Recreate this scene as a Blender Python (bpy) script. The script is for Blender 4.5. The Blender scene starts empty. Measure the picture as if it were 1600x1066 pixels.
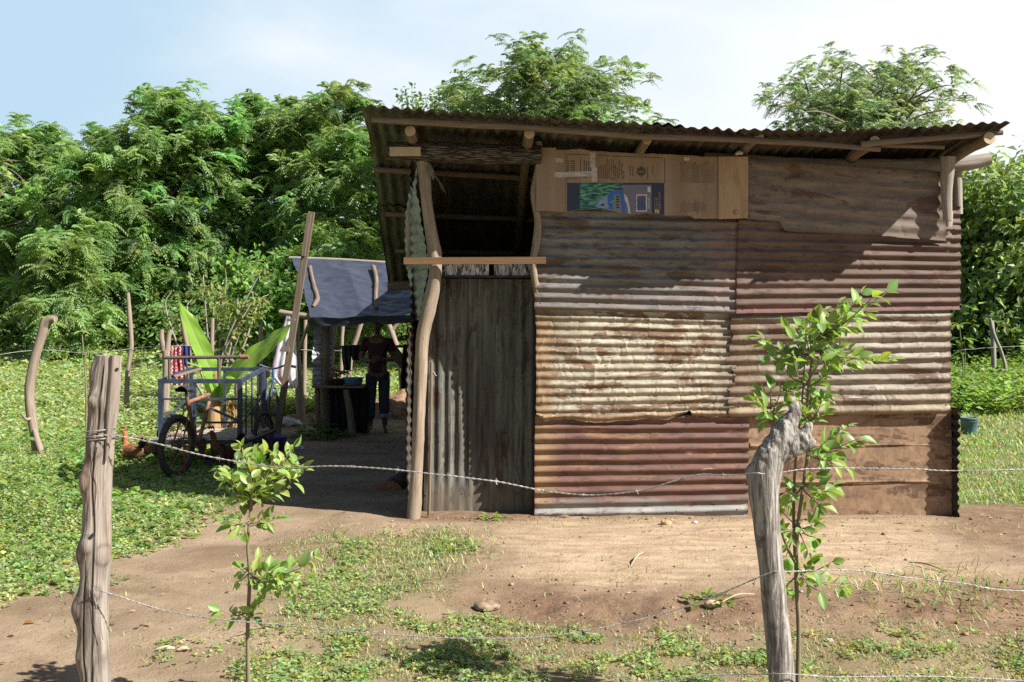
import bpy, math, random
import numpy as np
from mathutils import Vector, Matrix, Quaternion

random.seed(11)
RNG = np.random.default_rng(11)
SC = bpy.context.scene
COL = SC.collection
FPX, CXP, HYP, EYE = 1600.0, 800.0, 515.0, 1.6
PI = math.pi


def P(px, py, Y):
    """A point of the place: what is seen at this spot of the photograph, Y metres away."""
    return np.array(((px - CXP) * Y / FPX, Y, EYE - (py - HYP) * Y / FPX))


def lin(r, g, b):
    f = lambda c: (c / 255 / 12.92) if c / 255 <= 0.04045 else ((c / 255 + 0.055) / 1.055) ** 2.4
    return (f(r), f(g), f(b))


# ------------------------------------------------------------------ numpy noise
_TAB = np.random.default_rng(5).random((256, 256))


def vnoise(x, y, seed=0):
    x = np.asarray(x, float) + seed * 17.31
    y = np.asarray(y, float) + seed * 9.77
    xi, yi = np.floor(x).astype(int), np.floor(y).astype(int)
    fx, fy = x - xi, y - yi
    fx, fy = fx * fx * (3 - 2 * fx), fy * fy * (3 - 2 * fy)
    a = _TAB[xi % 256, yi % 256]; b = _TAB[(xi + 1) % 256, yi % 256]
    c = _TAB[xi % 256, (yi + 1) % 256]; d = _TAB[(xi + 1) % 256, (yi + 1) % 256]
    return (a * (1 - fx) + b * fx) * (1 - fy) + (c * (1 - fx) + d * fx) * fy


def fbm(x, y, seed=0, octv=4, gain=0.5):
    t, a, s = 0, 1.0, 0
    for i in range(octv):
        t = t + a * vnoise(np.asarray(x) * 2 ** i, np.asarray(y) * 2 ** i, seed + i * 3)
        s += a; a *= gain
    return t / s * 2 - 1


def sstep(a, b, x):
    t = np.clip((np.asarray(x, float) - a) / (b - a), 0, 1)
    return t * t * (3 - 2 * t)


# ------------------------------------------------------------------ meshes
ORG = {}


def mk(name, parts, mat, parent=None, smooth=True, loc=None):
    """Link (verts, faces, uv, col) pieces given in world space as ONE mesh object."""
    if isinstance(parts, tuple): parts = [parts]
    parts = [q for p in parts for q in (p if isinstance(p, list) else [p])]
    V, LV, LT, UV, CO = [], [], [], [], []
    off = 0
    for p in parts:
        v = np.asarray(p[0], float).reshape(-1, 3)
        f = p[1]
        V.append(v)
        if isinstance(f, np.ndarray):
            LV.append((f + off).ravel()); LT.append(np.full(len(f), f.shape[1]))
        else:
            LV.append(np.array([i + off for q in f for i in q], int)); LT.append(np.array([len(q) for q in f], int))
        UV.append(np.asarray(p[2], float) if len(p) > 2 and p[2] is not None else np.zeros((len(v), 2)))
        CO.append(np.asarray(p[3], float) if len(p) > 3 and p[3] is not None else None)
        off += len(v)
    V = np.concatenate(V); LV = np.concatenate(LV).astype(np.int32); LT = np.concatenate(LT).astype(np.int32)
    UV = np.concatenate(UV)
    if parent is not None:
        o = ORG[parent.name]
    elif loc is not None:
        o = np.asarray(loc, float)
    else:
        o = np.array(((V[:, 0].min() + V[:, 0].max()) / 2, (V[:, 1].min() + V[:, 1].max()) / 2, V[:, 2].min()))
    me = bpy.data.meshes.new(name)
    me.vertices.add(len(V)); me.loops.add(len(LV)); me.polygons.add(len(LT))
    me.vertices.foreach_set('co', (V - o).ravel().astype(np.float32))
    me.loops.foreach_set('vertex_index', LV)
    ls = np.concatenate(([0], np.cumsum(LT)[:-1])).astype(np.int32)
    me.polygons.foreach_set('loop_start', ls)
    me.polygons.foreach_set('loop_total', LT)
    me.update(calc_edges=True)
    me.polygons.foreach_set('use_smooth', np.full(len(LT), bool(smooth)))
    uvl = me.uv_layers.new(name='UVMap')
    uvl.data.foreach_set('uv', UV[LV].ravel().astype(np.float32))
    if any(c is not None for c in CO):
        cc = np.concatenate([c if c is not None else np.ones((len(p[0]), 3)) for c, p in zip(CO, parts)])
        at = me.color_attributes.new('Col', 'FLOAT_COLOR', 'POINT')
        at.data.foreach_set('color', np.concatenate((cc, np.ones((len(cc), 1))), 1).ravel().astype(np.float32))
    if mat is not None: me.materials.append(mat)
    ob = bpy.data.objects.new(name, me)
    COL.objects.link(ob)
    if parent is not None: ob.parent = parent
    else: ob.location = o
    ORG[ob.name] = o
    return ob


def tag(o, label, cat=None, group=None, kind=None):
    if label: o['label'] = label
    if cat: o['category'] = cat
    if group: o['group'] = group
    if kind: o['kind'] = kind
    return o


def thing(name, loc, label, cat, group=None):
    o = bpy.data.objects.new(name, None)
    o.empty_display_size = 0.1
    COL.objects.link(o)
    o.location = loc
    ORG[o.name] = np.asarray(loc, float)
    return tag(o, label, cat, group)


def dup(o, loc=None, rotz=0, scale=1, label=None, parent=None):
    c = o.copy(); COL.objects.link(c)
    if parent is not None: c.parent = parent
    for ch in o.children: dup(ch, parent=c)
    if loc is not None:
        c.location = loc; c.rotation_euler = (0, 0, rotz)
        c.scale = scale if hasattr(scale, '__len__') else (scale,) * 3
    if label: c['label'] = label
    return c


def spline(pts, m=6):
    p = np.asarray(pts, float)
    if len(p) < 3 or m <= 1: return p
    q = np.vstack((2 * p[0] - p[1], p, 2 * p[-1] - p[-2]))
    out = []
    for i in range(1, len(q) - 2):
        for t in np.arange(m) / m:
            a, b, c, d = q[i - 1], q[i], q[i + 1], q[i + 2]
            out.append(0.5 * (2 * b + (c - a) * t + (2 * a - 5 * b + 4 * c - d) * t * t + (3 * b - a - 3 * c + d) * t ** 3))
    out.append(p[-1])
    return np.array(out)


def tube(pts, rad, n=10, m=5, rough=0.0, seed=0, caps=True, fn=None, nscale=6.0):
    """A log, pole or bar along pts; rad is one radius or one per point; fn(theta, s, r) may carve it."""
    pts = np.asarray(pts, float)
    r0 = np.broadcast_to(np.asarray(rad, float), (len(pts),)) if np.ndim(rad) == 0 else np.asarray(rad, float)
    q = spline(np.column_stack((pts, r0)), m)
    c, r = q[:, :3], q[:, 3]
    k = len(c)
    T = np.gradient(c, axis=0) if k > 2 else np.repeat((c[1] - c[0])[None], k, 0)
    T /= np.linalg.norm(T, axis=1)[:, None] + 1e-12
    # the seam looks away from the road (+Y) where it can
    a = np.array((0, 1.0, 0)) if abs(T[0][1]) < 0.85 else np.array((0, 0, 1.0))
    N = np.zeros((k, 3))
    for i in range(k):
        a = a - T[i] * np.dot(a, T[i]); a /= np.linalg.norm(a) + 1e-12
        N[i] = a
    B = np.cross(T, N)
    s = np.concatenate(([0], np.cumsum(np.linalg.norm(np.diff(c, axis=0), axis=1))))
    th = np.linspace(0, 2 * PI, n + 1)
    TH, S = np.meshgrid(th, s)
    R = np.repeat(r[:, None], n + 1, 1)
    if rough:
        nz = fbm(np.cos(TH) * 1.3 + 5 + seed * 3.1, S * nscale + np.sin(TH) * 1.3, seed, 3)
        R = R * (1 + rough * nz)
    if fn is not None: R = fn(TH, S, R)
    R[:, -1] = R[:, 0]
    v = c[:, None] + N[:, None] * (np.cos(TH) * R)[..., None] + B[:, None] * (np.sin(TH) * R)[..., None]
    idx = np.arange(k * (n + 1)).reshape(k, n + 1)
    f = np.stack((idx[:-1, :-1], idx[1:, :-1], idx[1:, 1:], idx[:-1, 1:]), -1).reshape(-1, 4)[:, ::-1]
    uv = np.stack((TH / (2 * PI) * r.mean() * 6.28, S), -1).reshape(-1, 2)
    out = [(v.reshape(-1, 3), f, uv)]
    if caps:
        for e, flip in ((0, False), (-1, True)):
            ring = v[e, :-1]
            vv = np.vstack((ring, c[e][None]))
            ff = [(i, (i + 1) % n, n) if not flip else ((i + 1) % n, i, n) for i in range(n)]
            uu = np.column_stack((np.cos(th[:-1]), np.sin(th[:-1]))) * r[e]
            out.append((vv, ff, np.vstack((uu, [[0, 0]]))))
    return out


def grid(fn, nu, nv, uvs=(1, 1)):
    """fn(U, V) -> (...,3) over the unit square."""
    u, v = np.linspace(0, 1, nu), np.linspace(0, 1, nv)
    U, V = np.meshgrid(u, v)
    p = fn(U, V)
    idx = np.arange(nu * nv).reshape(nv, nu)
    f = np.stack((idx[:-1, :-1], idx[:-1, 1:], idx[1:, 1:], idx[1:, :-1]), -1).reshape(-1, 4)
    return (p.reshape(-1, 3), f, np.stack((U * uvs[0], V * uvs[1]), -1).reshape(-1, 2))


def box(c, size, rot=None, jit=0):
    c = np.asarray(c, float); h = np.asarray(size, float) / 2
    v = np.array([(x, y, z) for x in (-1, 1) for y in (-1, 1) for z in (-1, 1)]) * h
    if rot is not None: v = v @ np.array(rot).T
    f = [(0, 1, 3, 2), (4, 6, 7, 5), (0, 4, 5, 1), (2, 3, 7, 6), (0, 2, 6, 4), (1, 5, 7, 3)]
    V, F, U = [], [], []
    for q in f:
        b = len(V)
        pts = v[list(q)]
        V += list(pts); F.append((b, b + 1, b + 2, b + 3))
        e1, e2 = np.linalg.norm(pts[1] - pts[0]), np.linalg.norm(pts[3] - pts[0])
        U += ([(0, 0), (0, e1), (e2, e1), (e2, 0)] if e1 > e2 else [(0, 0), (e1, 0), (e1, e2), (0, e2)])
    return (np.array(V) + c, F, np.array(U))


def bar(a, b, w, d, twist=0.0, up=None):
    """A sawn timber or steel bar from a to b: w wide (seen from the road), d deep."""
    a, b = np.asarray(a, float), np.asarray(b, float)
    t = (b - a); L = np.linalg.norm(t); t /= L
    y = np.array((0, 1.0, 0)) if up is None else np.asarray(up, float)
    y = y - t * np.dot(y, t); y /= np.linalg.norm(y)
    x = np.cross(y, t)
    return box((a + b) / 2, (w, d, L), np.column_stack((x, y, t)))


def skin(verts, edges, radii, root=0, levels=2):
    me = bpy.data.meshes.new('t'); me.from_pydata([tuple(v) for v in verts], edges, [])
    ob = bpy.data.objects.new('t', me); COL.objects.link(ob)
    md = ob.modifiers.new('s', 'SKIN'); md.use_smooth_shade = True
    for i, r in enumerate(radii):
        d = me.skin_vertices[0].data[i]
        d.radius = (r, r) if not hasattr(r, '__len__') else r
        d.use_root = i == root
    sb = ob.modifiers.new('b', 'SUBSURF'); sb.levels = levels; sb.render_levels = levels
    return _eval(ob, me)


def _eval(ob, me):
    dg = bpy.context.evaluated_depsgraph_get()
    m2 = bpy.data.meshes.new_from_object(ob.evaluated_get(dg))
    v = np.empty(len(m2.vertices) * 3); m2.vertices.foreach_get('co', v)
    f = [tuple(p.vertices) for p in m2.polygons]
    bpy.data.objects.remove(ob); bpy.data.meshes.remove(me); bpy.data.meshes.remove(m2)
    return (v.reshape(-1, 3), f, None)


def remesh(parts, voxel, smooth=2):
    V, F, off = [], [], 0
    for p in parts:
        V.append(p[0]); F += [tuple(int(i) + off for i in q) for q in p[1]]; off += len(p[0])
    me = bpy.data.meshes.new('t'); me.from_pydata([tuple(v) for v in np.concatenate(V)], [], F)
    ob = bpy.data.objects.new('t', me); COL.objects.link(ob)
    md = ob.modifiers.new('r', 'REMESH'); md.mode = 'VOXEL'; md.voxel_size = voxel
    if smooth:
        sm = ob.modifiers.new('m', 'SMOOTH'); sm.factor = 0.5; sm.iterations = smooth
    return _eval(ob, me)


def norms(v, f):
    n = np.zeros_like(v)
    q = np.array([x[:3] for x in f])
    fn = np.cross(v[q[:, 1]] - v[q[:, 0]], v[q[:, 2]] - v[q[:, 0]])
    for k in range(3): np.add.at(n, q[:, k], fn)
    return n / (np.linalg.norm(n, axis=1)[:, None] + 1e-12)


def unit(a):
    return a / (np.linalg.norm(a, axis=-1, keepdims=True) + 1e-12)


# ------------------------------------------------------------------ leaves and blades
def diamonds(p, d, u, L, W, fold=0.2, sag=0.0):
    d = unit(d); s = unit(np.cross(d, u)); n = np.cross(s, d)
    L = np.asarray(L)[:, None]; W = np.asarray(W)[:, None]
    mid = p + d * L * 0.42
    l = mid + s * W * 0.5 + n * W * fold
    r = mid - s * W * 0.5 + n * W * fold
    t = p + d * L - n * L * sag
    v = np.stack((p, l, t, r), 1).reshape(-1, 3)
    b = np.arange(len(p))[:, None] * 4
    f = np.concatenate((b + np.array([[0, 2, 1]]), b + np.array([[0, 3, 2]])), 1).reshape(-1, 3)
    return v, f


def bigleaves(p, d, u, L, W, fold=0.25, curl=0.3, nl=6, prof=None):
    """Leaves close to the road: a folded, curling blade of nl x 4 faces each."""
    n0 = len(p)
    d = unit(d); s = unit(np.cross(d, u)); n = np.cross(s, d)
    t = np.linspace(0, 1, nl + 1)
    w = np.sin(PI * t ** 0.85) ** 0.8 if prof is None else prof(t)
    w[0] = 0.04; w[-1] = 0.02
    sd = np.array((-1, -0.5, 0, 0.5, 1))
    Tt, Sd = np.meshgrid(t, sd, indexing='ij')
    Ww = np.repeat(w[:, None], 5, 1)
    Tt, Sd, Ww = Tt.ravel(), Sd.ravel(), Ww.ravel()
    L = np.asarray(L)[:, None, None]; W = np.asarray(W)[:, None, None]
    cu = np.broadcast_to(np.asarray(curl, float), (n0,))[:, None, None]
    v = (p[:, None] + d[:, None] * L * Tt[None, :, None] + s[:, None] * W * 0.5 * (Sd * Ww)[None, :, None]
         + n[:, None] * (W * fold * (np.abs(Sd) * Ww)[None, :, None] - cu * L * (Tt ** 2)[None, :, None]))
    k = len(Tt)
    idx = np.arange(k).reshape(nl + 1, 5)
    f = np.stack((idx[:-1, :-1], idx[1:, :-1], idx[1:, 1:], idx[:-1, 1:]), -1).reshape(-1, 4)
    F = (np.arange(n0)[:, None, None] * k + f[None]).reshape(-1, 4)
    return v.reshape(-1, 3), F, k


def blades(p, az, lean, H, W, bend):
    d = np.stack((np.cos(az), np.sin(az), np.zeros_like(az)), 1)
    s = np.stack((-np.sin(az), np.cos(az), np.zeros_like(az)), 1)
    z = np.array((0, 0, 1.0))
    H = H[:, None]; W = W[:, None]; lean = lean[:, None]; bend = bend[:, None]
    m = p + z * H * 0.6 * np.cos(lean) + d * H * 0.6 * np.sin(lean)
    t = m + z * H * 0.4 * np.cos(lean + bend) + d * H * 0.4 * np.sin(lean + bend)
    v = np.stack((p - s * W / 2, p + s * W / 2, m - s * W * 0.4, m + s * W * 0.4, t), 1).reshape(-1, 3)
    b = np.arange(len(p))[:, None] * 5
    f = [(b + np.array([[0, 1, 3, 2]])), (b + np.array([[2, 3, 4]]))]
    return v, f


def colvar(n, base, dv=0.25, dh=0.15, rng=RNG):
    k = np.clip(rng.normal(1, dv, (n, 1)), 0.45, 1.7)
    c = np.array(base)[None] * k
    c[:, 0] *= np.clip(rng.normal(1, dh, n), 0.6, 1.6)
    c[:, 2] *= np.clip(rng.normal(1, dh, n), 0.6, 1.5)
    return np.clip(c, 0, 1)


# ------------------------------------------------------------------ node materials
class G:
    def __init__(s, name):
        s.mat = bpy.data.materials.new(name); s.mat.use_nodes = True
        s.nt = s.mat.node_tree; s.nt.nodes.clear()

    def n(s, t, ins=None, **at):
        nd = s.nt.nodes.new('ShaderNode' + t)
        for k, v in at.items(): setattr(nd, k, v)
        for k, v in (ins or {}).items(): s.put(nd, k, v)
        return nd

    def put(s, nd, k, v):
        i = nd.inputs[k]
        if isinstance(v, bpy.types.NodeSocket): s.nt.links.new(v, i)
        elif v is not None:
            if hasattr(v, '__len__') and len(v) == 3 and i.type == 'RGBA': v = (*v, 1)
            i.default_value = v

    def uv(s, sc=(1, 1, 1), loc=(0, 0, 0)):
        t = s.n('TexCoord').outputs['UV']
        return s.n('Mapping', {'Vector': t, 'Scale': sc, 'Location': loc}).outputs[0]

    def ob(s, sc=(1, 1, 1)):
        t = s.n('TexCoord').outputs['Object']
        return s.n('Mapping', {'Vector': t, 'Scale': sc}).outputs[0]

    def noise(s, vec, scale=1.0, detail=4.0, rough=0.55, dist=0.0):
        return s.n('TexNoise', {'Vector': vec, 'Scale': scale, 'Detail': detail, 'Roughness': rough, 'Distortion': dist}).outputs[0]

    def mr(s, v, a, b, c=0.0, d=1.0, smooth=True):
        return s.n('MapRange', {'Value': v, 'From Min': a, 'From Max': b, 'To Min': c, 'To Max': d},
                   interpolation_type='SMOOTHSTEP' if smooth else 'LINEAR').outputs[0]

    def mix(s, f, a, b, mode='MIX'):
        nd = s.n('Mix', data_type='RGBA', blend_type=mode)
        s.put(nd, 0, f); s.put(nd, 6, a); s.put(nd, 7, b)
        return nd.outputs[2]

    def m(s, op, a, b=None):
        nd = s.n('Math', operation=op)
        s.put(nd, 0, a)
        if b is not None: s.put(nd, 1, b)
        return nd.outputs[0]

    def sep(s, v):
        nd = s.n('SeparateXYZ'); s.put(nd, 0, v)
        return nd.outputs

    def attr(s, name='Col'):
        return s.n('Attribute', attribute_name=name).outputs['Color']

    def bump(s, h, strength=0.5, dist=0.01):
        return s.n('Bump', {'Height': h, 'Strength': strength, 'Distance': dist}).outputs[0]

    def out(s, color, rough=0.8, metal=0.0, spec=0.3, bump=None, transl=0.0, tcol=None):
        p = s.n('BsdfPrincipled', {'Base Color': color, 'Roughness': rough, 'Metallic': metal, 'Specular IOR Level': spec})
        if bump is not None: s.put(p, 'Normal', bump)
        sh = p.outputs[0]
        if transl:
            t = s.n('BsdfTranslucent', {'Color': tcol if tcol is not None else color})
            mx = s.n('MixShader', {0: transl}); s.put(mx, 1, sh); s.put(mx, 2, t.outputs[0]); sh = mx.outputs[0]
        o = s.n('OutputMaterial'); s.put(o, 0, sh)
        return s.mat


def m_plain(name, col, rough=0.7, metal=0.0, var=0.25, scale=12, spec=0.3, transl=0.0):
    g = G(name)
    v = g.ob()
    n = g.noise(v, scale, 5)
    c = g.mix(g.mr(n, 0.3, 0.7), [x * (1 - var) for x in col], [min(1, x * (1 + var)) for x in col])
    return g.out(c, rough, metal, spec, g.bump(g.noise(v, scale * 4, 3), 0.25, 0.004), transl)


def m_leaf(name, transl=0.3, rough=0.45, spec=0.35, warm=(1.25, 1.2, 0.5)):
    g = G(name)
    c = g.attr()
    t = g.mix(1.0, c, warm, 'MULTIPLY')
    t = g.mix(1.0, t, (1.6, 1.6, 1.6), 'MULTIPLY')
    return g.out(c, rough, 0, spec, None, transl, t)


def m_wood(name, a, b, c=None, sv=3.0, su=60.0, crack=0.5, rough=0.85, spots=0.0, bstr=0.6):
    """Weathered round or sawn timber: grain runs along V of the UV map (metres)."""
    g = G(name)
    uv = g.uv((su, sv, 1))
    gr = g.noise(uv, 1.0, 6, 0.65, 0.4)
    big = g.noise(g.uv((7, 2.2, 1)), 1.0, 4)
    col = g.mix(g.mr(gr, 0.3, 0.7), a, b)
    if c is not None: col = g.mix(g.mr(big, 0.45, 0.7), col, c)
    ck = g.mr(g.noise(g.uv((su * 0.9, sv * 0.5, 1), (3, 7, 0)), 1.0, 2), 0.34, 0.27)
    ck = g.m('MULTIPLY', ck, crack)
    col = g.mix(ck, col, [x * 0.25 for x in a])
    if spots:
        sp = g.mr(g.noise(g.uv((30, 22, 1), (1, 5, 0)), 1.0, 1), 0.70, 0.76)
        col = g.mix(g.m('MULTIPLY', sp, spots), col, [x * 0.3 for x in a])
    h = g.m('SUBTRACT', gr, ck)
    return g.out(col, rough, 0, 0.2, g.bump(h, bstr, 0.006))


def m_bark(name, a, b, sv=9.0, su=26.0, rough=0.95):
    g = G(name)
    vo = g.n('TexVoronoi', {'Vector': g.uv((su, sv, 1)), 'Scale': 1.0, 'Randomness': 1.0}, feature='DISTANCE_TO_EDGE').outputs['Distance']
    nz = g.noise(g.uv((su, sv, 1)), 2.0, 5)
    h = g.mr(vo, 0.0, 0.16)
    col = g.mix(g.m('MULTIPLY', h, g.mr(nz, 0.25, 0.6, 0.4, 1.0)), a, g.mix(g.mr(nz, 0.3, 0.7), b, [x * 1.5 for x in b]))
    return g.out(col, rough, 0, 0.1, g.bump(g.m('ADD', h, g.m('MULTIPLY', nz, 0.5)), 0.9, 0.015))


def m_sheet(name, base, alt, rust, pale, rust_amt=0.5, pale_amt=0.3, sx=1.3, sy=7.0, metal=0.15, rough=0.62,
            left=None, right=None, bottom=None, top=None, seed=0.0, streak=None, speck=0.3):
    """Old zinc sheet. UV in metres: x along the corrugation, y across it.
    left/right/bottom/top = (colour, from, to): a change of colour near that edge."""
    g = G(name)
    L = (seed * 3.7, seed * 5.3, 0)
    n1 = g.noise(g.uv((sx, sy, 1), L), 1.0, 5, 0.6, 0.3)
    n2 = g.noise(g.uv((sx * 5, sy * 2.2, 1), L), 1.0, 6, 0.65)
    n3 = g.noise(g.uv((1.5, 5.5, 1), L), 1.0, 7, 0.66, 0.5)
    n4 = g.noise(g.uv((55, 55, 1), L), 1.0, 3)
    col = g.mix(g.mr(n1, 0.36, 0.64), base, alt)
    r = g.mr(g.m('ADD', n3, g.m('MULTIPLY', g.m('SUBTRACT', n2, 0.5), 0.5)), 0.635 - 0.23 * rust_amt, 0.70 - 0.21 * rust_amt)
    col = g.mix(r, col, rust)
    p = g.mr(g.m('ADD', n2, g.m('MULTIPLY', g.m('SUBTRACT', n1, 0.5), 0.7)), 0.72 - 0.3 * pale_amt, 0.86 - 0.3 * pale_amt)
    col = g.mix(g.m('MULTIPLY', p, 0.8), col, pale)
    xy = g.sep(g.uv())
    for spec_, ax in ((left, 0), (right, 0), (bottom, 1), (top, 1)):
        if spec_ is None: continue
        cc, a, b = spec_
        k = g.m('ADD', xy[ax], g.m('MULTIPLY', g.m('SUBTRACT', n2, 0.5), abs(b - a) * 1.2))
        k = g.m('ADD', k, g.m('MULTIPLY', g.m('SUBTRACT', n3, 0.5), abs(b - a) * 1.6))
        f = g.mr(k, b, a)
        col = g.mix(f, col, cc)
    if streak is not None:
        st = g.mr(g.noise(g.uv((1.1, 26, 1), L), 1.0, 3, 0.6), 0.56, 0.66)
        col = g.mix(g.m('MULTIPLY', st, 0.75), col, streak)
    cr = g.sep(g.attr())
    col = g.mix(g.m('MULTIPLY', cr[0], g.mr(n2, 0.3, 0.6, 0.35, 1.0)), col, rust)
    col = g.mix(g.m('MULTIPLY', cr[1], g.mr(n1, 0.25, 0.6, 0.5, 1.0)), col, [x * 0.42 for x in rust])
    n5 = g.noise(g.uv((4.5, 16, 1), (L[1], L[0], 0)), 1.0, 7, 0.72)
    col = g.mix(g.mr(n5, 0.54, 0.63, 0.0, 0.7), col, [x * 0.5 for x in base])
    n6 = g.noise(g.uv((120, 120, 1), L), 1.0, 2)
    col = g.mix(g.mr(n6, 0.70, 0.75, 0.0, 0.55), col, [min(1, x * 1.35) for x in pale])
    sp = g.mr(n4, 0.64, 0.72)
    col = g.mix(g.m('MULTIPLY', sp, speck), col, [x * 0.45 for x in rust])
    col = g.mix(1.0, col, g.mix(g.mr(n2, 0.2, 0.8), (0.44, 0.45, 0.46), (1.08, 1.08, 1.08)), 'MULTIPLY')
    h = g.m('ADD', g.m('MULTIPLY', n2, 0.6), g.m('MULTIPLY', n4, 0.25))
    return g.out(col, g.mr(n2, 0.3, 0.7, rough - 0.08, rough + 0.2), metal, 0.4, g.bump(h, 0.35, 0.006))
# ================================================================== camera, sun, sky
cam = bpy.data.objects.new('camera', bpy.data.cameras.new('camera'))
COL.objects.link(cam); SC.camera = cam
cam.location = (0, 0, EYE); cam.rotation_euler = (PI / 2, 0, 0)
cam.data.sensor_width = 36; cam.data.lens = 36.0 * FPX / 1600
cam.data.shift_y = -(533 - HYP) / 1600
cam.data.clip_start = 0.05; cam.data.clip_end = 2000

SUN = np.array((-1.08, 0.53, -1.05)); SUN /= np.linalg.norm(SUN)
sl = bpy.data.lights.new('sun', 'SUN'); sl.energy = 4.8; sl.angle = math.radians(0.5); sl.color = (1.0, 0.96, 0.89)
so = bpy.data.objects.new('sun', sl); COL.objects.link(so)
so.rotation_euler = Vector(SUN).to_track_quat('-Z', 'Y').to_euler(); so.location = (10, -6, 14)

W = bpy.data.worlds.new('World'); SC.world = W; W.use_nodes = True
wn = W.node_tree; wn.nodes.clear()
def wnode(t, **a):
    n = wn.nodes.new('ShaderNode' + t)
    for k, v in a.items(): setattr(n, k, v)
    return n
sky = wnode('TexSky', sky_type='NISHITA', sun_disc=False)
sky.sun_elevation = math.asin(-SUN[2]); sky.sun_rotation = math.atan2(-SUN[0], -SUN[1])
sky.air_density = 1.0; sky.dust_density = 0.6; sky.ozone_density = 1.6
tc = wnode('TexCoord')
mp = wnode('Mapping'); mp.inputs['Scale'].default_value = (1.5, 1.5, 4.5); wn.links.new(tc.outputs['Generated'], mp.inputs[0])
nz = wnode('TexNoise'); nz.inputs['Scale'].default_value = 1.15; nz.inputs['Detail'].default_value = 5; nz.inputs['Roughness'].default_value = 0.5
nz.inputs['Distortion'].default_value = 0.6
wn.links.new(mp.outputs[0], nz.inputs['Vector'])
sx = wnode('SeparateXYZ'); wn.links.new(tc.outputs['Generated'], sx.inputs[0])
def wm(op, a, b):
    n = wnode('Math', operation=op)
    for i, v in enumerate((a, b)):
        if isinstance(v, (int, float)): n.inputs[i].default_value = v
        else: wn.links.new(v, n.inputs[i])
    return n.outputs[0]
# thin cloud, thicker towards +x (the east side of the sky)
cl = wm('ADD', wm('MULTIPLY', sx.outputs[0], 1.05), wm('MULTIPLY', wm('SUBTRACT', nz.outputs[0], 0.5), 1.7))
cl = wm('ADD', cl, wm('MULTIPLY', wm('SUBTRACT', sx.outputs[1], 0.75), 0.9))
mr = wnode('MapRange', interpolation_type='SMOOTHSTEP')
mr.inputs['From Min'].default_value = -0.22; mr.inputs['From Max'].default_value = 0.62
wn.links.new(cl, mr.inputs['Value'])
hz = wnode('Mix', data_type='RGBA'); wn.links.new(mr.outputs[0], hz.inputs[0])
sk = wnode('Mix', data_type='RGBA', blend_type='MULTIPLY'); sk.inputs[0].default_value = 1.0
wn.links.new(sky.outputs[0], sk.inputs[6]); sk.inputs[7].default_value = (0.98, 0.92, 0.86, 1)
# high veil of haze low in the northern sky, pale blue, thinning upwards and behind the road
vl = wnode('MapRange', interpolation_type='SMOOTHSTEP'); vl.inputs['From Min'].default_value = 0.15; vl.inputs['From Max'].default_value = 0.7
wn.links.new(wm('SUBTRACT', sx.outputs[1], wm('MULTIPLY', sx.outputs[2], 0.5)), vl.inputs['Value'])
vm = wnode('Mix', data_type='RGBA'); wn.links.new(vl.outputs[0], vm.inputs[0]); wn.links.new(sk.outputs[2], vm.inputs[6]); vm.inputs[7].default_value = (4.9, 6.8, 8.4, 1)
wn.links.new(vm.outputs[2], hz.inputs[6]); hz.inputs[7].default_value = (9.2, 9.5, 9.8, 1)
bg = wnode('Background'); wn.links.new(hz.outputs[2], bg.inputs[0]); bg.inputs[1].default_value = 0.05
wo = wnode('OutputWorld'); wn.links.new(bg.outputs[0], wo.inputs[0])
SC.view_settings.view_transform = 'Standard'; SC.view_settings.look = 'None'
SC.view_settings.exposure = 1.12; SC.view_settings.gamma = 1.0
SC.cycles.use_denoising = False
SC.cycles.max_bounces = 8; SC.cycles.transparent_max_bounces = 8

# ================================================================== the lie of the land
WB_Y = np.array([-60, 3.0, 4.2, 6.3, 7.0, 7.76, 8.53, 9.3, 11, 12.5, 14.0, 16.0, 17.2, 17.8])
WB_X = np.array([-6.0, -5.2, -4.3, -3.16, -2.95, -2.67, -2.5, -2.6, -2.75, -2.9, -3.4, -3.7, -3.9, 9.0])


def weed_edge(y):
    return np.interp(y, WB_Y, WB_X)


def gz(x, y):
    x = np.asarray(x, float); y = np.asarray(y, float)
    z = 0.9 * sstep(12.5, 33.5, y)
    yb = 6.15 + 0.28 * fbm(x * 0.8, x * 0 + 3.3, 4, 3)
    xb = -0.42 + 0.15 * fbm(y * 1.4, y * 0 + 1.1, 6, 2)
    step = (1 - sstep(yb - 0.45, yb + 0.12, y)) * sstep(-1.4, 0.2, x)
    step = np.maximum(step, 0.6 * (1 - sstep(xb - 0.5, xb, x)) * (1 - sstep(7.8, 8.7, y)))
    z = z - 0.075 * step
    near = (1 - sstep(12, 22, y)) * sstep(-3, 2, y)
    rim = np.exp(-((y - yb + 0.15) / 0.3) ** 2) * sstep(-0.7, 0.2, x)
    z = z + near * (0.018 * fbm(x * 3.4, y * 3.4, 8, 5) + 0.03 * fbm(x * 0.5, y * 0.5, 9, 3) * (1 - sstep(7.2, 8.3, y)))
    z = z + near * rim * 0.035 * fbm(x * 7, y * 7, 12, 3)
    return z


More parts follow.
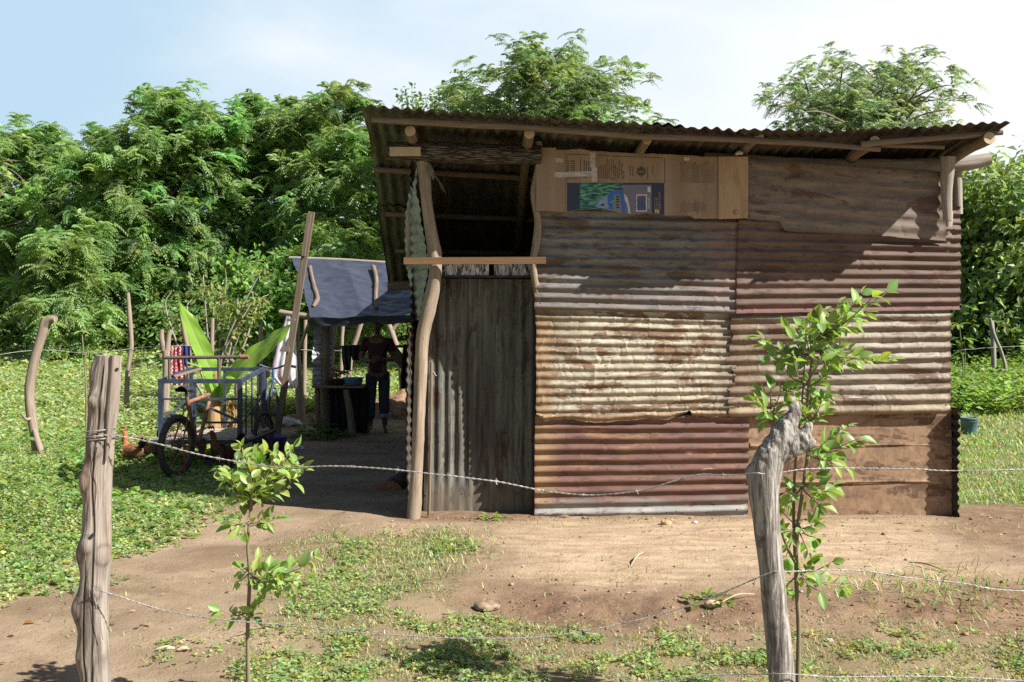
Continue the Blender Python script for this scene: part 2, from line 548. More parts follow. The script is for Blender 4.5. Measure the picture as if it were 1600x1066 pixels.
def ground_mesh():
    def axis(lo, hi, step, far, g=1.16):
        a = list(np.arange(lo, hi, step)); d = step
        r = [a[-1]]
        while r[-1] < far: d *= g; r.append(r[-1] + d)
        d = step; l = [a[0]]
        while l[-1] > -far: d *= g; l.append(l[-1] - d)
        return np.array(l[:0:-1] + a + r[1:])
    xs, ys = axis(-5.6, 6.2, 0.05, 400), axis(3.4, 10.0, 0.045, 400)
    X, Y = np.meshgrid(xs, ys)
    Z = gz(X, Y)
    n_big, n_med, n_fin = fbm(X * 0.9, Y * 0.9, 21, 4), fbm(X * 2.7, Y * 2.7, 22, 4), fbm(X * 9, Y * 9, 23, 3)
    weeds = sstep(0.0, -0.6, X - weed_edge(Y) + 0.4 * n_med)
    lawn = sstep(3.7, 4.2, X + 0.3 * n_med) * sstep(9.0, 9.5, Y + 0.3 * n_med)
    yb = 6.15 + 0.28 * fbm(X * 0.8, X * 0 + 3.3, 4, 3)
    front = sstep(yb - 0.35, yb - 0.75, Y + 0.25 * n_med) * sstep(-1.7, -1.2, X + 0.3 * n_med)
    side = sstep(-1.75, -1.3, X + 0.35 * n_med) * sstep(-0.25, -0.6, X + 0.2 * n_med) * sstep(8.4, 8.0, Y)
    grass = np.clip(np.maximum(front, side) * sstep(-0.25, 0.25, n_big + 0.25 + 0.4 * n_med), 0, 1)
    far = sstep(17, 18, Y)
    green = np.clip(np.maximum.reduce([weeds, lawn * 0.8, grass * 0.3, far]), 0, 1)
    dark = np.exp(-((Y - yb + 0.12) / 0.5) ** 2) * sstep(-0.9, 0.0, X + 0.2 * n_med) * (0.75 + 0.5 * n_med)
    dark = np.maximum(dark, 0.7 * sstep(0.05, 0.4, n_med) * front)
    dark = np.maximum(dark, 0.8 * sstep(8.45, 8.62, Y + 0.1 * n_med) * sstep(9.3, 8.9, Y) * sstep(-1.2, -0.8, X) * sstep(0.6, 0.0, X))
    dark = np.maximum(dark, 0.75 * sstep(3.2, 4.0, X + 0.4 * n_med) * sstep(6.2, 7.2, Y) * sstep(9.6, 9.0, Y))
    pad = sstep(yb - 0.1, yb + 0.5, Y + 0.2 * n_med) * sstep(-0.4, 0.3, X + 0.2 * n_med) * sstep(8.75, 8.5, Y) * sstep(4.2, 2.5, X)
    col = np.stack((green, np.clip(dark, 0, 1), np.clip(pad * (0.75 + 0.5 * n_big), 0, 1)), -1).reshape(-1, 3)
    idx = np.arange(X.size).reshape(X.shape)
    f = np.stack((idx[:-1, :-1], idx[:-1, 1:], idx[1:, 1:], idx[1:, :-1]), -1).reshape(-1, 4)
    v = np.stack((X, Y, Z), -1).reshape(-1, 3)
    return (v, f, v[:, :2], col)


g = G('earth')
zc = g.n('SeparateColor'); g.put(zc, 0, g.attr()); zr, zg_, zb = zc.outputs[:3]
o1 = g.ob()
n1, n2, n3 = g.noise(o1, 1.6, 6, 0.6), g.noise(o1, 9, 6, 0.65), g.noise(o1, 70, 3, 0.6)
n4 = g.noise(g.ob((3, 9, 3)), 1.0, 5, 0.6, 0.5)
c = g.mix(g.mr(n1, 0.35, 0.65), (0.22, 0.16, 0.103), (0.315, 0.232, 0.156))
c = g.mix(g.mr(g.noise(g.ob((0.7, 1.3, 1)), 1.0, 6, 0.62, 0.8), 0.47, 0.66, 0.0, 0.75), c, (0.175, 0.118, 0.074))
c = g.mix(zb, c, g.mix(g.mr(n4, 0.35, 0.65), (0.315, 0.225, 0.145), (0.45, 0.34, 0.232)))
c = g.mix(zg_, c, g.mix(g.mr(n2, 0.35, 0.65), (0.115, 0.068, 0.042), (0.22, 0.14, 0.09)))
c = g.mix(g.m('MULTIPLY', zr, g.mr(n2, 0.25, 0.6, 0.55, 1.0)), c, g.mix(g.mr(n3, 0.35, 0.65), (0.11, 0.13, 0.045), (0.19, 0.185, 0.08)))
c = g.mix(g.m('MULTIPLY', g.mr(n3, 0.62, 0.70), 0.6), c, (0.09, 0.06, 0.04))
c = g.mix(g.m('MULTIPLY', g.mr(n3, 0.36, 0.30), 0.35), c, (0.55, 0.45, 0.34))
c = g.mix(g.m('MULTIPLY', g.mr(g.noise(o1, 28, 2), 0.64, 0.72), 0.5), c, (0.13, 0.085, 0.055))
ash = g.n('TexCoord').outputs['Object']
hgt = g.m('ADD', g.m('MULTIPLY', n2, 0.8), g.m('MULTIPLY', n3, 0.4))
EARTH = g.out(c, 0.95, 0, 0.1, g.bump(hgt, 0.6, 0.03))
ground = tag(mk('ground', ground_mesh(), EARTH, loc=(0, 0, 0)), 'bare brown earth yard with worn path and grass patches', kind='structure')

M_WEED = m_leaf('weed leaves', 0.42, 0.5)
M_GRASS = m_leaf('grass blades', 0.3, 0.5)


# ---------------------------------------------------------------- broad-leaved weeds of the field
def scatter_weeds():
    V, F, C = [], [], []
    off = 0
    def add(n, xr, yr, keep, leaves, L, H, base, dv=0.22):
        nonlocal off
        x = RNG.uniform(*xr, n); y = RNG.uniform(*yr, n)
        k = keep(x, y) > RNG.random(n)
        x, y = x[k], y[k]
        if not len(x): return
        hh = H(x, y) * RNG.uniform(0.5, 1.25, len(x))
        pc = colvar(len(x), base, dv, 0.12)
        z = gz(x, y)
        m = len(x)
        q = np.repeat(np.arange(m), leaves)
        az = RNG.uniform(0, 2 * PI, len(q)); el = RNG.uniform(-0.35, 0.75, len(q))
        fr = RNG.uniform(0.25, 1.0, len(q))
        ll = L * RNG.uniform(0.6, 1.3, len(q))
        p = np.stack((x[q], y[q], z[q] + hh[q] * fr), 1) + RNG.normal(0, 0.35, (len(q), 3)) * L * np.array((1, 1, 0.2))
        d = np.stack((np.cos(az) * np.cos(el), np.sin(az) * np.cos(el), np.sin(el)), 1)
        v, f = diamonds(p, d, np.array((0, 0, 1.0)) + RNG.normal(0, 0.3, (len(q), 3)), ll, ll * RNG.uniform(0.6, 0.9, len(q)), 0.12, 0.15)
        c = pc[q] * np.clip(RNG.normal(1, 0.12, (len(q), 1)), 0.6, 1.5)
        V.append(v); F.append(f + off); C.append(np.repeat(c, 4, 0)); off += len(v)
    din = lambda x, y: weed_edge(y) - x
    patch = lambda x, y: 0.5 + 0.5 * fbm(x * 0.7, y * 0.7, 31, 3)
    g1 = (0.30, 0.37, 0.175)
    hgt = lambda x, y: (0.025 + 0.22 * sstep(0.0, 2.2, din(x, y)) * (0.4 + 1.1 * patch(x, y))) * (1 - 0.5 * sstep(8.5, 9.5, y) * sstep(2.2, 1.0, din(x, y)))
    keep = lambda x, y: sstep(-0.35, 0.75, din(x, y) + 0.55 * fbm(x * 2.2, y * 2.2, 33, 3)) ** 1.3 * np.where(x > -0.8 * y - 0.8, 1, 0)
    add(29000, (-7.6, -2.2), (5.4, 8.6), keep, 9, 0.027, hgt, g1)
    add(900, (-6.6, -2.2), (5.4, 9), keep, 7, 0.06, lambda x, y: hgt(x, y) * 1.5, (0.16, 0.26, 0.07))
    add(500, (-8.4, -2.4), (5.4, 12), keep, 5, 0.045, lambda x, y: hgt(x, y) * 1.2, (0.42, 0.40, 0.15))
    add(33000, (-10.2, -2.3), (8.6, 12.8), keep, 9, 0.032, hgt, g1)
    add(900, (-8.4, -2.3), (8.6, 13), keep, 8, 0.08, lambda x, y: hgt(x, y) * 1.7, (0.17, 0.27, 0.075))
    add(16500, (-14.5, -2.8), (12.8, 18), keep, 7, 0.062, hgt, (0.30, 0.37, 0.175))
    far = lambda x, y: np.where((x > -0.8 * y - 0.8) & (x < 3.2), 1, 0) * sstep(17.3, 17.9, y)
    add(26000, (-24, 3.2), (17.3, 25), far, 6, 0.085, lambda x, y: 0.12 + 0.16 * patch(x, y), (0.30, 0.37, 0.18))
    add(19000, (-28, 4), (24, 35), lambda x, y: np.where(x > -0.8 * y - 0.8, 1, 0), 6, 0.15, lambda x, y: 0.12 + 0.22 * patch(x, y), (0.30, 0.37, 0.18))
    # the taller growth beyond the lawn on the other side of the house
    rt = lambda x, y: np.where(x < 0.8 * y + 1.5, 1, 0) * sstep(17.2, 18.2, y + 0.8 * fbm(x * 0.7, y * 0.2, 35, 2))
    add(9500, (6.5, 19.5), (17, 27), rt, 8, 0.12, lambda x, y: 0.22 + 0.45 * patch(x * 1.4, y * 1.4), (0.18, 0.27, 0.085))
    return (np.concatenate(V), np.concatenate(F), None, np.concatenate(C))


weeds = tag(mk('weeds', scatter_weeds(), M_WEED, smooth=False, loc=(0, 0, 0)), 'light green leafy weeds covering the field', kind='stuff')


# ---------------------------------------------------------------- low grass of the yard and the lawn
def scatter_grass():
    V, F, C = [], [], []
    off = 0
    def add(n, xr, yr, keep, H, Wd, base, leafy=0.0):
        nonlocal off
        x = RNG.uniform(*xr, n); y = RNG.uniform(*yr, n)
        k = keep(x, y) > RNG.random(n)
        x, y = x[k], y[k]; n = len(x)
        z = gz(x, y)
        p = np.stack((x, y, z - 0.004), 1)
        h = H * RNG.uniform(0.4, 1.5, n)
        c = colvar(n, base, 0.28, 0.2)
        dry = RNG.random(n) < 0.22
        c[dry] = colvar(dry.sum(), (0.44, 0.38, 0.22), 0.2, 0.1)
        v, fs = blades(p, RNG.uniform(0, 2 * PI, n), RNG.uniform(0.3, 1.45, n), h, Wd * RNG.uniform(0.6, 1.4, n), RNG.uniform(0.1, 0.9, n))
        cc = np.repeat(c, 5, 0)
        for f in fs:
            V.append(v); F.append((f.reshape(-1, f.shape[-1]), off)); C.append(cc); off += len(v); break
        F.append((fs[1].reshape(-1, 3), off - len(v)))
    n_med = lambda x, y: fbm(x * 2.7, y * 2.7, 22, 4)
    n_big = lambda x, y: fbm(x * 0.9, y * 0.9, 21, 4)
    yb = lambda x: 6.15 + 0.28 * fbm(x * 0.8, x * 0 + 3.3, 4, 3)
    tuft = lambda x, y: sstep(-0.25, 0.22, fbm(x * 6.5, y * 6.5, 44, 4) + 0.06)
    def front(x, y):
        a = sstep(yb(x) - 0.1, yb(x) - 0.6, y + 0.25 * n_med(x, y)) * sstep(-1.75, -1.25, x + 0.35 * n_med(x, y))
        b = sstep(-1.8, -1.3, x + 0.4 * n_med(x, y)) * sstep(-0.3, -0.62, x + 0.2 * n_med(x, y)) * sstep(8.5, 8.0, y)
        bare = 0.55 + 0.45 * sstep(-0.3, 0.25, n_big(x, y) * 0.5 + 0.22 + 0.7 * n_med(x, y))
        return np.maximum(a, b * 1.1) * bare * tuft(x, y)
    gcol = (0.265, 0.285, 0.145)
    add(260000, (-2.0, 4.4), (3.9, 8.5), front, 0.027, 0.0055, gcol)
    # thicker tufts beside the doorway and along the bank
    tf = lambda x, y: np.exp(-((x + 0.62) / 0.26) ** 2 - ((y - 7.55) / 0.5) ** 2) * 1.3
    add(16000, (-1.5, 0.3), (6.2, 8.6), tf, 0.06, 0.007, (0.24, 0.31, 0.13))
    tb = lambda x, y: np.exp(-((x + 0.72) / 0.25) ** 2 - ((y - 6.6) / 0.3) ** 2) + np.exp(-((x - 2.65) / 0.5) ** 2 - ((y - 6.35) / 0.35) ** 2)
    add(9000, (-1.6, 3.8), (5.7, 7.4), tb, 0.09, 0.007, (0.20, 0.28, 0.09))
    # stray blades on the bare pad and the path
    add(5000, (-0.4, 4.6), (5.6, 8.6), lambda x, y: 0.15 + 0.85 * sstep(0.0, 0.4, fbm(x * 1.9, y * 1.9, 95, 3)), 0.05, 0.005, (0.30, 0.31, 0.13))
    add(9000, (-4.0, -1.0), (4.0, 9.0), lambda x, y: 0.5 * sstep(0, 0.4, n_med(x, y)), 0.03, 0.005, (0.25, 0.27, 0.10))
    # short green under the tricycle
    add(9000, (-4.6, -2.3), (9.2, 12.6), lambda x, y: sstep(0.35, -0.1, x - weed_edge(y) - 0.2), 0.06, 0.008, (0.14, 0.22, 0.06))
    # the lawn beyond the right-hand corner
    lw = lambda x, y: sstep(9.0, 9.6, y + 0.35 * n_med(x, y)) * np.where(x < 0.8 * y + 0.8, 1, 0) * (0.35 + 0.65 * tuft(x * 0.5, y * 0.5)) * sstep(3.7, 4.1, x)
    add(62000, (3.7, 10.5), (9, 13.5), lw, 0.06, 0.011, (0.21, 0.32, 0.11))
    add(48000, (5, 15), (13, 19), lw, 0.09, 0.018, (0.22, 0.33, 0.12))
    # withered stalks at the far edge of the field
    add(6000, (-22, 3), (25, 33), lambda x, y: 0.5 * sstep(-0.1, 0.3, fbm(x * 0.6, y * 0.3, 71, 2)), 0.5, 0.012, (0.40, 0.38, 0.22))
    parts = []
    for (f, o), i in zip(F, range(len(F))): parts.append((f, o))
    Vc = np.concatenate(V); Cc = np.concatenate(C)
    quads = np.concatenate([f + o for f, o in parts if f.shape[1] == 4]); tris = np.concatenate([f + o for f, o in parts if f.shape[1] == 3])
    return [(Vc, quads, None, Cc), (np.zeros((0, 3)), tris - len(Vc), None, np.zeros((0, 3)))]


grass = tag(mk('grass', scatter_grass(), M_GRASS, smooth=False, loc=(0, 0, 0)), 'thin trampled grass of the yard and lawn', kind='stuff')


def scatter_clover():
    """Small round-leaved plants in between the grass."""
    n = 78000
    x = RNG.uniform(-2.1, 4.2, n); y = RNG.uniform(3.9, 8.4, n)
    yb = 6.15 + 0.28 * fbm(x * 0.8, x * 0 + 3.3, 4, 3)
    nm = fbm(x * 2.7, y * 2.7, 22, 4)
    a = sstep(yb - 0.3, yb - 0.8, y + 0.25 * nm) * sstep(-1.8, -1.2, x + 0.35 * nm)
    b = sstep(-1.6, -1.2, x + 0.35 * nm) * sstep(-0.35, -0.65, x) * sstep(8.3, 7.8, y) * 0.6
    k = np.maximum(a, b) * sstep(-0.05, 0.4, fbm(x * 3.3, y * 3.3, 51, 3)) * (0.45 + 0.55 * sstep(1.4, -0.9, x - 0.3)) > RNG.random(n)
    k |= (a * sstep(0.05, 0.5, fbm(x * 4.1, y * 4.1, 53, 3)) * 0.7 > RNG.random(n))
    x, y = x[k], y[k]; m = len(x)
    q = np.repeat(np.arange(m), 5)
    az = RNG.uniform(0, 2 * PI, len(q)); el = RNG.uniform(-0.1, 0.7, len(q))
    p = np.stack((x[q], y[q], gz(x, y)[q] + RNG.uniform(0.004, 0.03, len(q))), 1) + RNG.normal(0, 0.008, (len(q), 3)) * (1, 1, 0.2)
    d = np.stack((np.cos(az) * np.cos(el), np.sin(az) * np.cos(el), np.sin(el)), 1)
    L = RNG.uniform(0.012, 0.032, len(q))
    v, f = diamonds(p, d, np.array((0, 0, 1.0)) + RNG.normal(0, 0.3, (len(q), 3)), L, L * 0.7, 0.1, 0.1)
    c = colvar(m, (0.27, 0.335, 0.145), 0.25, 0.18)[q]
    return (v, f, None, np.repeat(c, 4, 0))


clover = tag(mk('ground_cover', scatter_clover(), M_WEED, smooth=False, loc=(0, 0, 0)), 'small leafy plants creeping between the grass of the yard', kind='stuff')


# crumbs of earth on the turned soil
def scatter_clods():
    n = 5000
    x = RNG.uniform(-1.3, 4.2, n); y = RNG.uniform(4.2, 8.75, n)
    yb = 6.15 + 0.28 * fbm(x * 0.8, x * 0 + 3.3, 4, 3)
    w = np.exp(-((y - yb + 0.15) / 0.4) ** 2) * sstep(-0.7, 0, x) + 1.6 * np.exp(-((y - 8.64) / 0.10) ** 2) * sstep(-1.2, -0.9, x) + 0.06
    k = w > RNG.random(n); x, y = x[k], y[k]; n = len(x)
    r = np.clip(RNG.lognormal(-5.1, 0.5, n), 0.003, 0.02)
    t = (1 + 5 ** .5) / 2
    ico = unit(np.array([(-1, t, 0), (1, t, 0), (-1, -t, 0), (1, -t, 0), (0, -1, t), (0, 1, t), (0, -1, -t), (0, 1, -t), (t, 0, -1), (t, 0, 1), (-t, 0, -1), (-t, 0, 1)], float))
    fi = np.array([(0, 11, 5), (0, 5, 1), (0, 1, 7), (0, 7, 10), (0, 10, 11), (1, 5, 9), (5, 11, 4), (11, 10, 2), (10, 7, 6), (7, 1, 8), (3, 9, 4), (3, 4, 2), (3, 2, 6), (3, 6, 8), (3, 8, 9), (4, 9, 5), (2, 4, 11), (6, 2, 10), (8, 6, 7), (9, 8, 1)])
    v = ico[None] * r[:, None, None] * RNG.uniform(0.6, 1.3, (n, 12, 1)) * np.array((1, 1, 0.7)) + np.stack((x, y, gz(x, y) + r * 0.25), 1)[:, None]
    f = np.arange(n)[:, None, None] * 12 + fi
    c = colvar(n, (0.23, 0.15, 0.095), 0.3, 0.1)
    lt = RNG.random(n) < 0.02; c[lt] = (0.42, 0.35, 0.27)
    return (v.reshape(-1, 3), f.reshape(-1, 3), None, np.repeat(c, 12, 0))


g = G('clod'); M_CLOD = g.out(g.attr(), 0.95, 0, 0.1)
tag(mk('soil_crumbs', scatter_clods(), M_CLOD, loc=(0, 0, 0)), 'loose crumbs of brown soil along the bank and wall foot', kind='stuff')


def scatter_litter():
    """Straw bits, dead blades and leaf scraps trodden flat on the bare earth."""
    n = 7000
    x = RNG.uniform(-4.5, 4.6, n); y = RNG.uniform(3.9, 9.0, n)
    k = (x > weed_edge(y) - 0.3) & (0.25 + 0.75 * sstep(-0.1, 0.4, fbm(x * 1.7, y * 1.7, 91, 3)) > RNG.random(n))
    x, y = x[k], y[k]; n = len(x)
    a = RNG.uniform(0, 2 * PI, n)
    L = RNG.uniform(0.012, 0.05, n) * np.where(RNG.random(n) < 0.06, 2.2, 1); wd = np.where(RNG.random(n) < 0.2, L * 0.5, 0.003)
    p = np.stack((x, y, gz(x, y) + RNG.uniform(0.003, 0.009, n)), 1)
    d = np.stack((np.cos(a), np.sin(a), RNG.uniform(-0.05, 0.2, n)), 1)
    v, f = diamonds(p, d, np.array((0, 0, 1.0)) + RNG.normal(0, 0.25, (n, 3)), L, wd, 0.15, 0.05)
    c = colvar(n, (0.40, 0.31, 0.19), 0.3, 0.12)
    gr = RNG.random(n) < 0.3; c[gr] = colvar(gr.sum(), (0.16, 0.11, 0.07), 0.25, 0.1)
    return (v, f, None, np.repeat(c, 4, 0))


tag(mk('plant_litter', scatter_litter(), M_GRASS, smooth=False, loc=(0, 0, 0)), 'straw bits and dead leaf scraps trodden into the bare earth', kind='stuff')
# ================================================================== the tin house
M_LOG = m_wood('peeled log', (0.20, 0.153, 0.112), (0.355, 0.28, 0.205), (0.24, 0.18, 0.13), 3.0, 45, 0.6, 0.88, 0.8, 0.7)
M_POLE = m_wood('old pole', (0.125, 0.095, 0.07), (0.235, 0.18, 0.13), (0.17, 0.125, 0.09), 3.0, 55, 0.6, 0.9, 0.2)
M_GREYLOG = m_wood('grey log', (0.19, 0.165, 0.14), (0.36, 0.32, 0.275), (0.27, 0.23, 0.19), 2.5, 60, 0.7, 0.9, 0.3)
M_PLANK = m_wood('sawn plank', (0.12, 0.068, 0.034), (0.195, 0.115, 0.06), (0.15, 0.085, 0.04), 3.0, 110, 0.3, 0.8)
M_ENDS = m_wood('cut end', (0.42, 0.31, 0.19), (0.56, 0.44, 0.29), None, 12, 12, 0.1, 0.85, 0.0, 0.2)
M_BARK = m_bark('rough bark', (0.04, 0.034, 0.03), (0.12, 0.102, 0.088), 6, 62)


def csheet(q, Y, pitch=0.076, amp=0.009, seed=1, along='h', dents=0, ddepth=0.007, jag=(0, 0, 0, 0), flat=None, bow=0.01, hi=10, wav=0.003, rgh=0.0007, dy=(0, 0, 0, 0), bpoly=None, crum=0.0, stain_shade=None):
    """One corrugated sheet nailed to the front; q = its corners tl, tr, br, bl as seen, at Y metres.
    bpoly: the line of a torn lower edge; crum: depth of crumpling; stain(U, V): dark mask: stains, and shade painted on the door."""
    tl, tr, br, bl = [P(*c, Y + d) for c, d in zip(q, dy)]
    w = np.linalg.norm(tr - tl); h = np.linalg.norm(bl - tl)
    rg = np.random.default_rng(seed)
    if along == 'h': nu, nv = int(w / (0.007 if crum else 0.012)), int(h / pitch * hi)
    else: nu, nv = int(w / pitch * hi), int(h / 0.012)
    cre = [(rg.uniform(0, w), rg.uniform(0, h), rg.uniform(0.004, 0.014), rg.uniform(0.02, 0.08), rg.choice((-1, 1)) * rg.uniform(0.3, 1) * ddepth, rg.uniform(-0.5, 0.5)) for _ in range(dents)]
    store = {}

    def fn(U, V):
        x, y = U * w, V * h
        s, t = (x, y) if along == 'h' else (y, x)
        tt = t + wav * fbm(s * 1.8, t * 1.2, seed + 5, 3) * 2
        rust = np.zeros_like(U)
        d0 = 0
        if crum:
            c1, c2 = np.abs(fbm(s * 3.4 + 2 + t, t * 3.0, seed + 21, 3)), np.abs(fbm(s * 8.5 + t * 2, t * 7 + 4, seed + 22, 3))
            d0 = crum * (np.minimum(c1, 0.16) * 5 + np.minimum(c2, 0.16) * 4.0)
            tt = tt + 0.018 * crum / 0.01 * np.minimum(c2, 0.25)
            rust = np.maximum(rust, np.clip(1 - c1 / 0.014, 0, 1) * 0.45 + np.clip(1 - c2 / 0.02, 0, 1) * 0.4)
        a = amp * (0.92 + 0.25 * fbm(s * 1.6, t * 3.0, seed + 7, 2))
        if flat is not None: a = a * flat(U, V)
        d = d0 + a * np.sin(2 * PI * tt / pitch + seed) + bow * fbm(x * 1.1, y * 1.3, seed + 9, 2) + rgh * fbm(x * 11, y * 11, seed + 2, 3)
        for (cx, cy, sx, sy, dp, sk) in cre:
            xx, yy = (x - cx, y - cy) if along == 'h' else (y - cy, x - cx)
            k = np.abs((xx + sk * yy) / sx)
            e = np.exp(-k) * np.exp(-(yy / sy) ** 2)
            d = d + dp * e; rust = np.maximum(rust, np.clip(e * 1.6 - 0.7, 0, 1) * 0.8)
        jl, jr, jt, jb = jag
        nz = lambda c, k: fbm(c * 5, c * 0 + k, seed + k, 5, 0.66) + 0.5 * np.sign(fbm(c * 9, c * 0 + k + 2, seed + k, 2)) * np.abs(fbm(c * 14, c * 0 + k + 1, seed + k, 2))
        uu = U + (jl * nz(y, 3) * np.clip(1 - x / 0.12, 0, 1) + jr * nz(y, 4) * np.clip(1 - (w - x) / 0.12, 0, 1)) / w
        vv = V + (jb * nz(x, 5) * np.clip(1 - y / 0.12, 0, 1) + jt * nz(x, 6) * np.clip(1 - (h - y) / 0.12, 0, 1)) / h
        # rust eats the ragged edges; nail holes weep
        for jj, dist in ((jl, x), (jr, w - x), (jt, h - y), (jb, y)):
            if jj: rust = np.maximum(rust, np.clip(1 - dist / (0.02 + 1.2 * abs(jj)), 0, 1))
        bot = bl * (1 - uu)[..., None] + br * uu[..., None]
        if bpoly is not None:
            bx = np.array([c[0] for c in bpoly], float); by = np.array([c[1] for c in bpoly], float)
            pxx = bx[0] + (bx[-1] - bx[0]) * np.clip(uu, 0, 1)
            tear = (EYE - (np.interp(pxx, bx, by) - HYP) * Y / FPX) - bot[..., 2]
        top = tl * (1 - uu)[..., None] + tr * uu[..., None]
        p = top * vv[..., None] + bot * (1 - vv)[..., None]
        if bpoly is not None: p[..., 2] += tear * np.clip(1 - V * h / (0.10 if crum else 0.2), 0, 1)
        p[..., 1] -= d
        store['c'] = np.stack((np.clip(rust, 0, 1), stain_shade(U, V) if stain_shade else 0 * U, 0 * U), -1).reshape(-1, 3)
        return p
    g_ = grid(fn, max(nu, 4), max(nv, 4), (w, h))
    uv = g_[2][:, ::-1].copy() if along == 'v' else g_[2]
    out = [(g_[0], g_[1], uv, store['c'])]
    # nail heads along the edges and the middle
    nn = max(int(nu), 4); mm = max(int(nv), 4)
    gv = g_[0].reshape(mm, nn, 3)
    for fu in (0.03, 0.34, 0.66, 0.97):
        for fv in (0.08, 0.5, 0.93):
            c = gv[int((mm - 1) * np.clip(fv + rg.uniform(-.03, .03), 0, 1)), int((nn - 1) * np.clip(fu + rg.uniform(-.02, .02), 0, 1))]
            for q_ in tube([c + (0, 0.004, 0), c - (0, 0.006, 0)], 0.0055, 8, 1):
                out.append((q_[0], q_[1], q_[2], np.tile((0.0, 0.9, 0.0), (len(q_[0]), 1))))
    return out


shack = thing('tin_house', (1.4, 8.8, 0), 'small house patched together from rusty corrugated tin sheets and rough poles', 'house')
SH = lambda name, parts, mat, label=None, smooth=True: tag(mk(name, parts, mat, shack, smooth), label)

MS_A = m_sheet('sheet grey brown', (0.165, 0.148, 0.132), (0.26, 0.25, 0.24), (0.13, 0.09, 0.06), (0.33, 0.30, 0.28), 0.55, 0.3, 0.9, 9, 0.2, 0.55, seed=1, bottom=((0.235, 0.205, 0.19), 0.02, 0.25), right=((0.24, 0.17, 0.145), 1.62, 1.3))
MS_B = m_sheet('sheet dull red', (0.145, 0.09, 0.069), (0.205, 0.132, 0.104), (0.11, 0.062, 0.044), (0.31, 0.225, 0.185), 0.35, 0.25, 0.8, 9, 0.05, 0.65, seed=2, bottom=((0.24, 0.105, 0.10), 0.0, 0.1))
MS_C = m_sheet('sheet pale straw', (0.46, 0.395, 0.28), (0.55, 0.495, 0.385), (0.20, 0.118, 0.066), (0.56, 0.52, 0.42), 0.62, 0.3, 1.5, 6, 0.05, 0.62, seed=3, left=((0.36, 0.235, 0.13), 0.05, 0.22), bottom=((0.36, 0.235, 0.13), 0.0, 0.12), right=((0.24, 0.195, 0.145), 1.66, 1.45))
MS_D = m_sheet('sheet grey straw', (0.29, 0.235, 0.175), (0.43, 0.37, 0.295), (0.15, 0.09, 0.06), (0.52, 0.48, 0.42), 0.5, 0.35, 0.9, 9, 0.12, 0.6, seed=4, left=((0.27, 0.19, 0.13), 0.05, 0.5), bottom=((0.40, 0.31, 0.20), 0.0, 0.2))
MS_E = m_sheet('sheet oxide red', (0.15, 0.076, 0.056), (0.195, 0.098, 0.073), (0.24, 0.13, 0.07), (0.50, 0.36, 0.25), 0.28, 0.18, 0.8, 7, 0.05, 0.6, seed=5, left=((0.33, 0.20, 0.105), 0.0, 0.28), bottom=((0.38, 0.365, 0.34), 0.06, 0.21))
MS_F = m_sheet('flattened drum steel', (0.34, 0.21, 0.125), (0.40, 0.255, 0.155), (0.15, 0.085, 0.052), (0.44, 0.30, 0.19), 0.5, 0.25, 3, 3.4, 0.0, 0.8, seed=6, speck=0.35)
MS_G = m_sheet('sheet dusty brown', (0.215, 0.165, 0.135), (0.28, 0.215, 0.175), (0.14, 0.085, 0.06), (0.34, 0.28, 0.24), 0.35, 0.2, 0.7, 9, 0.05, 0.7, seed=7, bottom=((0.25, 0.20, 0.155), 0.0, 0.14), speck=0.45)
MS_DOOR = m_sheet('sheet mossy grey', (0.145, 0.142, 0.118), (0.215, 0.21, 0.178), (0.095, 0.06, 0.045), (0.32, 0.30, 0.25), 0.4, 0.2, 0.6, 16, 0.1, 0.75, seed=8, streak=(0.07, 0.052, 0.045), left=((0.19, 0.155, 0.115), 0.22, 0.36), speck=0.5)
MS_GREEN = m_sheet('sheet green grey', (0.30, 0.32, 0.26), (0.38, 0.40, 0.33), (0.22, 0.19, 0.14), (0.48, 0.49, 0.42), 0.2, 0.3, 1, 6, 0.05, 0.7, seed=9)
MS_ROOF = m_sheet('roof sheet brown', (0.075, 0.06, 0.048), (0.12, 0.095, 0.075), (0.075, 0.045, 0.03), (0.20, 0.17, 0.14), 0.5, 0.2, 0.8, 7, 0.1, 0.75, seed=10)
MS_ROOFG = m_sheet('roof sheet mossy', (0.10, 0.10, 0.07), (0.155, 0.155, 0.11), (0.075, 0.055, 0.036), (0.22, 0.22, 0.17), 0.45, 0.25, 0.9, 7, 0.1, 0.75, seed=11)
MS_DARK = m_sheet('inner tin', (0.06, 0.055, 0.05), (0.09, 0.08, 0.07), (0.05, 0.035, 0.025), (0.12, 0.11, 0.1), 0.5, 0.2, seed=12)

# front sheets, lowest layer first
SH('wall_sheet', csheet([(1168, 640), (1486, 640), (1488, 812), (1166, 812)], 8.815, 0.33, 0.004, 21, dents=26, ddepth=0.006, bow=0.02,
   flat=lambda U, V: 0.5 + 0 * U), MS_F, 'flat brown steel sheet at the foot of the right end')
def drum_crease(px0, px1, py, Y, seed):
    """A folded rib pressed across the flattened drum steel."""
    def fn(U, V):
        a = P(px0, py, Y)[None, None] * (1 - U[..., None]) + P(px1, py - 2, Y)[None, None] * U[..., None]
        h = (V - 0.5) * 0.06
        a[..., 2] += h + 0.006 * fbm(U * 6, U * 0 + seed, seed, 3)
        a[..., 1] -= 0.024 * 0.6 * np.exp(-np.abs(h + 0.012) / 0.009) * (0.75 + 0.5 * fbm(U * 7, V * 0 + seed, seed + 1, 3)) - 0.006
        return a
    return grid(fn, 90, 15, (1.7, 0.06))
SH('rib', drum_crease(1172, 1486, 695, 8.803, 3), MS_F)
SH('rib', drum_crease(1170, 1487, 752, 8.803, 5), MS_F)
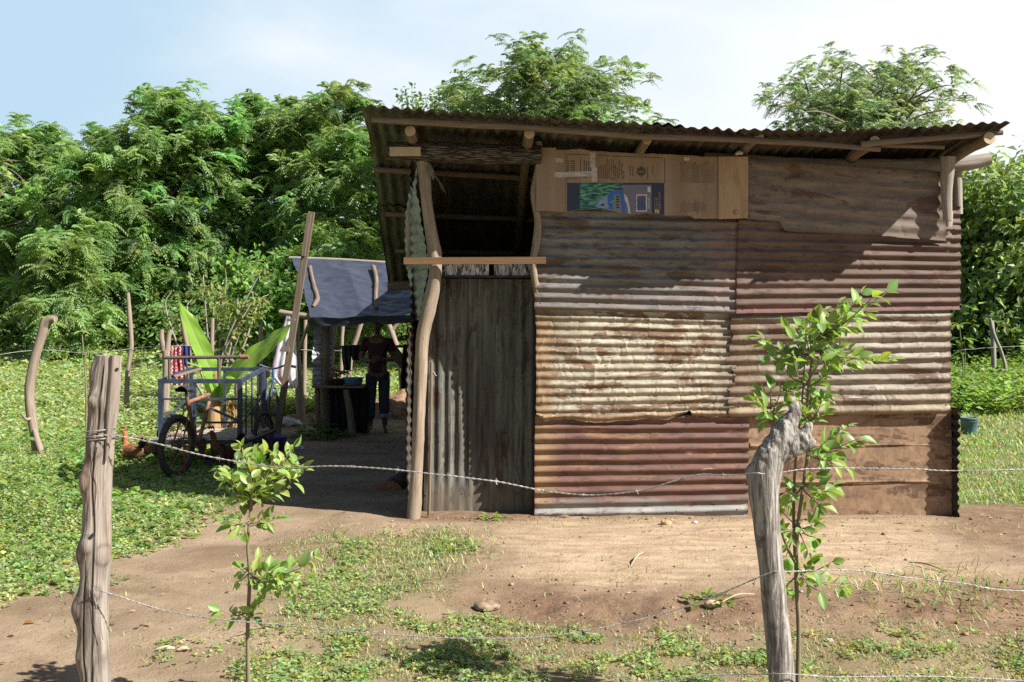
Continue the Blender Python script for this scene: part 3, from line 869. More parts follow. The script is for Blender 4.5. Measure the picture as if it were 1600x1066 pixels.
SH('wall_sheet', csheet([(836, 648), (1170, 648), (1169, 808), (835, 816)], 8.80, 0.0925, 0.0128, 22, dents=30, ddepth=0.004, jag=(0.006, 0.006, 0, 0.004)), MS_E,
   'red oxide corrugated sheet with a whitish lowest rib beside the door')
SH('wall_sheet', csheet([(837, 481), (1150, 490), (1148, 655), (838, 662)], 8.782, 0.073, 0.0088, 23, dents=130, ddepth=0.008, jag=(0.010, 0.014, 0, 0.012), bow=0.02, wav=0.005, rgh=0.001, crum=0.0012,
   bpoly=[(838, 650), (850, 658), (880, 655), (930, 661), (975, 657), (1010, 654), (1045, 656), (1060, 650), (1073, 646), (1077, 641), (1081, 650), (1100, 652), (1148, 650)], stain_shade=lambda U, V: 0.55 * sstep(0.26, 0.19, U + 0.03 * fbm(V * 9, U * 9, 5, 3)) * sstep(0.76, 0.82, V + 0.03 * fbm(U * 9, V * 3, 6, 3))), MS_C,
   'crumpled straw coloured corrugated sheet with a ragged lower edge')
SH('wall_sheet', csheet([(1143, 487), (1486, 482), (1484, 646), (1141, 652)], 8.762, 0.0895, 0.012, 24, dents=60, ddepth=0.006, jag=(0.055, 0.005, 0, 0.004), bow=0.02, crum=0.0025), MS_D,
   'grey straw corrugated sheet with a torn left edge')
SH('wall_sheet', csheet([(836, 326), (1157, 330), (1155, 491), (835, 483)], 8.755, 0.082, 0.0108, 25, dents=44, ddepth=0.006, jag=(0.01, 0.003, 0, 0.003)), MS_A,
   'grey brown corrugated sheet under the cardboard')
SH('wall_sheet', csheet([(1480, 320), (1499, 322), (1501, 420), (1480, 420)], 8.775, 0.078, 0.010, 26, jag=(0, 0.03, 0.03, 0)), MS_B)
SH('wall_sheet', csheet([(1153, 338), (1501, 352), (1501, 484), (1150, 490)], 8.738, 0.088, 0.012, 27, dents=30, ddepth=0.005, jag=(0.004, 0.008, 0, 0.004)), MS_B,
   'dull red corrugated sheet running past the right corner')
SH('wall_sheet', csheet([(1166, 248), (1474, 268), (1479, 377), (1166, 356)], 8.70, 0.113, 0.0062, 28, dents=34, ddepth=0.005, jag=(0, 0.012, 0.004, 0.006), bow=0.012,
   bpoly=[(1166, 343), (1218, 348), (1222, 355), (1226, 362), (1262, 364), (1330, 367), (1395, 370), (1440, 374), (1479, 377)]), MS_G, 'dusty brown worn sheet under the eave with a torn lower edge')

# ---- door of upright sheet
door = SH('door', csheet([(664, 435), (838, 437), (836, 812), (662, 812)], 8.83, 0.091, 0.0125, 30, along='v', dents=60, ddepth=0.005, bow=0.02, dy=(0.33, 0.31, 0.20, 0.22),
          stain_shade=lambda U, V: np.clip(sstep(0.24, 0.42, U + 0.05 * fbm(U * 20, V * 1.5, 4, 3)) * sstep(0.86, 0.70, U + 0.05 * fbm(U * 20, V * 1.5, 5, 3)) * sstep(0.84, 0.52, V + 0.5 * fbm(U * 15, V * 1.2, 7, 3)) * sstep(0.16, 0.28, V + 0.1 * fbm(U * 9, V * 2, 8, 3)) * 0.6, 0, 1),  # centre darkened: part stain, part shade of the recess put into the colour
          jag=(0.006, 0.004, 0, 0), flat=lambda U, V: 0.25 + 0.75 * sstep(0.10, 0.24, V)), MS_DOOR, 'dark mossy corrugated door with rust streaks')
SH('door_batten', tube([P(674, 566, 8.76), P(673, 690, 8.76), P(670, 806, 8.76)], 0.013, 8, 4, 0.2, 3), M_POLE)
mk('latch', [box(P(677, 583, 8.80), (0.035, 0.02, 0.028)), tube([P(674, 578, 8.79), P(682, 588, 8.79)], 0.004, 6, 1)], m_plain('latch steel', (0.25, 0.22, 0.19), 0.5, 0.6), door)

# ---- posts, beams
SH('post', tube([P(657, 236, 8.70), P(663, 275, 8.70), P(667, 320, 8.70), P(674, 365, 8.70), P(679, 398, 8.70), P(680, 432, 8.70), P(671, 478, 8.71), P(661, 525, 8.72), P(657, 590, 8.73), P(653, 700, 8.73), P(646, 812, 8.73)],
     [0.050, 0.050, 0.047, 0.05, 0.058, 0.054, 0.060, 0.056, 0.055, 0.054, 0.060], 24, 8, 0.16, 2), M_LOG, 'peeled crooked corner post beside the door')
SH('post', tube([P(841, 222, 8.74), P(843, 258, 8.74), P(835, 300, 8.74), P(840, 345, 8.74), P(838, 380, 8.74), P(833, 410, 8.74), P(838, 450, 8.78), P(845, 490, 8.86)],
     [0.03, 0.036, 0.034, 0.03, 0.034, 0.03, 0.03, 0.03], 12, 6, 0.12, 4), M_LOG)
SH('post', tube([P(1481, 345, 8.64), P(1479, 300, 8.64), P(1480, 268, 8.63), P(1481, 245, 8.62)], [0.035, 0.045, 0.055, 0.06], 14, 6, 0.12, 5)
   + tube([P(1480, 330, 8.76), P(1470, 600, 8.88), P(1470, 810, 8.9)], 0.045, 10, 3, 0.1, 6), M_GREYLOG, 'short forked post under the right end of the eave')
SH('post', tube([P(1497, 335, 8.9), P(1496, 285, 8.9), P(1494, 255, 8.9)], 0.04, 10, 3, 0.1, 8), M_GREYLOG)
SH('beam', tube([P(604, 236, 8.66), P(700, 239, 8.68), P(845, 243, 8.72)], [0.078, 0.086, 0.084], 20, 10, 0.10, 7), M_BARK, 'thick bark covered beam over the door opening')
SH('notch', box(P(633, 237, 8.585), (0.26, 0.016, 0.075)), M_ENDS, smooth=False)
SH('beam', tube([P(1100, 250, 8.87), P(1300, 262, 8.87), P(1480, 258, 8.87), P(1546, 249, 8.87)], [0.07, 0.075, 0.07, 0.055], 16, 8, 0.14, 9), M_GREYLOG)
SH('cross_plank', bar(P(631, 408, 8.60), P(853, 407, 8.60), 0.058, 0.028), M_PLANK, 'thin brown plank nailed across the opening above the door', False)
SH('beam', tube([P(606, 447, 11.95), P(700, 445, 11.95), P(1150, 445, 11.95)], 0.055, 10, 3, 0.1, 10), M_POLE)

# ---- roof
EX = np.array([-1.6, -1.18, 0.15, 1.02, 1.99, 3.06, 3.92, 4.3])
EZ = np.array([3.39, 3.383, 3.286, 3.235, 3.169, 3.189, 3.235, 3.26])


def roofz(X, Y):
    e = np.interp(X, EX, EZ)
    zf = e - 0.08 * (np.minimum(Y, 9.0) - 8.15)
    k = np.clip((Y - 9.0) / 3.2, 0, 1.2)
    return zf * (1 - k) + 2.16 * k


def roof_sheet(x0, x1, y0, y1, lift, seed, skew=0.0):
    rg = np.random.default_rng(seed)
    w = x1 - x0
    def fn(U, V):
        Y = y0 + (y1 - y0) * V + (0.02 * fbm(U * 4, U * 0, seed, 2) + skew * (U - 0.5)) * (1 - V)
        X = x0 + w * U
        sh = -0.24 * (Y - 8.15) / 4.05 * np.clip(1 - (X + 1.18) / 1.3, 0, 1)
        a = 0.012 * (0.9 + 0.3 * fbm(X * 2, Y * 2, seed, 2))
        Z = roofz(X, Y) + lift + a * np.sin(2 * PI * X / 0.095) + 0.01 * fbm(X * 1.5, Y * 1.5, seed + 1, 2) + 0.02 * fbm(X * 4, Y * 0, seed + 1, 2) * (1 - V) ** 4
        return np.stack((X + sh, Y, Z), -1)
    g_ = grid(fn, int(w / 0.095 * 9), 26, (w, y1 - y0))
    return (g_[0], g_[1], g_[2][:, ::-1].copy())


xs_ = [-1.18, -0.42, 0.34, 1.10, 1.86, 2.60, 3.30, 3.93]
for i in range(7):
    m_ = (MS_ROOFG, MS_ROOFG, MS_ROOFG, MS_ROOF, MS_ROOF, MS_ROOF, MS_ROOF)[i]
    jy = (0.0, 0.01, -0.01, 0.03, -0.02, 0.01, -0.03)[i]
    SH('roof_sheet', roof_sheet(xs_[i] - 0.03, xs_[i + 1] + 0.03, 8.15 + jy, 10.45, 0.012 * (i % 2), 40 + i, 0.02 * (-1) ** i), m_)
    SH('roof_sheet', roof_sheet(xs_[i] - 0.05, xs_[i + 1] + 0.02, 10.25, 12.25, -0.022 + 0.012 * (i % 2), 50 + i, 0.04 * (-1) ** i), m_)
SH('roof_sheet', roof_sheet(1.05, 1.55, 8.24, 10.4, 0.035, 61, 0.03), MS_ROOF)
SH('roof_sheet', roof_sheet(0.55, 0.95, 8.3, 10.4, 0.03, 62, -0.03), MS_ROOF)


def under(px, py, Y, drop):
    x = P(px, py, Y)[0]
    return np.array((x, Y, roofz(x, Y) - drop))


SH('purlin', tube([P(581, 187, 8.27), P(700, 193, 8.27), P(830, 200, 8.27), P(1000, 213, 8.27), P(1120, 217, 8.27), P(1260, 224, 8.27), P(1375, 234, 8.27)], [0.026, 0.029, 0.027, 0.026, 0.025, 0.025, 0.021], 10, 6, 0.18, 12), M_POLE, 'long thin pole under the front edge of the roof')
SH('purlin', tube([P(1345, 226, 8.25), P(1420, 219, 8.25), P(1500, 213, 8.25), P(1566, 207, 8.25)], [0.026, 0.026, 0.024, 0.022], 10, 6, 0.12, 13), M_POLE)
SH('purlin', tube([P(1376, 226, 8.33), P(1475, 230, 8.36)], [0.022, 0.018], 8, 3, 0.1, 14), M_POLE)
for k, (yy, dr) in enumerate(((9.5, 0.05), (10.35, 0.06), (11.2, 0.06), (12.05, 0.075))):
    SH('purlin', tube([(-1.28, yy, roofz(-1.2, yy) - dr), (0.0, yy, roofz(0, yy) - dr), (1.6, yy, roofz(1.6, yy) - dr), (3.85, yy, roofz(3.85, yy) - dr)], 0.028, 8, 3, 0.12, 15 + k), M_POLE)
for k, (ex, ey, ye, r) in enumerate(((641, 205, 8.36, 0.045), (827, 209, 8.33, 0.044), (1011, 219, 8.36, 0.038), (1186, 211, 8.28, 0.043), (1367, 221, 8.28, 0.045), (1546, 216, 8.2, 0.05))):
    a = P(ex, ey, ye)
    pts = [a] + [np.array((a[0] - 0.03 * (y - ye), y, min(roofz(a[0], y) - 0.085 - r, a[2] - 0.05 * (y - ye)))) for y in (8.8, 9.4, 10.4, 11.4, 12.2)]
    pts[1][2] = a[2] - 0.045
    SH('rafter', tube(pts, [r, r * 1.05, r, r, r, r], 10, 4, 0.1, 20 + k), M_POLE)
    t = unit((pts[0] - pts[1])[None])[0]
    SH('rafter_end', tube([pts[0] + t * 0.001, pts[0] + t * 0.004], r * 0.97, 12, 1), M_ENDS)

# ---- side, rear and inner walls
def side_wall(xw, y0, y1, z0, zt, seed, curl, pitch=0.076, amp=0.010):
    """Sheet with level corrugations running back from the front corner; zt(y) is its top."""
    n = int((zt(y0) - z0) / pitch * 9)
    def fn(U, V):
        Y = y0 + (y1 - y0) * U
        Z = z0 + (zt(Y) - z0) * V
        X = xw + amp * np.sin(2 * PI * Z / pitch) * (1 + 0.6 * fbm(Z * 3, Y, seed, 2)) + curl * np.clip(1 - (Y - y0) / 0.25, 0, 1) ** 2 * (0.6 + 0.8 * fbm(Z * 1.5, Z * 0, seed, 2)) + 0.02 * fbm(Z * 1.2, Y, seed + 3, 2)
        return np.stack((X, Y, Z), -1)
    return grid(fn, 60, n, (y1 - y0, zt(y0) - z0))


SH('side_wall', side_wall(-0.900, 8.76, 11.9, -0.05, lambda y: 1.62 + 0 * y, 71, -0.004, 0.085, 0.007), MS_ROOF)
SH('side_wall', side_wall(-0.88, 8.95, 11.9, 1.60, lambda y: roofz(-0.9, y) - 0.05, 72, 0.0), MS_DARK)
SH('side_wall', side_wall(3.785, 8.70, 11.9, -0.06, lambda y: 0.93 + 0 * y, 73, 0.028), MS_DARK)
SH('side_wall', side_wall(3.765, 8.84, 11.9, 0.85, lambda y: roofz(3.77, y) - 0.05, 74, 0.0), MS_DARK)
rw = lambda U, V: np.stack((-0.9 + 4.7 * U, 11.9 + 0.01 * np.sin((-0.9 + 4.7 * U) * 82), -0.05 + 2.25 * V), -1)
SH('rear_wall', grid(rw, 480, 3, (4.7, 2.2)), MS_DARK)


def flared(U, V):
    """The upper tin of the left wall, bent outwards at the corner so that its face shows."""
    z0, z1 = 500, 262
    py = z0 + (z1 - z0) * V
    rx = np.interp(py, [262, 300, 335, 380, 420, 460, 500], [654, 652, 658, 664, 668, 664, 655])
    lx = np.interp(py, [262, 300, 335, 380, 420, 460, 500], [652, 640, 634, 634, 637, 643, 650])
    a = np.stack(((rx - CXP) * 8.74 / FPX, 8.74 + 0 * rx, EYE - (py - HYP) * 8.74 / FPX), -1)
    b = np.stack(((lx - CXP) * 9.05 / FPX, 9.05 + 0 * rx, EYE - (py - HYP) * 9.05 / FPX), -1)
    p = a * (1 - U[..., None]) + b * U[..., None]
    w = 0.011 * np.sin(2 * PI * (p[..., 2]) / 0.08 + 2.2 * U)
    p[..., 0] -= w * 0.4 - 0.025 * fbm(U * 2, V * 5, 77, 3); p[..., 1] -= w * 0.8 + 0.03 * np.sin(U * PI) * fbm(U, V * 4, 78, 2)
    return p
SH('side_wall', grid(flared, 24, 150, (0.4, 1.3)), MS_GREEN, 'green grey tin bent outwards at the left corner')
SH('batten', tube([P(641, 318, 8.98), P(640, 360, 8.98), P(639, 402, 8.98)], [0.018, 0.02, 0.016], 8, 3, 0.15, 81), M_LOG)

# unseen back room, added so that its second roof shades the yard behind the house
def shade_roof(U, V):
    X, Y = -1.15 + 4.95 * U, 11.3 + 4.8 * V
    return np.stack((X, Y, 2.72 + 0.06 * (Y - 11.3) + 0.01 * np.sin(X * 82)), -1)
SH('roof_sheet', grid(shade_roof, 500, 6, (4.95, 4.8)), MS_ROOF)  # added out of sight to cast shade on yard and tarpaulin
SH('post', tube([(-0.75, 15.9, 0.1), (-0.78, 15.9, 2.97)], 0.06, 10, 3, 0.1, 83), M_POLE)
SH('post', tube([(3.6, 15.9, 0.1), (3.6, 15.9, 2.97)], 0.06, 10, 3, 0.1, 84), M_POLE)
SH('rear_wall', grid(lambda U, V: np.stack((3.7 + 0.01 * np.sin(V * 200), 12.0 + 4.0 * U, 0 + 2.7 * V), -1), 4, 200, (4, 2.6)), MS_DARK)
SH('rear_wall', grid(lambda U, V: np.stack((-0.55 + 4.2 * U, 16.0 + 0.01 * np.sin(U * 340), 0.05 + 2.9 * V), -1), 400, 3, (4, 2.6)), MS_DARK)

# wrinkled plastic above the door
gp = G('grey plastic')
M_PLASTIC = gp.out(gp.mix(gp.mr(gp.noise(gp.uv((30, 8, 1)), 1.0, 4, 0.6, 1.0), 0.42, 0.6), (0.05, 0.05, 0.06), (0.62, 0.62, 0.68)), 0.22, 0, 0.6)
def plas(px0, px1, sd):
    def fn(U, V):
        px = px0 + (px1 - px0) * U; py = 434 - 26 * V
        p = np.stack(((px - CXP) * 8.9 / FPX, 8.9 - 0.05 * V + 0 * px, EYE - (py - HYP) * 8.9 / FPX), -1)
        ph = U * 60 + V * 9 + 5 * fbm(U * 3, V, sd, 2)
        p[..., 1] += 0.016 * np.abs(np.sin(ph)) * (0.4 + fbm(U * 7, V * 2, sd + 1, 2)) + 0.02 * fbm(U * 14, V * 3, sd + 2, 3)
        return p
    return grid(fn, 130, 16, (0.8, 0.15))
SH('plastic_strip', [plas(686, 764, 91), plas(772, 834, 95)], M_PLASTIC, 'wrinkled grey plastic stuffed in above the door')
SH('ledge', bar(P(684, 432, 8.88), P(838, 433, 8.88), 0.02, 0.04), m_plain('dark ledge', (0.03, 0.028, 0.025), 0.8), smooth=False)

# ---- cardboard and board under the eave
g = G('cardboard')
cb = g.noise(g.uv((6, 4, 1)), 1.0, 5)
c = g.mix(g.mr(cb, 0.35, 0.65), (0.26, 0.18, 0.125), (0.34, 0.245, 0.18))
c = g.mix(g.m('MULTIPLY', g.mr(g.noise(g.uv((2.2, 3, 1), (4, 4, 0)), 1.0, 5), 0.5, 0.68), 0.7), c, (0.18, 0.12, 0.09))
M_CARD = g.out(c, 0.85, 0, 0.2, g.bump(g.noise(g.uv((2, 90, 1)), 1.0, 2), 0.12, 0.004))
CY = 8.70
def cwarp(px, py):
    return 0.010 * fbm(px * 0.03, py * 0.03, 101, 3) + 0.004 * np.sin(px * 0.09)
def cpt(px, py, off=0.0):
    px = np.asarray(px, float); py = np.asarray(py, float)
    Y = CY - off
    return np.stack(((px - CXP) * Y / FPX, Y - cwarp(px, py) + 0 * px, EYE - (py - HYP) * Y / FPX), -1)
def patch(x0, y0, x1, y1, off=0.002, nu=None, nv=None, top=None, bot=None):
    def fn(U, V):
        px = x0 + (x1 - x0) * U
        t = top(px) if top else y0
        b = bot(px) if bot else y1
        return cpt(px, b + (t - b) * V, off)
    return grid(fn, nu or max(2, int(abs(x1 - x0) / 4) + 1), nv or max(2, int(abs(y1 - y0) / 4) + 1), (abs(x1 - x0) * 0.00545, abs(y1 - y0) * 0.00545))
ctop = lambda px: np.interp(px, [880, 905, 925, 1000, 1040, 1125], [234, 233, 236, 240, 241, 246]) + 0.8 * fbm(px * 0.2, px * 0, 5, 2)
cbot = lambda px: np.interp(px, [868, 884, 905, 930, 960, 985, 1008, 1040, 1060, 1078, 1084, 1125], [330, 332, 328, 327, 331, 336, 333, 337, 337, 337, 342, 342]) + 0.8 * fbm(px * 0.13, px * 0, 6, 3)
card = SH('cardboard_panel', patch(866, 0, 1125, 0, 0.0, 80, 28, ctop, cbot), M_CARD, 'flattened printed cardboard box with a picture and lines of print')
SH('cardboard_panel', patch(838, 0, 869, 0, 0.006, 10, 28, lambda px: 231 + 0 * px, lambda px: 330 + 0 * px), M_CARD, 'plain cardboard flap beside the door opening')
SH('cardboard_panel', patch(866, 0, 883, 0, 0.004, 6, 28, lambda px: 235 + 0 * px, lambda px: 331 + 0 * px), M_CARD)

def ink(name, col, rough=0.6, transl=0): return m_plain(name, col, rough, 0, 0.15, 40)
M_INK = ink('print ink', (0.085, 0.06, 0.05)); M_INKF = ink('faded print', (0.17, 0.115, 0.085))
M_NAVY = ink('print navy', (0.035, 0.045, 0.085)); M_WHT = ink('print white', (0.5, 0.52, 0.56)); M_BLUE = ink('print blue', (0.05, 0.14, 0.45))
M_PBL = ink('print pale blue', (0.22, 0.30, 0.48)); M_RED = ink('print red', (0.35, 0.05, 0.05)); M_YEL = ink('print yellow', (0.55, 0.48, 0.2)); M_ORG = ink('print rust', (0.33, 0.14, 0.10))
g = G('print green photo')
nn = g.noise(g.uv((13, 9, 1)), 1.0, 3, 0.5)
M_GRN = g.out(g.mix(g.mr(nn, 0.40, 0.62), (0.02, 0.05, 0.075), g.mix(g.mr(g.noise(g.uv((8, 16, 1), (2, 1, 0)), 1.0, 2), 0.4, 0.65), (0.04, 0.30, 0.17), (0.22, 0.46, 0.30))), 0.45)
g = G('print gravel photo')
M_GRV = g.out(g.mix(g.mr(g.noise(g.uv((70, 70, 1)), 1.0, 3), 0.35, 0.65), (0.07, 0.065, 0.10), (0.27, 0.25, 0.32)), 0.45)
# the picture: dark side, green garden, a blue and grey container, gravel, a framed card, a dark side with yellow marks
pic = mk('printed_picture', patch(886, 286, 1038, 0, 0.0015, 40, 14, None, lambda px: cbot(px) - 0.6), M_NAVY, card)
mk('garden_print', patch(906, 287, 975, 0, 0.003, 24, 14, None, lambda px: cbot(px) - 0.7), M_GRN, card)
mk('gravel_print', patch(972, 289, 1018, 0, 0.003, 14, 14, lambda px: 289 + 0 * px, lambda px: cbot(px) - 0.7), M_GRV, card)
def poly(pts, off):
    v = cpt([p[0] for p in pts], [p[1] for p in pts], off)
    return (v, [tuple(range(len(pts)))[::-1]], np.array([[p[0] * .005, p[1] * .005] for p in pts]))
mk('container_print', [poly([(931, 324), (934, 316), (946, 307), (952, 301), (953, 327)], 0.0042)], M_PBL, card, False)
mk('container_print', [poly([(951, 327), (949, 305), (955, 299), (962, 297), (970, 297), (974, 301), (976, 312), (976, 334), (972, 334), (970, 304), (960, 304), (957, 328)], 0.0046)], M_BLUE, card, False)
mk('container_print', [poly([(957, 329), (959, 304), (969, 303), (972, 334), (962, 331)], 0.0044)], ink('print grey', (0.20, 0.21, 0.24)), card, False)
mk('container_print', [poly([(975, 302), (980, 308), (983, 318), (985, 334), (982, 334), (980, 320), (976, 312)], 0.0045)], M_WHT, card, False)
for y in (306, 310, 314, 319, 323): mk('print_letter', [patch(963, y, 967.5, y + 2.6, 0.0056)], M_INK, card, False)
mk('card_print', [patch(994, 304, 1011, 331, 0.0046)], M_WHT, card, False)
mk('card_print', [patch(995.5, 306, 1009, 329, 0.0056)], ink('print slate', (0.07, 0.09, 0.17)), card, False)
mk('card_print', [poly([(996, 306.5), (1004, 307), (998, 312)], 0.0066)], M_RED, card, False)
mk('card_print', [patch(1011.5, 292, 1016.5, 300.5, 0.0046)], M_WHT, card, False)
mk('print_lettering', [patch(1012.6 + i * 1.5, 308 + i * 2, 1013.3 + i * 1.5, 327 - i, 0.0046) for i in range(2)], M_WHT, card, False)
rg = np.random.default_rng(3)
mk('print_lettering', [patch(1029 + dx, y, 1029 + dx + rg.uniform(2.2, 4), y + rg.uniform(1, 2.2), 0.003) for y in np.arange(300, 332, 2.9) for dx in (0,)], M_ORG, card, False)
mk('print_lettering', [patch(1022 + dx, y, 1022 + dx + rg.uniform(1.5, 2.6), y + 1.4, 0.003) for y in np.arange(309, 330, 2.6) for dx in (0, 3.2)], ink('print olive', (0.2, 0.2, 0.12)), card, False)
mk('print_lettering', [patch(1023.5, 327, 1025.4, 333, 0.004), patch(1026.4, 327.5, 1029.2, 333.5, 0.004)], M_YEL, card, False)
# outline, label, columns of upright print
def line(x0, y0, x1, y1, w=0.9, off=0.0016):
    k = max(2, int(max(abs(x1 - x0), abs(y1 - y0)) / 4))
    def fn(U, V):
        dx, dy = x1 - x0, y1 - y0; L = math.hypot(dx, dy)
        return cpt(x0 + dx * U - dy / L * w * (V - 0.5), y0 + dy * U + dx / L * w * (V - 0.5), off)
    g_ = grid(fn, k, 2); return (g_[0], g_[1][:, ::-1].copy(), g_[2])
mk('print_outline', [line(886, 241, 1038.5, 247), line(886, 241, 886, 285), line(1038.5, 247, 1038.5, 286), line(907.5, 243, 907.5, 286, 0.5), line(888, 279, 905, 279), line(907, 277, 907, 251), line(888, 250, 888, 278)], M_INK, card, False)
mk('print_lettering', [patch(892, 251, 897.5, 275, 0.0016)], M_INK, card, False)
mk('print_lettering', [patch(893, 253 + i * 3.4, 896, 254.6 + i * 3.4, 0.003) for i in range(6)], ink('print bare', (0.40, 0.30, 0.24)), card, False)
cols = [(912, 250, 279), (915.5, 252, 279), (919, 252, 276), (922, 254, 278), (935, 261, 279), (938.5, 259, 279), (942, 258, 279), (945, 256, 280), (948, 248, 280), (951, 250, 280), (954.5, 249, 281), (958, 252, 281), (961, 258, 280), (964, 262, 279), (967, 250, 279), (971, 254, 280), (974, 268, 280), (984, 259, 274), (988, 260, 275), (1011, 262, 281), (1019, 260, 276)]
dash = []
for (x, a, b) in cols:
    y = a
    while y < b:
        L = rg.uniform(1.4, 4.2); dash.append(patch(x, y, x + rg.uniform(1.1, 1.9), min(y + L, b), 0.0016, 2, 2)); y += L + rg.uniform(0.5, 1.0)
mk('print_lettering', dash, M_INK, card, False)
dash = []
for x in np.concatenate((np.arange(1064, 1116, 3.1), )):
    for (a, b) in ((252 + rg.uniform(0, 6), 286), (311 + rg.uniform(0, 8), 334 - rg.uniform(0, 6))):
        y = a
        if (a > 300 and (x > 1104)): continue
        while y < b:
            L = rg.uniform(1.4, 4.2); dash.append(patch(x, y, x + (2.3 if 1082 < x < 1090 else 1.3), min(y + L, b), 0.0016, 2, 2)); y += L + rg.uniform(0.5, 1.0)
mk('print_lettering', dash, M_INKF, card, False)
t = np.linspace(0, 2 * PI, 25)[:-1]
ring = [(1002 + 7 * math.cos(a), 268 + 7 * math.sin(a)) for a in t]
mk('print_emblem', [poly(ring, 0.0016), patch(1001.3, 259.5, 1002.7, 262, 0.0016), patch(1001.3, 274, 1002.7, 277, 0.0016)], M_INK, card, False)
mk('print_emblem', [patch(998 + i * 2.2, 267, 999.4 + i * 2.2, 270, 0.003) for i in range(4)], M_CARD, card, False)
M_TAPE = m_plain('packing tape', (0.42, 0.36, 0.32), 0.3, 0, 0.2, 30, 0.5)
mk('tape', [patch(866, 269, 888, 277.5, 0.0075), patch(888, 268, 932, 276, 0.0032)], M_TAPE, card)
mk('tape', [patch(922, 238, 930.5, 262, 0.0024), patch(924, 262, 933, 285, 0.0036)], M_TAPE, card)
mk('tape', [patch(866, 247, 880, 254, 0.006)], M_TAPE, card)
mk('tape', [patch(1069, 246, 1077, 251, 0.003)], M_WHT, card)

M_PLY = m_wood('plywood', (0.36, 0.245, 0.15), (0.45, 0.32, 0.20), (0.33, 0.20, 0.11), 3, 50, 0.1, 0.8, 0.1, 0.2)
def ply(U, V):
    b = 342 + 2.2 * (U - 0.5) ** 2 - 3 * (U > 0.55) * (U - 0.55)
    px = 1123 + 46 * U; py = b + (245 - b) * V
    Y = 8.672 - 0.004 * np.sin(U * 3)
    return np.stack(((px - CXP) * Y / FPX, Y + 0 * px, EYE - (py - HYP) * Y / FPX), -1)
pf = grid(ply, 16, 24, (0.25, 0.53))
board = SH('plywood_board', [pf, bar(P(1123.5, 245, 8.678), P(1123.5, 342, 8.678), 0.003, 0.012), bar(P(1168.5, 245, 8.678), P(1168.5, 341, 8.678), 0.003, 0.012)], M_PLY, 'light plywood board nailed between cardboard and tin')
mk('bottle_cap', tube([P(1149.5, 332, 8.668), P(1149.5, 332, 8.658)], 0.017, 14, 1), ink('cap red', (0.45, 0.06, 0.06)), board)
mk('cap_mark', tube([P(1150.3, 332, 8.6575), P(1150.3, 332, 8.6565)], 0.007, 8, 1), M_WHT, board)
SH('rag', tube([P(1150, 241, 8.68), P(1155, 239, 8.66), P(1160, 240, 8.68)], [0.012, 0.018, 0.01], 8, 3, 0.3, 5), m_plain('pale rag', (0.5, 0.47, 0.45), 0.9))
# dry fibres caught at the corner post
SH('dry_fibres', sum([tube([P(672, 258 + i * 3, 8.62), P(677 + i, 270 + i * 3, 8.6), P(684 + 3 * i, 280 + 4 * i, 8.58), P(690 + 3 * i, 296 + 3 * i, 8.6)], 0.0022, 4, 3) for i in range(3)], [])
   + tube([P(670, 256, 8.63), P(674, 268, 8.61), P(677, 281, 8.62)], [0.012, 0.02, 0.006], 7, 3, 0.5, 4), M_POLE)

cut = tube([(P(605, 775, 10.3) + np.array((0.02, 0, 0))), P(622, 775, 10.3) + np.array((0.0, 0.55, 0.0)), P(622, 775, 10.3) + np.array((0.05, 1.0, 0.0))], [0.155, 0.16, 0.155], 22, 6, 0.05, 3)
lg = thing('log', (-1.2, 10.5, 0), 'thick felled log with a red brown sawn end lying in the shade beside the house', 'log')
mk('bark', cut[:1] + cut[2:], M_BARK, lg)
mk('sawn_end', [cut[1]], m_wood('red heartwood', (0.26, 0.09, 0.045), (0.36, 0.15, 0.08), None, 14, 14, 0.2, 0.8, 0, 0.3), lg)
# ================================================================== the yard behind: shelter, table, person, tricycle ...
def on(px, Y, dz=0.0):
    x = (px - CXP) * Y / FPX
    return np.array((x, Y, float(gz(x, Y)) + dz))


# ---------------------------------------------------------------- tarpaulin shelter
sh = thing('tarp_shelter', on(560, 15.6), 'open cooking shelter of rough poles under a dark blue tarpaulin', 'shelter')
g = G('blue tarpaulin')
tn = g.noise(g.uv((5, 9, 1)), 1.0, 5, 0.6, 0.8)
M_TARP = g.out(g.mix(g.mr(tn, 0.35, 0.7), (0.035, 0.041, 0.064), (0.05, 0.058, 0.084)), 0.5, 0, 0.45, g.bump(g.noise(g.uv((26, 14, 1)), 1.0, 4, 0.6, 1.2), 0.35, 0.015))
TR0, TR1, TF0, TF1 = P(454, 404, 17.0), P(700, 415, 17.0), P(484, 498, 15.0), P(730, 490, 15.0)


def tarp(U, V):
    p = (TR0 * ((1 - U) * V)[..., None] + TR1 * (U * V)[..., None] + TF1 * (U * (1 - V))[..., None] + TF0 * ((1 - U) * (1 - V))[..., None])
    x, y = U * 2.6, V * 2.2
    w = 0.022 * (1 - np.abs(fbm(x * 1.6 + y * 1.1, y * 2.6 - x * 0.5, 111, 3)) * 2) + 0.03 * fbm(x * 1.2, y * 1.2, 112, 3) + 0.010 * (1 - 2 * np.abs(fbm(x * 3.5 + y, y * 4.2, 113, 3)))
    p[..., 2] += w - 0.05 * np.sin(PI * np.clip(U * 3 % 1, 0, 1)) * np.sin(PI * V)
    p[..., 0] += 0.05 * np.sin(PI * V) * (1 - U) - 0.025 * fbm(V * 9, V * 0, 114, 3) * (1 - U) ** 6
    p[..., 2] += (0.03 * fbm(U * 6, U * 0, 115, 3)) * (1 - V) ** 6
    return p
mk('tarpaulin', [grid(tarp, 130, 90, (2.6, 2.2))], M_TARP, sh)
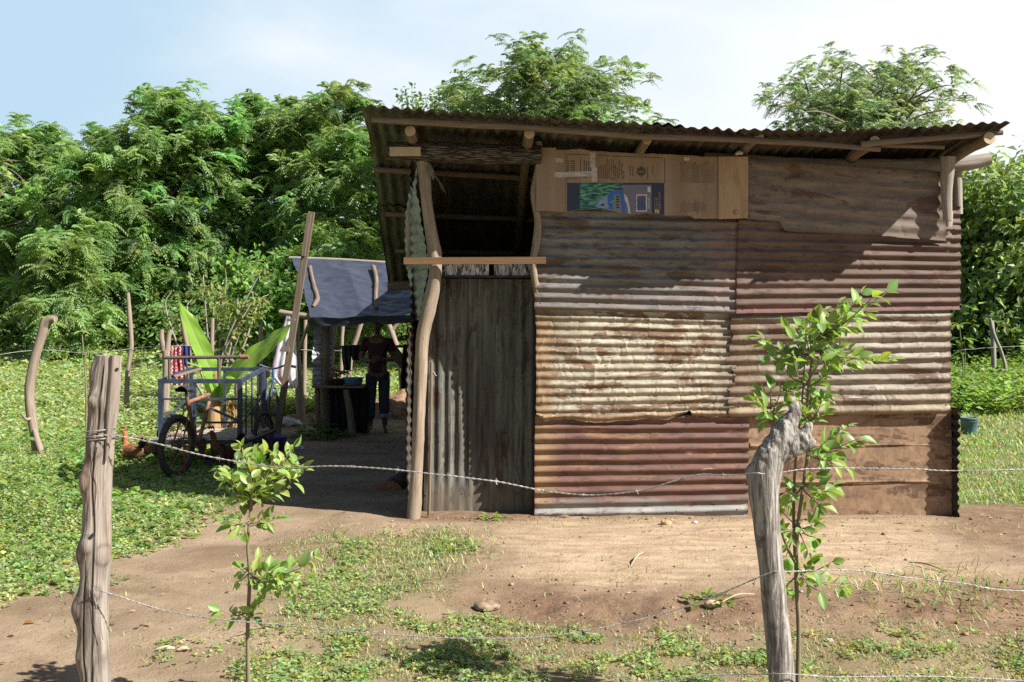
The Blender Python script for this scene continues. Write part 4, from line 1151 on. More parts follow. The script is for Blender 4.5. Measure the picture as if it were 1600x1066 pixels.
def flap(U, V):
    b = TF0 * (1 - U)[..., None] + TF1 * U[..., None]
    d = 0.06 + 0.07 * np.clip(fbm(U * 5, U * 0, 116, 3) + 0.5, 0, 1)
    b[..., 2] += 0.03 * fbm(U * 6, U * 0, 115, 3) - d * V + 0.01
    b[..., 1] += 0.05 * V + 0.02 * fbm(U * 9, V * 2, 117, 2)
    return b
mk('tarp_hem', grid(flap, 90, 6, (2.6, 0.2)), M_TARP, sh)
mk('ridge_pole', tube([P(452, 403, 17.0), P(530, 406, 17.0), P(610, 411, 17.0), P(720, 416, 17.0)], 0.027, 8, 4, 0.15, 1), M_GREYLOG, sh)
def ontarp(px, py, off=0.05):
    return P(px, py, 17.0 - 2.0 * np.clip((py - 404) / 92, -0.05, 1.05) - off)
mk('stick', tube([ontarp(a, b) for a, b in ((484, 417), (488, 436), (492, 452), (496, 466), (493, 474), (489, 480))], [0.034, 0.03, 0.036, 0.034, 0.036, 0.026], 10, 5, 0.2, 2), M_POLE, sh)
mk('stick', tube([ontarp(a, b) for a, b in ((583, 417), (587, 430), (588, 445), (587, 465), (589, 482))], [0.04, 0.036, 0.034, 0.034, 0.034], 10, 5, 0.2, 3), M_POLE, sh)
mk('post', tube([P(509, 490, 15.35), P(508, 580, 15.35), P(510, 690, 15.35)], [0.065, 0.075, 0.085], 12, 4, 0.1, 4), M_POLE, sh)
mk('post', tube([P(462, 494, 16.9), P(463, 545, 16.9), P(467, 600, 16.9), P(471, 662, 16.9)], [0.06, 0.062, 0.066, 0.075], 14, 5, 0.08, 5), M_LOG, sh)
mk('post', tube([P(515, 500, 17.5), P(518, 540, 17.5), P(516, 600, 17.5), P(518, 658, 17.5)], [0.05, 0.055, 0.06, 0.065], 12, 5, 0.14, 6) + tube([P(518, 536, 17.5), P(523, 516, 17.4), P(524, 506, 17.4)], [0.04, 0.035, 0.03], 8, 3), M_LOG, sh)
mk('post', tube([P(655, 492, 15.2), P(655, 690, 15.2)], 0.07, 10, 3, 0.1, 7), M_POLE, sh)
mk('cross_pole', tube([P(437, 488, 15.3), P(470, 493, 15.25), P(508, 497, 15.2)], [0.04, 0.042, 0.04], 12, 4, 0.06, 8), M_LOG, sh)
mk('brace', tube([P(483, 505, 15.6), P(462, 560, 15.9)], 0.026, 8, 3, 0.15, 9), M_LOG, sh)
mk('brace', bar(P(607, 538, 16.2), P(655, 600, 15.9), 0.16, 0.06), M_POLE, sh, False)
mk('rail', tube([P(512, 543, 16.3), P(580, 542, 16.3), P(652, 541, 16.3)], 0.022, 8, 4, 0.1, 10), M_POLE, sh)
def tin(U, V):
    px = 487 + 29 * U + 7 * V * 0; py = 606 - 104 * V
    p = np.stack(((px - CXP) * 15.2 / FPX, 15.2 + 0.25 * U, EYE - (py - HYP) * 15.2 / FPX), -1)
    p[..., 0] += 0.006 * np.sin(p[..., 2] * 82) + 0.03 * V * (1 - U) + 0.02 * fbm(V * 5, V * 0, 118, 3)
    p[..., 1] -= 0.005 * np.sin(p[..., 2] * 82)
    return p
mk('tin_screen', grid(tin, 14, 130, (0.3, 1.0)), m_sheet('pale zinc', (0.5, 0.5, 0.49), (0.6, 0.6, 0.6), (0.3, 0.22, 0.16), (0.68, 0.68, 0.68), 0.2, 0.3, seed=15), sh)

# ---------------------------------------------------------------- table, its cloth and what stands on it
tb = thing('table', on(534, 15.2), 'rough plank table standing in the dark of the shelter', 'table')
tz = 0.76
mk('tabletop', [bar((-2.92, 15.0 + 0.155 * i, tz + 0.004 * (i % 2)), (-2.16, 15.0 + 0.155 * i, tz), 0.15, 0.028, up=(0, 0, 1)) for i in range(4)], M_POLE, tb, False)
mk('leg', tube([P(541, 609, 14.95), P(546, 640, 14.95), P(551, 680, 14.98)], [0.045, 0.05, 0.055], 10, 4, 0.1, 11), M_POLE, tb)
for (x, y) in ((-2.86, 15.4), (-2.24, 15.4), (-2.86, 15.03)):
    mk('leg', tube([(x, y, tz - 0.01), (x + 0.02, y, 0.02)], 0.04, 8, 3, 0.1, 12), M_POLE, tb)
def skirt(U, V):
    x = -2.78 + 0.62 * U
    return np.stack((x, 15.32 + 0.03 * np.sin(U * 40) * (0.3 + V) + 0.02 * fbm(U * 3, V, 120, 2), tz - 0.03 - 0.68 * V), -1)
mk('table_skirt', grid(skirt, 60, 10, (0.6, 0.7)), m_plain('black cloth', (0.018, 0.017, 0.017), 0.9), tb)


def lathe(prof, c, n=24):
    prof = np.asarray(prof, float); th = np.linspace(0, 2 * PI, n + 1)
    v = np.stack((np.outer(prof[:, 0], np.cos(th)), np.outer(prof[:, 0], np.sin(th)), np.repeat(prof[:, 1][:, None], n + 1, 1)), -1) + np.asarray(c)
    idx = np.arange(v.shape[0] * (n + 1)).reshape(-1, n + 1)
    f = np.stack((idx[:-1, :-1], idx[:-1, 1:], idx[1:, 1:], idx[1:, :-1]), -1).reshape(-1, 4)
    return (v.reshape(-1, 3), f, np.stack(np.meshgrid(th, prof[:, 1]), -1).reshape(-1, 2))


bas = [(0, 0), (0.10, 0), (0.125, 0.01), (0.15, 0.095), (0.162, 0.105), (0.160, 0.112), (0.143, 0.10), (0.118, 0.016), (0, 0.014)]
tag(mk('basin', lathe(bas, P(552, 0, 15.15) * (1, 1, 0) + (0, 0, tz + 0.02)), m_plain('blue enamel', (0.12, 0.24, 0.42), 0.3, 0, 0.1)), 'light blue washing basin on the table', 'basin')
tag(mk('pan', lathe([(a * 1.05, b * 0.8) for a, b in bas], P(526, 0, 15.2) * (1, 1, 0) + (0, 0, tz + 0.02)), m_plain('sooty pan', (0.05, 0.04, 0.035), 0.6)), 'dark pan on the table heaped with plantains', 'pan')
M_FRUIT = m_plain('ripe plantain', (0.20, 0.12, 0.05), 0.7, 0, 0.4, 8)
for i in range(11):
    c = P(526, 0, 15.2) * (1, 1, 0) + np.array((RNG.uniform(-0.1, 0.1), RNG.uniform(-0.08, 0.08), tz + 0.12 + 0.012 * i))
    a = RNG.uniform(0, PI); d = np.array((math.cos(a), math.sin(a), 0)) * 0.085
    tag(mk('plantain', tube([c - d, c + (0, 0, 0.03), c + d], [0.008, 0.022, 0.008], 8, 4), M_FRUIT), 'ripening plantain in the heap on the dark pan', 'plantain', 'plantains heaped on the pan')
lf = bigleaves(np.array([P(541, 582, 15.1)]), np.array([(1.0, 0.1, 0.35)]), np.array([(0, 0, 1.0)]), [0.17], [0.07], 0.2, 0.3)
tag(mk('leaf', (lf[0], lf[1], None, np.tile((0.06, 0.11, 0.04), (len(lf[0]), 1))), M_WEED), 'single dark green leaf lying across the plantains', 'leaf')


# ---------------------------------------------------------------- cloths
def cloth(rows, Y, folds=5, amp=0.03, seed=1, nu=40, nv=40):
    """rows: (py, px left, px right)"""
    rows = np.array(rows, float)
    def fn(U, V):
        py = rows[0, 0] + (rows[-1, 0] - rows[0, 0]) * V
        l, r = np.interp(py, rows[:, 0], rows[:, 1]), np.interp(py, rows[:, 0], rows[:, 2])
        px = l + (r - l) * U
        y = Y + amp * np.sin(U * folds * 2 * PI + seed + 1.5 * fbm(V * 2, U, seed, 2)) * (0.25 + 0.75 * V) + 0.02 * fbm(U * 3, V * 3, seed + 1, 3)
        return np.stack(((px - CXP) * Y / FPX, y, EYE - (py - HYP) * Y / FPX), -1)
    w = (rows[:, 2] - rows[:, 1]).max() * Y / FPX; h = (rows[-1, 0] - rows[0, 0]) * Y / FPX
    return grid(fn, nu, nv, (w, h))


g = G('white cotton with pink pattern')
uvx = g.sep(g.uv())
pk = g.noise(g.uv((8, 2.5, 1)), 1.0, 3)
c = g.mix(g.mr(g.m('ADD', uvx[0], g.m('MULTIPLY', g.m('SUBTRACT', pk, 0.5), 0.08)), 0.09, 0.02), (0.80, 0.77, 0.80), (0.48, 0.34, 0.50))
c = g.mix(g.m('MULTIPLY', g.mr(g.noise(g.uv((22, 5, 1)), 1.0, 3), 0.52, 0.6, 0, 0.7), g.mr(uvx[1], 0.7, 1.0)), c, (0.62, 0.12, 0.16))
M_WHITE = g.out(c, 0.9, 0, 0.1, None, 0.35)
tag(mk('hanging_sheet', cloth([(493, 447, 459), (520, 440, 462), (545, 432, 463), (570, 426, 464), (588, 424, 465), (600, 434, 466), (607, 446, 464)], 15.25, 3, 0.016, 3), M_WHITE), 'white and pink sheet hung out to dry over the shelter pole', 'cloth')
g = G('red check cotton')
ck = g.n('TexChecker', {'Vector': g.uv((1, 1, 1)), 'Scale': 34.0, 'Color1': (0.42, 0.05, 0.07, 1), 'Color2': (0.62, 0.50, 0.52, 1)}).outputs[0]
M_CHECK = g.out(g.mix(g.mr(g.noise(g.uv((10, 10, 1)), 1.0, 3), 0.45, 0.6), ck, (0.40, 0.05, 0.06)), 0.9, 0, 0.1, None, 0.2)
tag(mk('check_cloth', cloth([(541, 268, 285), (560, 267, 287), (580, 266, 290), (602, 267, 291)], 16.6, 3, 0.03, 4), M_CHECK), 'red and white checked cloth hung over the field fence wire', 'cloth')
tag(mk('blue_cloth', cloth([(541, 282, 297), (555, 283, 298), (572, 286, 299)], 16.75, 2, 0.03, 5), m_plain('navy cloth', (0.035, 0.045, 0.16), 0.9, transl=0.2)), 'dark blue cloth hung beside the checked one on the fence wire', 'cloth')
M_DCL = m_plain('dark green cloth', (0.03, 0.045, 0.042), 0.9)
tag(mk('teal_cloth', cloth([(541, 510, 516), (560, 510, 519), (572, 513, 520)], 15.9, 2, 0.02, 6, 16, 16), m_plain('teal cloth', (0.06, 0.14, 0.16), 0.9, transl=0.3)), 'small teal cloth hanging beside the shelter post above the table', 'cloth')
tag(mk('green_cloth', cloth([(540, 534, 550), (560, 534, 549), (579, 537, 548)], 16.25, 2, 0.03, 7, 20, 16), M_DCL), 'dark green cloth hanging long from the shelter rail', 'cloth')
tag(mk('black_cloth', cloth([(539, 548, 566), (552, 548, 566), (563, 550, 564)], 16.25, 2, 0.03, 8, 20, 16), m_plain('black shirt', (0.022, 0.02, 0.025), 0.9)), 'short black garment hanging from the rail behind the person', 'garment')
tag(mk('long_garment', cloth([(538, 630, 650), (560, 628, 652), (590, 625, 652), (608, 626, 650)], 15.9, 3, 0.04, 9, 24, 24), m_plain('dark trousers', (0.02, 0.02, 0.026), 0.9)), 'long dark garment hanging at the house end of the rail', 'garment')

# ---------------------------------------------------------------- the person
px0, py0 = on(590, 15.45)[0], 15.45
pz = float(gz(px0, py0))
B = lambda x, y, z: (px0 + x, py0 + y, pz + z)
pe = thing('person', B(0, 0, 0), 'person in a maroon shirt and rolled jeans standing bareheaded at the table in the shade', 'person')
nodes = dict(pelvis=((0, 0.01, 0.93), (0.15, 0.105)), waist=((0, 0.0, 1.07), (0.125, 0.09)), chest=((0, 0.01, 1.25), (0.155, 0.11)), upper=((0, 0.02, 1.385), (0.13, 0.085)), neck=((0, 0.0, 1.46), (0.055, 0.055)), head0=((0, -0.015, 1.52), (0.058, 0.06)),
             shl=((-0.175, 0.02, 1.37), (0.06, 0.06)), ell=((-0.255, 0.04, 1.10), (0.045, 0.045)), wrl=((-0.09, -0.19, 1.08), (0.03, 0.027)), pal=((-0.035, -0.235, 1.09), (0.036, 0.02)),
             shr=((0.175, 0.02, 1.37), (0.06, 0.06)), elr=((0.25, 0.05, 1.10), (0.045, 0.045)), wrr=((0.11, -0.17, 1.10), (0.03, 0.027)), par=((0.055, -0.22, 1.12), (0.036, 0.02)),
             hil=((-0.095, 0.01, 0.86), (0.09, 0.09)), knl=((-0.105, -0.01, 0.48), (0.058, 0.06)), anl=((-0.115, 0.03, 0.085), (0.038, 0.04)), tol=((-0.14, -0.12, 0.025), (0.042, 0.022)),
             hir=((0.095, 0.01, 0.86), (0.09, 0.09)), knr=((0.10, -0.02, 0.48), (0.058, 0.06)), anr=((0.105, 0.03, 0.085), (0.038, 0.04)), tor=((0.15, -0.12, 0.025), (0.042, 0.022)))
ks = list(nodes)
ed = [('pelvis', 'waist'), ('waist', 'chest'), ('chest', 'upper'), ('upper', 'neck'), ('neck', 'head0'), ('upper', 'shl'), ('shl', 'ell'), ('ell', 'wrl'), ('wrl', 'pal'), ('upper', 'shr'), ('shr', 'elr'), ('elr', 'wrr'), ('wrr', 'par'),
      ('pelvis', 'hil'), ('hil', 'knl'), ('knl', 'anl'), ('anl', 'tol'), ('pelvis', 'hir'), ('hir', 'knr'), ('knr', 'anr'), ('anr', 'tor')]
body = skin([B(*nodes[k][0]) for k in ks], [(ks.index(a), ks.index(b)) for a, b in ed], [nodes[k][1] for k in ks], 0, 2)
parts = [body]
# head with brow, nose and chin, ears, bowed a little to the hands
th = np.linspace(0, 2 * PI, 25); ph = np.linspace(-PI / 2, PI / 2, 17)
TH, PH = np.meshgrid(th, ph)
hx, hy, hz = np.cos(PH) * np.cos(TH), np.cos(PH) * np.sin(TH), np.sin(PH)
rx = 0.074 * (1 - 0.18 * np.clip(-hz, 0, 1)); ry = 0.094; rz = 0.118
X, Yh, Z = hx * rx, hy * ry, hz * rz
fr = np.clip(-hy, 0, 1) ** 2
Yh = Yh - 0.026 * np.exp(-(hx / 0.2) ** 2 - ((hz + 0.12) / 0.2) ** 2) * fr - 0.012 * np.exp(-(hx / 0.35) ** 2 - ((hz + 0.72) / 0.16) ** 2) * fr + 0.008 * (np.exp(-((np.abs(hx) - 0.38) / 0.16) ** 2 - ((hz - 0.08) / 0.12) ** 2)) * fr - 0.006 * np.exp(-(hx / 0.3) ** 2 - ((hz + 0.45) / 0.08) ** 2) * fr
ca, sa = math.cos(0.22), math.sin(0.22)
hv = np.stack((X, Yh * ca + Z * sa * -1 * 1.0, Z * ca + Yh * sa), -1)
hc = np.array(B(0, -0.035, 1.615))
idx = np.arange(hv.shape[0] * hv.shape[1]).reshape(hv.shape[:2])
hf = np.stack((idx[:-1, :-1], idx[:-1, 1:], idx[1:, 1:], idx[1:, :-1]), -1).reshape(-1, 4)
parts.append((hv.reshape(-1, 3) + hc, hf, None))
for s in (-1, 1):
    parts.append(tube([hc + (s * 0.072, 0.01, -0.03), hc + (s * 0.082, 0.016, 0.0), hc + (s * 0.074, 0.012, 0.028)], [0.008, 0.013, 0.007], 8, 3))
    # five fingers to each hand, curled towards each other, and the toes
    w = np.array(B(*nodes['pal' if s < 0 else 'par'][0]))
    inw = np.array((-s, 0, 0.0))
    for k in range(4):
        b = w + np.array((0, -0.012 + 0.0, 0.03 - 0.019 * k)) - inw * 0.0
        l = (0.062, 0.070, 0.066, 0.052)[k]
        parts.append(tube([b - inw * 0.02, b + inw * l * 0.5 + (0, -0.012, 0.0), b + inw * l * 0.85 + (0, 0.006, -0.006), b + inw * l + (0, 0.024, -0.012)], [0.010, 0.0095, 0.0085, 0.006], 8, 3))
    parts.append(tube([w + (0, 0.0, 0.03), w + inw * 0.02 + (0, -0.03, 0.05), w + inw * 0.035 + (0, -0.045, 0.045)], [0.012, 0.010, 0.007], 8, 3))
    t0 = np.array(B(*nodes['tol' if s < 0 else 'tor'][0]))
    for k in range(5):
        o_ = np.array((s * (-0.034 + 0.017 * k), -0.02 + 0.006 * k, -0.005))
        parts.append(tube([t0 + o_ + (0, 0.03, 0.004), t0 + o_ + (0, -0.022, -0.006)], [0.011 - 0.001 * k, 0.009 - 0.001 * k], 6, 2))
mk('body', parts, m_plain('brown skin', (0.12, 0.06, 0.036), 0.55, 0, 0.08), pe)
cap_ = hv[8:].reshape(-1, 3) * np.array((1.1, 1.1, 1.1)); up_ = hv[6:]
hm = (hy > -0.45) | (hz > 0.45)
hvv = hv * 1.09 + np.stack((0 * hx, 0.006 + 0 * hx, 0.004 + 0 * hx), -1) * 1.0
hvv = hvv + (fbm(TH * 6, PH * 6, 5, 2) * 0.006)[..., None] * np.stack((hx, hy, hz), -1)
ff = [tuple(int(i) for i in q) for q in hf if all(hm.ravel()[i] and hz.ravel()[i] > -0.35 for i in q)]
mk('hair', (hvv.reshape(-1, 3) + hc, ff, None), m_plain('black hair', (0.015, 0.012, 0.011), 0.7), pe)
for s in (-1, 1):
    mk('eye', lathe([(0, -0.009), (0.006, -0.006), (0.009, 0), (0.006, 0.006), (0, 0.009)], hc + (s * 0.030, -0.083, -0.004), 8), m_plain('eye white', (0.4, 0.38, 0.36), 0.3), pe)
sv = ['waist', 'chest', 'upper', 'shl', 'shr']
shirt_nodes = [B(0, 0.01, 0.88), B(0, 0, 1.07), B(0, 0.01, 1.25), B(0, 0.02, 1.39), B(0, 0.012, 1.43), B(-0.18, 0.02, 1.37), B(-0.232, 0.035, 1.20), B(0.18, 0.02, 1.37), B(0.23, 0.04, 1.20)]
shirt = skin(shirt_nodes, [(0, 1), (1, 2), (2, 3), (3, 4), (3, 5), (5, 6), (3, 7), (7, 8)], [(0.175, 0.125), (0.15, 0.11), (0.172, 0.125), (0.145, 0.098), (0.07, 0.065), (0.076, 0.076), (0.068, 0.068), (0.076, 0.076), (0.068, 0.068)], 1, 2)
nz_ = fbm(shirt[0][:, 0] * 14 + shirt[0][:, 1] * 9, shirt[0][:, 2] * 9, 7, 3)
shirt = (shirt[0] + (nz_ * 0.008)[:, None] * np.array((0.6, -1, 0)), shirt[1], None)
mk('shirt', shirt, m_plain('maroon shirt', (0.045, 0.016, 0.021), 0.9, 0, 0.2), pe)
tr_nodes = [B(0, 0.01, 0.95), B(-0.095, 0.01, 0.84), B(-0.105, -0.005, 0.48), B(-0.113, 0.02, 0.17), B(0.095, 0.01, 0.84), B(0.10, -0.015, 0.48), B(0.105, 0.015, 0.26)]
tr = skin(tr_nodes, [(0, 1), (1, 2), (2, 3), (0, 4), (4, 5), (5, 6)], [(0.165, 0.12), (0.105, 0.105), (0.082, 0.085), (0.075, 0.08), (0.105, 0.105), (0.085, 0.088), (0.085, 0.09)], 0, 2)
nz_ = fbm(tr[0][:, 0] * 12 + tr[0][:, 1] * 9, tr[0][:, 2] * 16, 8, 3)
jeans = mk('jeans', (tr[0] + (nz_ * 0.009)[:, None] * np.array((0.8, -1, 0)), tr[1], None), m_plain('faded denim', (0.036, 0.046, 0.06), 0.9, 0, 0.3, 20), pe)
mk('rolled_cuff', tube([B(0.105, 0.014, 0.285), B(0.105, 0.015, 0.235)], [0.09, 0.092], 16, 2, 0.05), m_plain('pale denim', (0.20, 0.24, 0.29), 0.9), jeans)

# ---------------------------------------------------------------- leaning pole, earth mounds, litter
lp = mk('leaning_pole', [bar(P(487, 331, 14.3), P(431, 690, 14.6), 0.085, 0.07), bar(P(483.5, 334, 14.25), P(474, 400, 14.3), 0.05, 0.06), box(P(447, 546, 14.4), (0.1, 0.06, 0.07)), box(P(455, 500, 14.35), (0.12, 0.05, 0.04))], M_POLE, smooth=False)
tag(lp, 'tall split timber leaning beside the blue shelter', 'pole')
g = G('mound earth')
mn = g.noise(g.ob(), 9, 6, 0.65)
M_MOUND = g.out(g.mix(g.mr(mn, 0.35, 0.65), (0.16, 0.095, 0.06), (0.33, 0.215, 0.14)), 0.95, 0, 0.1, g.bump(mn, 0.9, 0.06))
def mound(px, Y, rx, ry, h, seed):
    c = on(px, Y)
    def fn(U, V):
        a, r = U * 2 * PI, V * 1.15
        x, y = c[0] + rx * r * np.cos(a), c[1] + ry * r * np.sin(a)
        return np.stack((x, y, gz(x, y) - 0.03 + h * np.clip(1 - r ** 2, -0.2, 1) * (0.8 + 0.5 * fbm(x * 3, y * 3, seed, 3)) + 0.03 * fbm(x * 9, y * 9, seed, 3)), -1)
    return grid(fn, 49, 22)
tag(mk('soil_mound', mound(478, 17.0, 0.5, 0.4, 0.17, 1), M_MOUND), 'low mound of dug brown soil at the foot of the shelter post', kind='structure')
tag(mk('soil_mound', mound(640, 17.6, 0.9, 0.7, 0.55, 2), M_MOUND), 'heap of reddish soil behind the person', kind='structure')
tag(mk('purple_basin', lathe([(a * 1.35, b * 1.7) for a, b in bas], on(424, 13.5)), m_plain('purple plastic', (0.09, 0.05, 0.27), 0.35, 0, 0.1)), 'deep purple plastic basin on the ground beside the tricycle', 'basin')
def crumple(px, Y, r, seed):
    c = on(px, Y, r * 0.35)
    def fn(U, V):
        a, b = U * 2 * PI, (V - 0.5) * PI
        R = r * (1 + 0.5 * fbm(np.cos(a) * 2 + 5, V * 5, seed, 3)); R = R + 0 * a
        return np.stack((c[0] + 1.5 * R * np.cos(b) * np.cos(a), c[1] + R * np.cos(b) * np.sin(a), c[2] + 0.6 * R * np.sin(b)), -1)
    return grid(fn, 25, 17)
tag(mk('plastic_bag', crumple(453, 16.2, 0.13, 3), m_plain('grey bag', (0.42, 0.43, 0.46), 0.4)), 'crumpled grey plastic bag by the foot of the leaning timber', 'bag')
tag(mk('paper_scrap', crumple(468, 13.6, 0.045, 4), m_plain('pale scrap', (0.5, 0.48, 0.55), 0.8)), 'pale paper scrap on the shaded yard', 'litter')


# ---------------------------------------------------------------- wheels, tricycle, bicycle
def wheel(c, d, R, parent, mt, mr, tw=0.024, name='wheel', tilt=0.0):
    """A spoked wheel standing in the plane of d and z: rim, hub and spokes, with its tyre as a child."""
    c = np.asarray(c, float); d = np.array((*d, 0.0)); d /= np.linalg.norm(d)
    ax = np.cross(d, (0, 0, 1.0)); up = np.array((0, 0, 1.0)) + ax * tilt
    def ring(r, w, n=10):
        th = np.linspace(0, 2 * PI, 49)
        al = np.linspace(0, 2 * PI, n + 1)
        A, T = np.meshgrid(al, th)
        rr = r + w * np.cos(A)
        v = c + d * (np.cos(T) * rr)[..., None] + up * (np.sin(T) * rr)[..., None] + ax * (w * np.sin(A))[..., None]
        ix = np.arange(v.shape[0] * v.shape[1]).reshape(v.shape[:2])
        f = np.stack((ix[:-1, :-1], ix[:-1, 1:], ix[1:, 1:], ix[1:, :-1]), -1).reshape(-1, 4)
        return (v.reshape(-1, 3), f, None)
    sp = [ring(R - tw * 1.9, tw * 0.45, 8)] + tube([c - ax * 0.045, c + ax * 0.045], 0.022, 10, 1)
    for i in range(28):
        a = i * 2 * PI / 28
        sp += tube([c + ax * (0.03 if i % 2 else -0.03) + (d * math.cos(a + 0.3) + up * math.sin(a + 0.3)) * 0.02, c + (d * math.cos(a) + up * math.sin(a)) * (R - tw * 1.9)], 0.0022, 4, 1, caps=False)
    w = mk(name, sp, mr, parent)
    mk('tyre', ring(R - tw, tw), mt, w)
    return w


M_TYRE = m_plain('old tyre', (0.05, 0.042, 0.036), 0.85, 0, 0.3, 20)
M_RIM = m_plain('rusty spokes', (0.16, 0.10, 0.07), 0.6, 0.4, 0.3)
M_STEEL = m_plain('blue grey paint', (0.045, 0.06, 0.09), 0.5, 0.1, 0.35, 9)
M_RUST = m_plain('rusty brown tube', (0.24, 0.12, 0.07), 0.7, 0.1, 0.35, 14)
M_BLACKP = m_plain('black saddle', (0.03, 0.03, 0.04), 0.5)
tk = thing('cargo_tricycle', on(305, 11.6), 'old rusty cargo tricycle with a blue grey railed box', 'tricycle')
d = np.array((0.22, 0.975)); s_ = np.array((0.975, -0.22))
T = lambda f, l, z: np.array((-3.60 + d[0] * f + s_[0] * l, 11.0 + d[1] * f + s_[1] * l, z))
wheel(T(0, 0, 0.345), d, 0.345, tk, M_TYRE, M_RIM, 0.037)
fender = []
for k in range(13):
    a = math.radians(20 + k * 11); fender.append(T(0.375 * math.cos(a) * -1, 0, 0.345 + 0.375 * math.sin(a)))
fr_ = tube([T(0.43, 0, 0.30), T(0.30, 0, 0.60), T(0.20, 0, 0.86)], 0.021, 10, 3) + tube([T(0.43, 0, 0.30), T(0.60, 0, 0.62), T(0.68, 0, 0.78)], 0.022, 10, 2) + tube([T(0.22, 0, 0.80), T(0.68, 0, 0.86)], 0.022, 10, 2) \
    + sum([tube([T(0, l, 0.345), T(0.43, l * 0.6, 0.30)], 0.010, 8, 1) + tube([T(0, l, 0.345), T(0.23, l * 0.4, 0.78)], 0.009, 8, 1) for l in (-0.06, 0.06)], [])
mk('frame', fr_, M_RUST, tk)
mk('fork', tube([T(0.06, 0.055, 0.05), T(0.05, 0.06, 0.36)], 0.014, 8, 2), m_plain('red stay', (0.24, 0.05, 0.04), 0.6), tk)
sad = []
for k, (f, w_, z) in enumerate(((-0.10, 0.075, 0.955), (-0.05, 0.085, 0.965), (0.02, 0.06, 0.955), (0.10, 0.028, 0.945), (0.16, 0.022, 0.935))):
    sad.append((f, w_, z))
def sadf(U, V):
    f = np.interp(U, np.linspace(0, 1, 5), [q[0] for q in sad]); w_ = np.interp(U, np.linspace(0, 1, 5), [q[1] for q in sad]); z = np.interp(U, np.linspace(0, 1, 5), [q[2] for q in sad])
    a = V * 2 * PI
    l = w_ * np.cos(a); zz = z + 0.03 * np.sin(a) - 0.015 * np.abs(np.cos(a))
    f = f + 0.18
    return np.stack((-3.60 + d[0] * f + s_[0] * l, 11.0 + d[1] * f + s_[1] * l, zz), -1)
mk('saddle', [grid(sadf, 22, 21)] + tube([T(0.19, 0, 0.86), T(0.18, 0, 0.95)], 0.014, 8, 1), M_BLACKP, tk)
crk = mk('crank', tube([T(0.43, -0.07, 0.30), T(0.43, 0.07, 0.30)], 0.02, 8, 1) + tube([T(0.43, 0.08, 0.30), T(0.41, 0.09, 0.13)], 0.009, 8, 1) + tube([T(0.43, -0.08, 0.30), T(0.45, -0.09, 0.47)], 0.009, 8, 1) + tube([T(0.43, 0.055, 0.30), T(0.43, 0.06, 0.30)], 0.09, 20, 1), M_RIM, tk)
mk('pedal', [box(T(0.41, 0.14, 0.13), (0.09, 0.06, 0.02))], M_BLACKP, crk, False); mk('pedal', [box(T(0.45, -0.14, 0.47), (0.09, 0.06, 0.02))], M_BLACKP, crk, False)
XL, XR, YF, YB = -4.04, -3.13, 11.78, 12.9
rz = lambda y: 1.0 + (y - YF) * 0.09
M_DECK = m_wood('deck boards', (0.34, 0.27, 0.20), (0.46, 0.38, 0.29), (0.30, 0.22, 0.16), 2, 40, 0.4)
mk('deck', [bar((XL - 0.03 + 0.1 * i, YF - 0.06, 0.35), (XL - 0.03 + 0.1 * i, YB + 0.05, 0.35), 0.095, 0.02, up=(0, 0, 1)) for i in range(11)], M_DECK, tk, False)
mk('chassis', [bar((XL - 0.06, YF - 0.07, 0.315), (XR + 0.1, YF - 0.07, 0.315), 0.045, 0.04), bar((XL - 0.06, YB, 0.315), (XR + 0.1, YB, 0.315), 0.045, 0.04), bar((XR + 0.08, YF - 0.05, 0.32), (XR + 0.1, YB, 0.32), 0.04, 0.04, up=(1, 0, 0)), bar((XL - 0.04, YF - 0.05, 0.32), (XL - 0.04, YB, 0.32), 0.04, 0.04, up=(1, 0, 0))]
   + tube([(XL - 0.12, 12.35, 0.31), (XR + 0.16, 12.35, 0.31)], 0.018, 8, 1) + tube([(XR + 0.05, YF - 0.08, 0.33), (XR + 0.13, YF - 0.1, 0.33), (XR + 0.32, YF + 0.35, 0.40)], 0.022, 8, 1), M_STEEL, tk, False)
bars = []
for (x, y) in ((XL, YF), (XR, YF), (XL, YB), (XR, YB)): mk('upright', bar((x, y, 0.33), (x, y, rz(y)), 0.05 if y == YF else 0.04, 0.045), M_STEEL, tk, False)
mk('upright', bar((-3.65, YF, 0.33), (-3.65, YF, 0.99), 0.032, 0.032), M_STEEL, tk, False)
mk('upright', bar((-3.62, YB, 0.33), (-3.62, YB, 1.08), 0.03, 0.03), M_STEEL, tk, False)
for y in (12.05, 12.32, 12.6): mk('upright', bar((XR, y, 0.35), (XR, y, rz(y) - 0.01), 0.016, 0.016), M_STEEL, tk, False)
for a_, b_, w_ in (((XL - .03, YF, 1.005), (XR + .03, YF, 1.005), 0.05), ((XL, YB, 1.10), (XR, YB, 1.10), 0.045), ((XL, YF, 0.80), (XR, YF, 0.80), 0.02), ((XL, YF, 0.53), (XR, YF, 0.53), 0.022), ((XL, YB, 0.72), (XR, YB, 0.72), 0.02), ((-3.62, YF + 0.01, 0.76), (XR, YF + 0.01, 0.54), 0.024)):
    mk('rail', bar(a_, b_, w_, 0.04), M_STEEL, tk, False)
for x in (XL, XR):
    mk('rail', bar((x, YF + 0.02, 1.005), (x, YB - 0.02, 1.10), 0.05, 0.035, up=(1, 0, 0)), M_STEEL, tk, False)
    mk('rail', bar((x, YF + 0.02, 0.50), (x, YB - 0.02, 0.78), 0.022, 0.02, up=(1, 0, 0)), M_STEEL, tk, False)
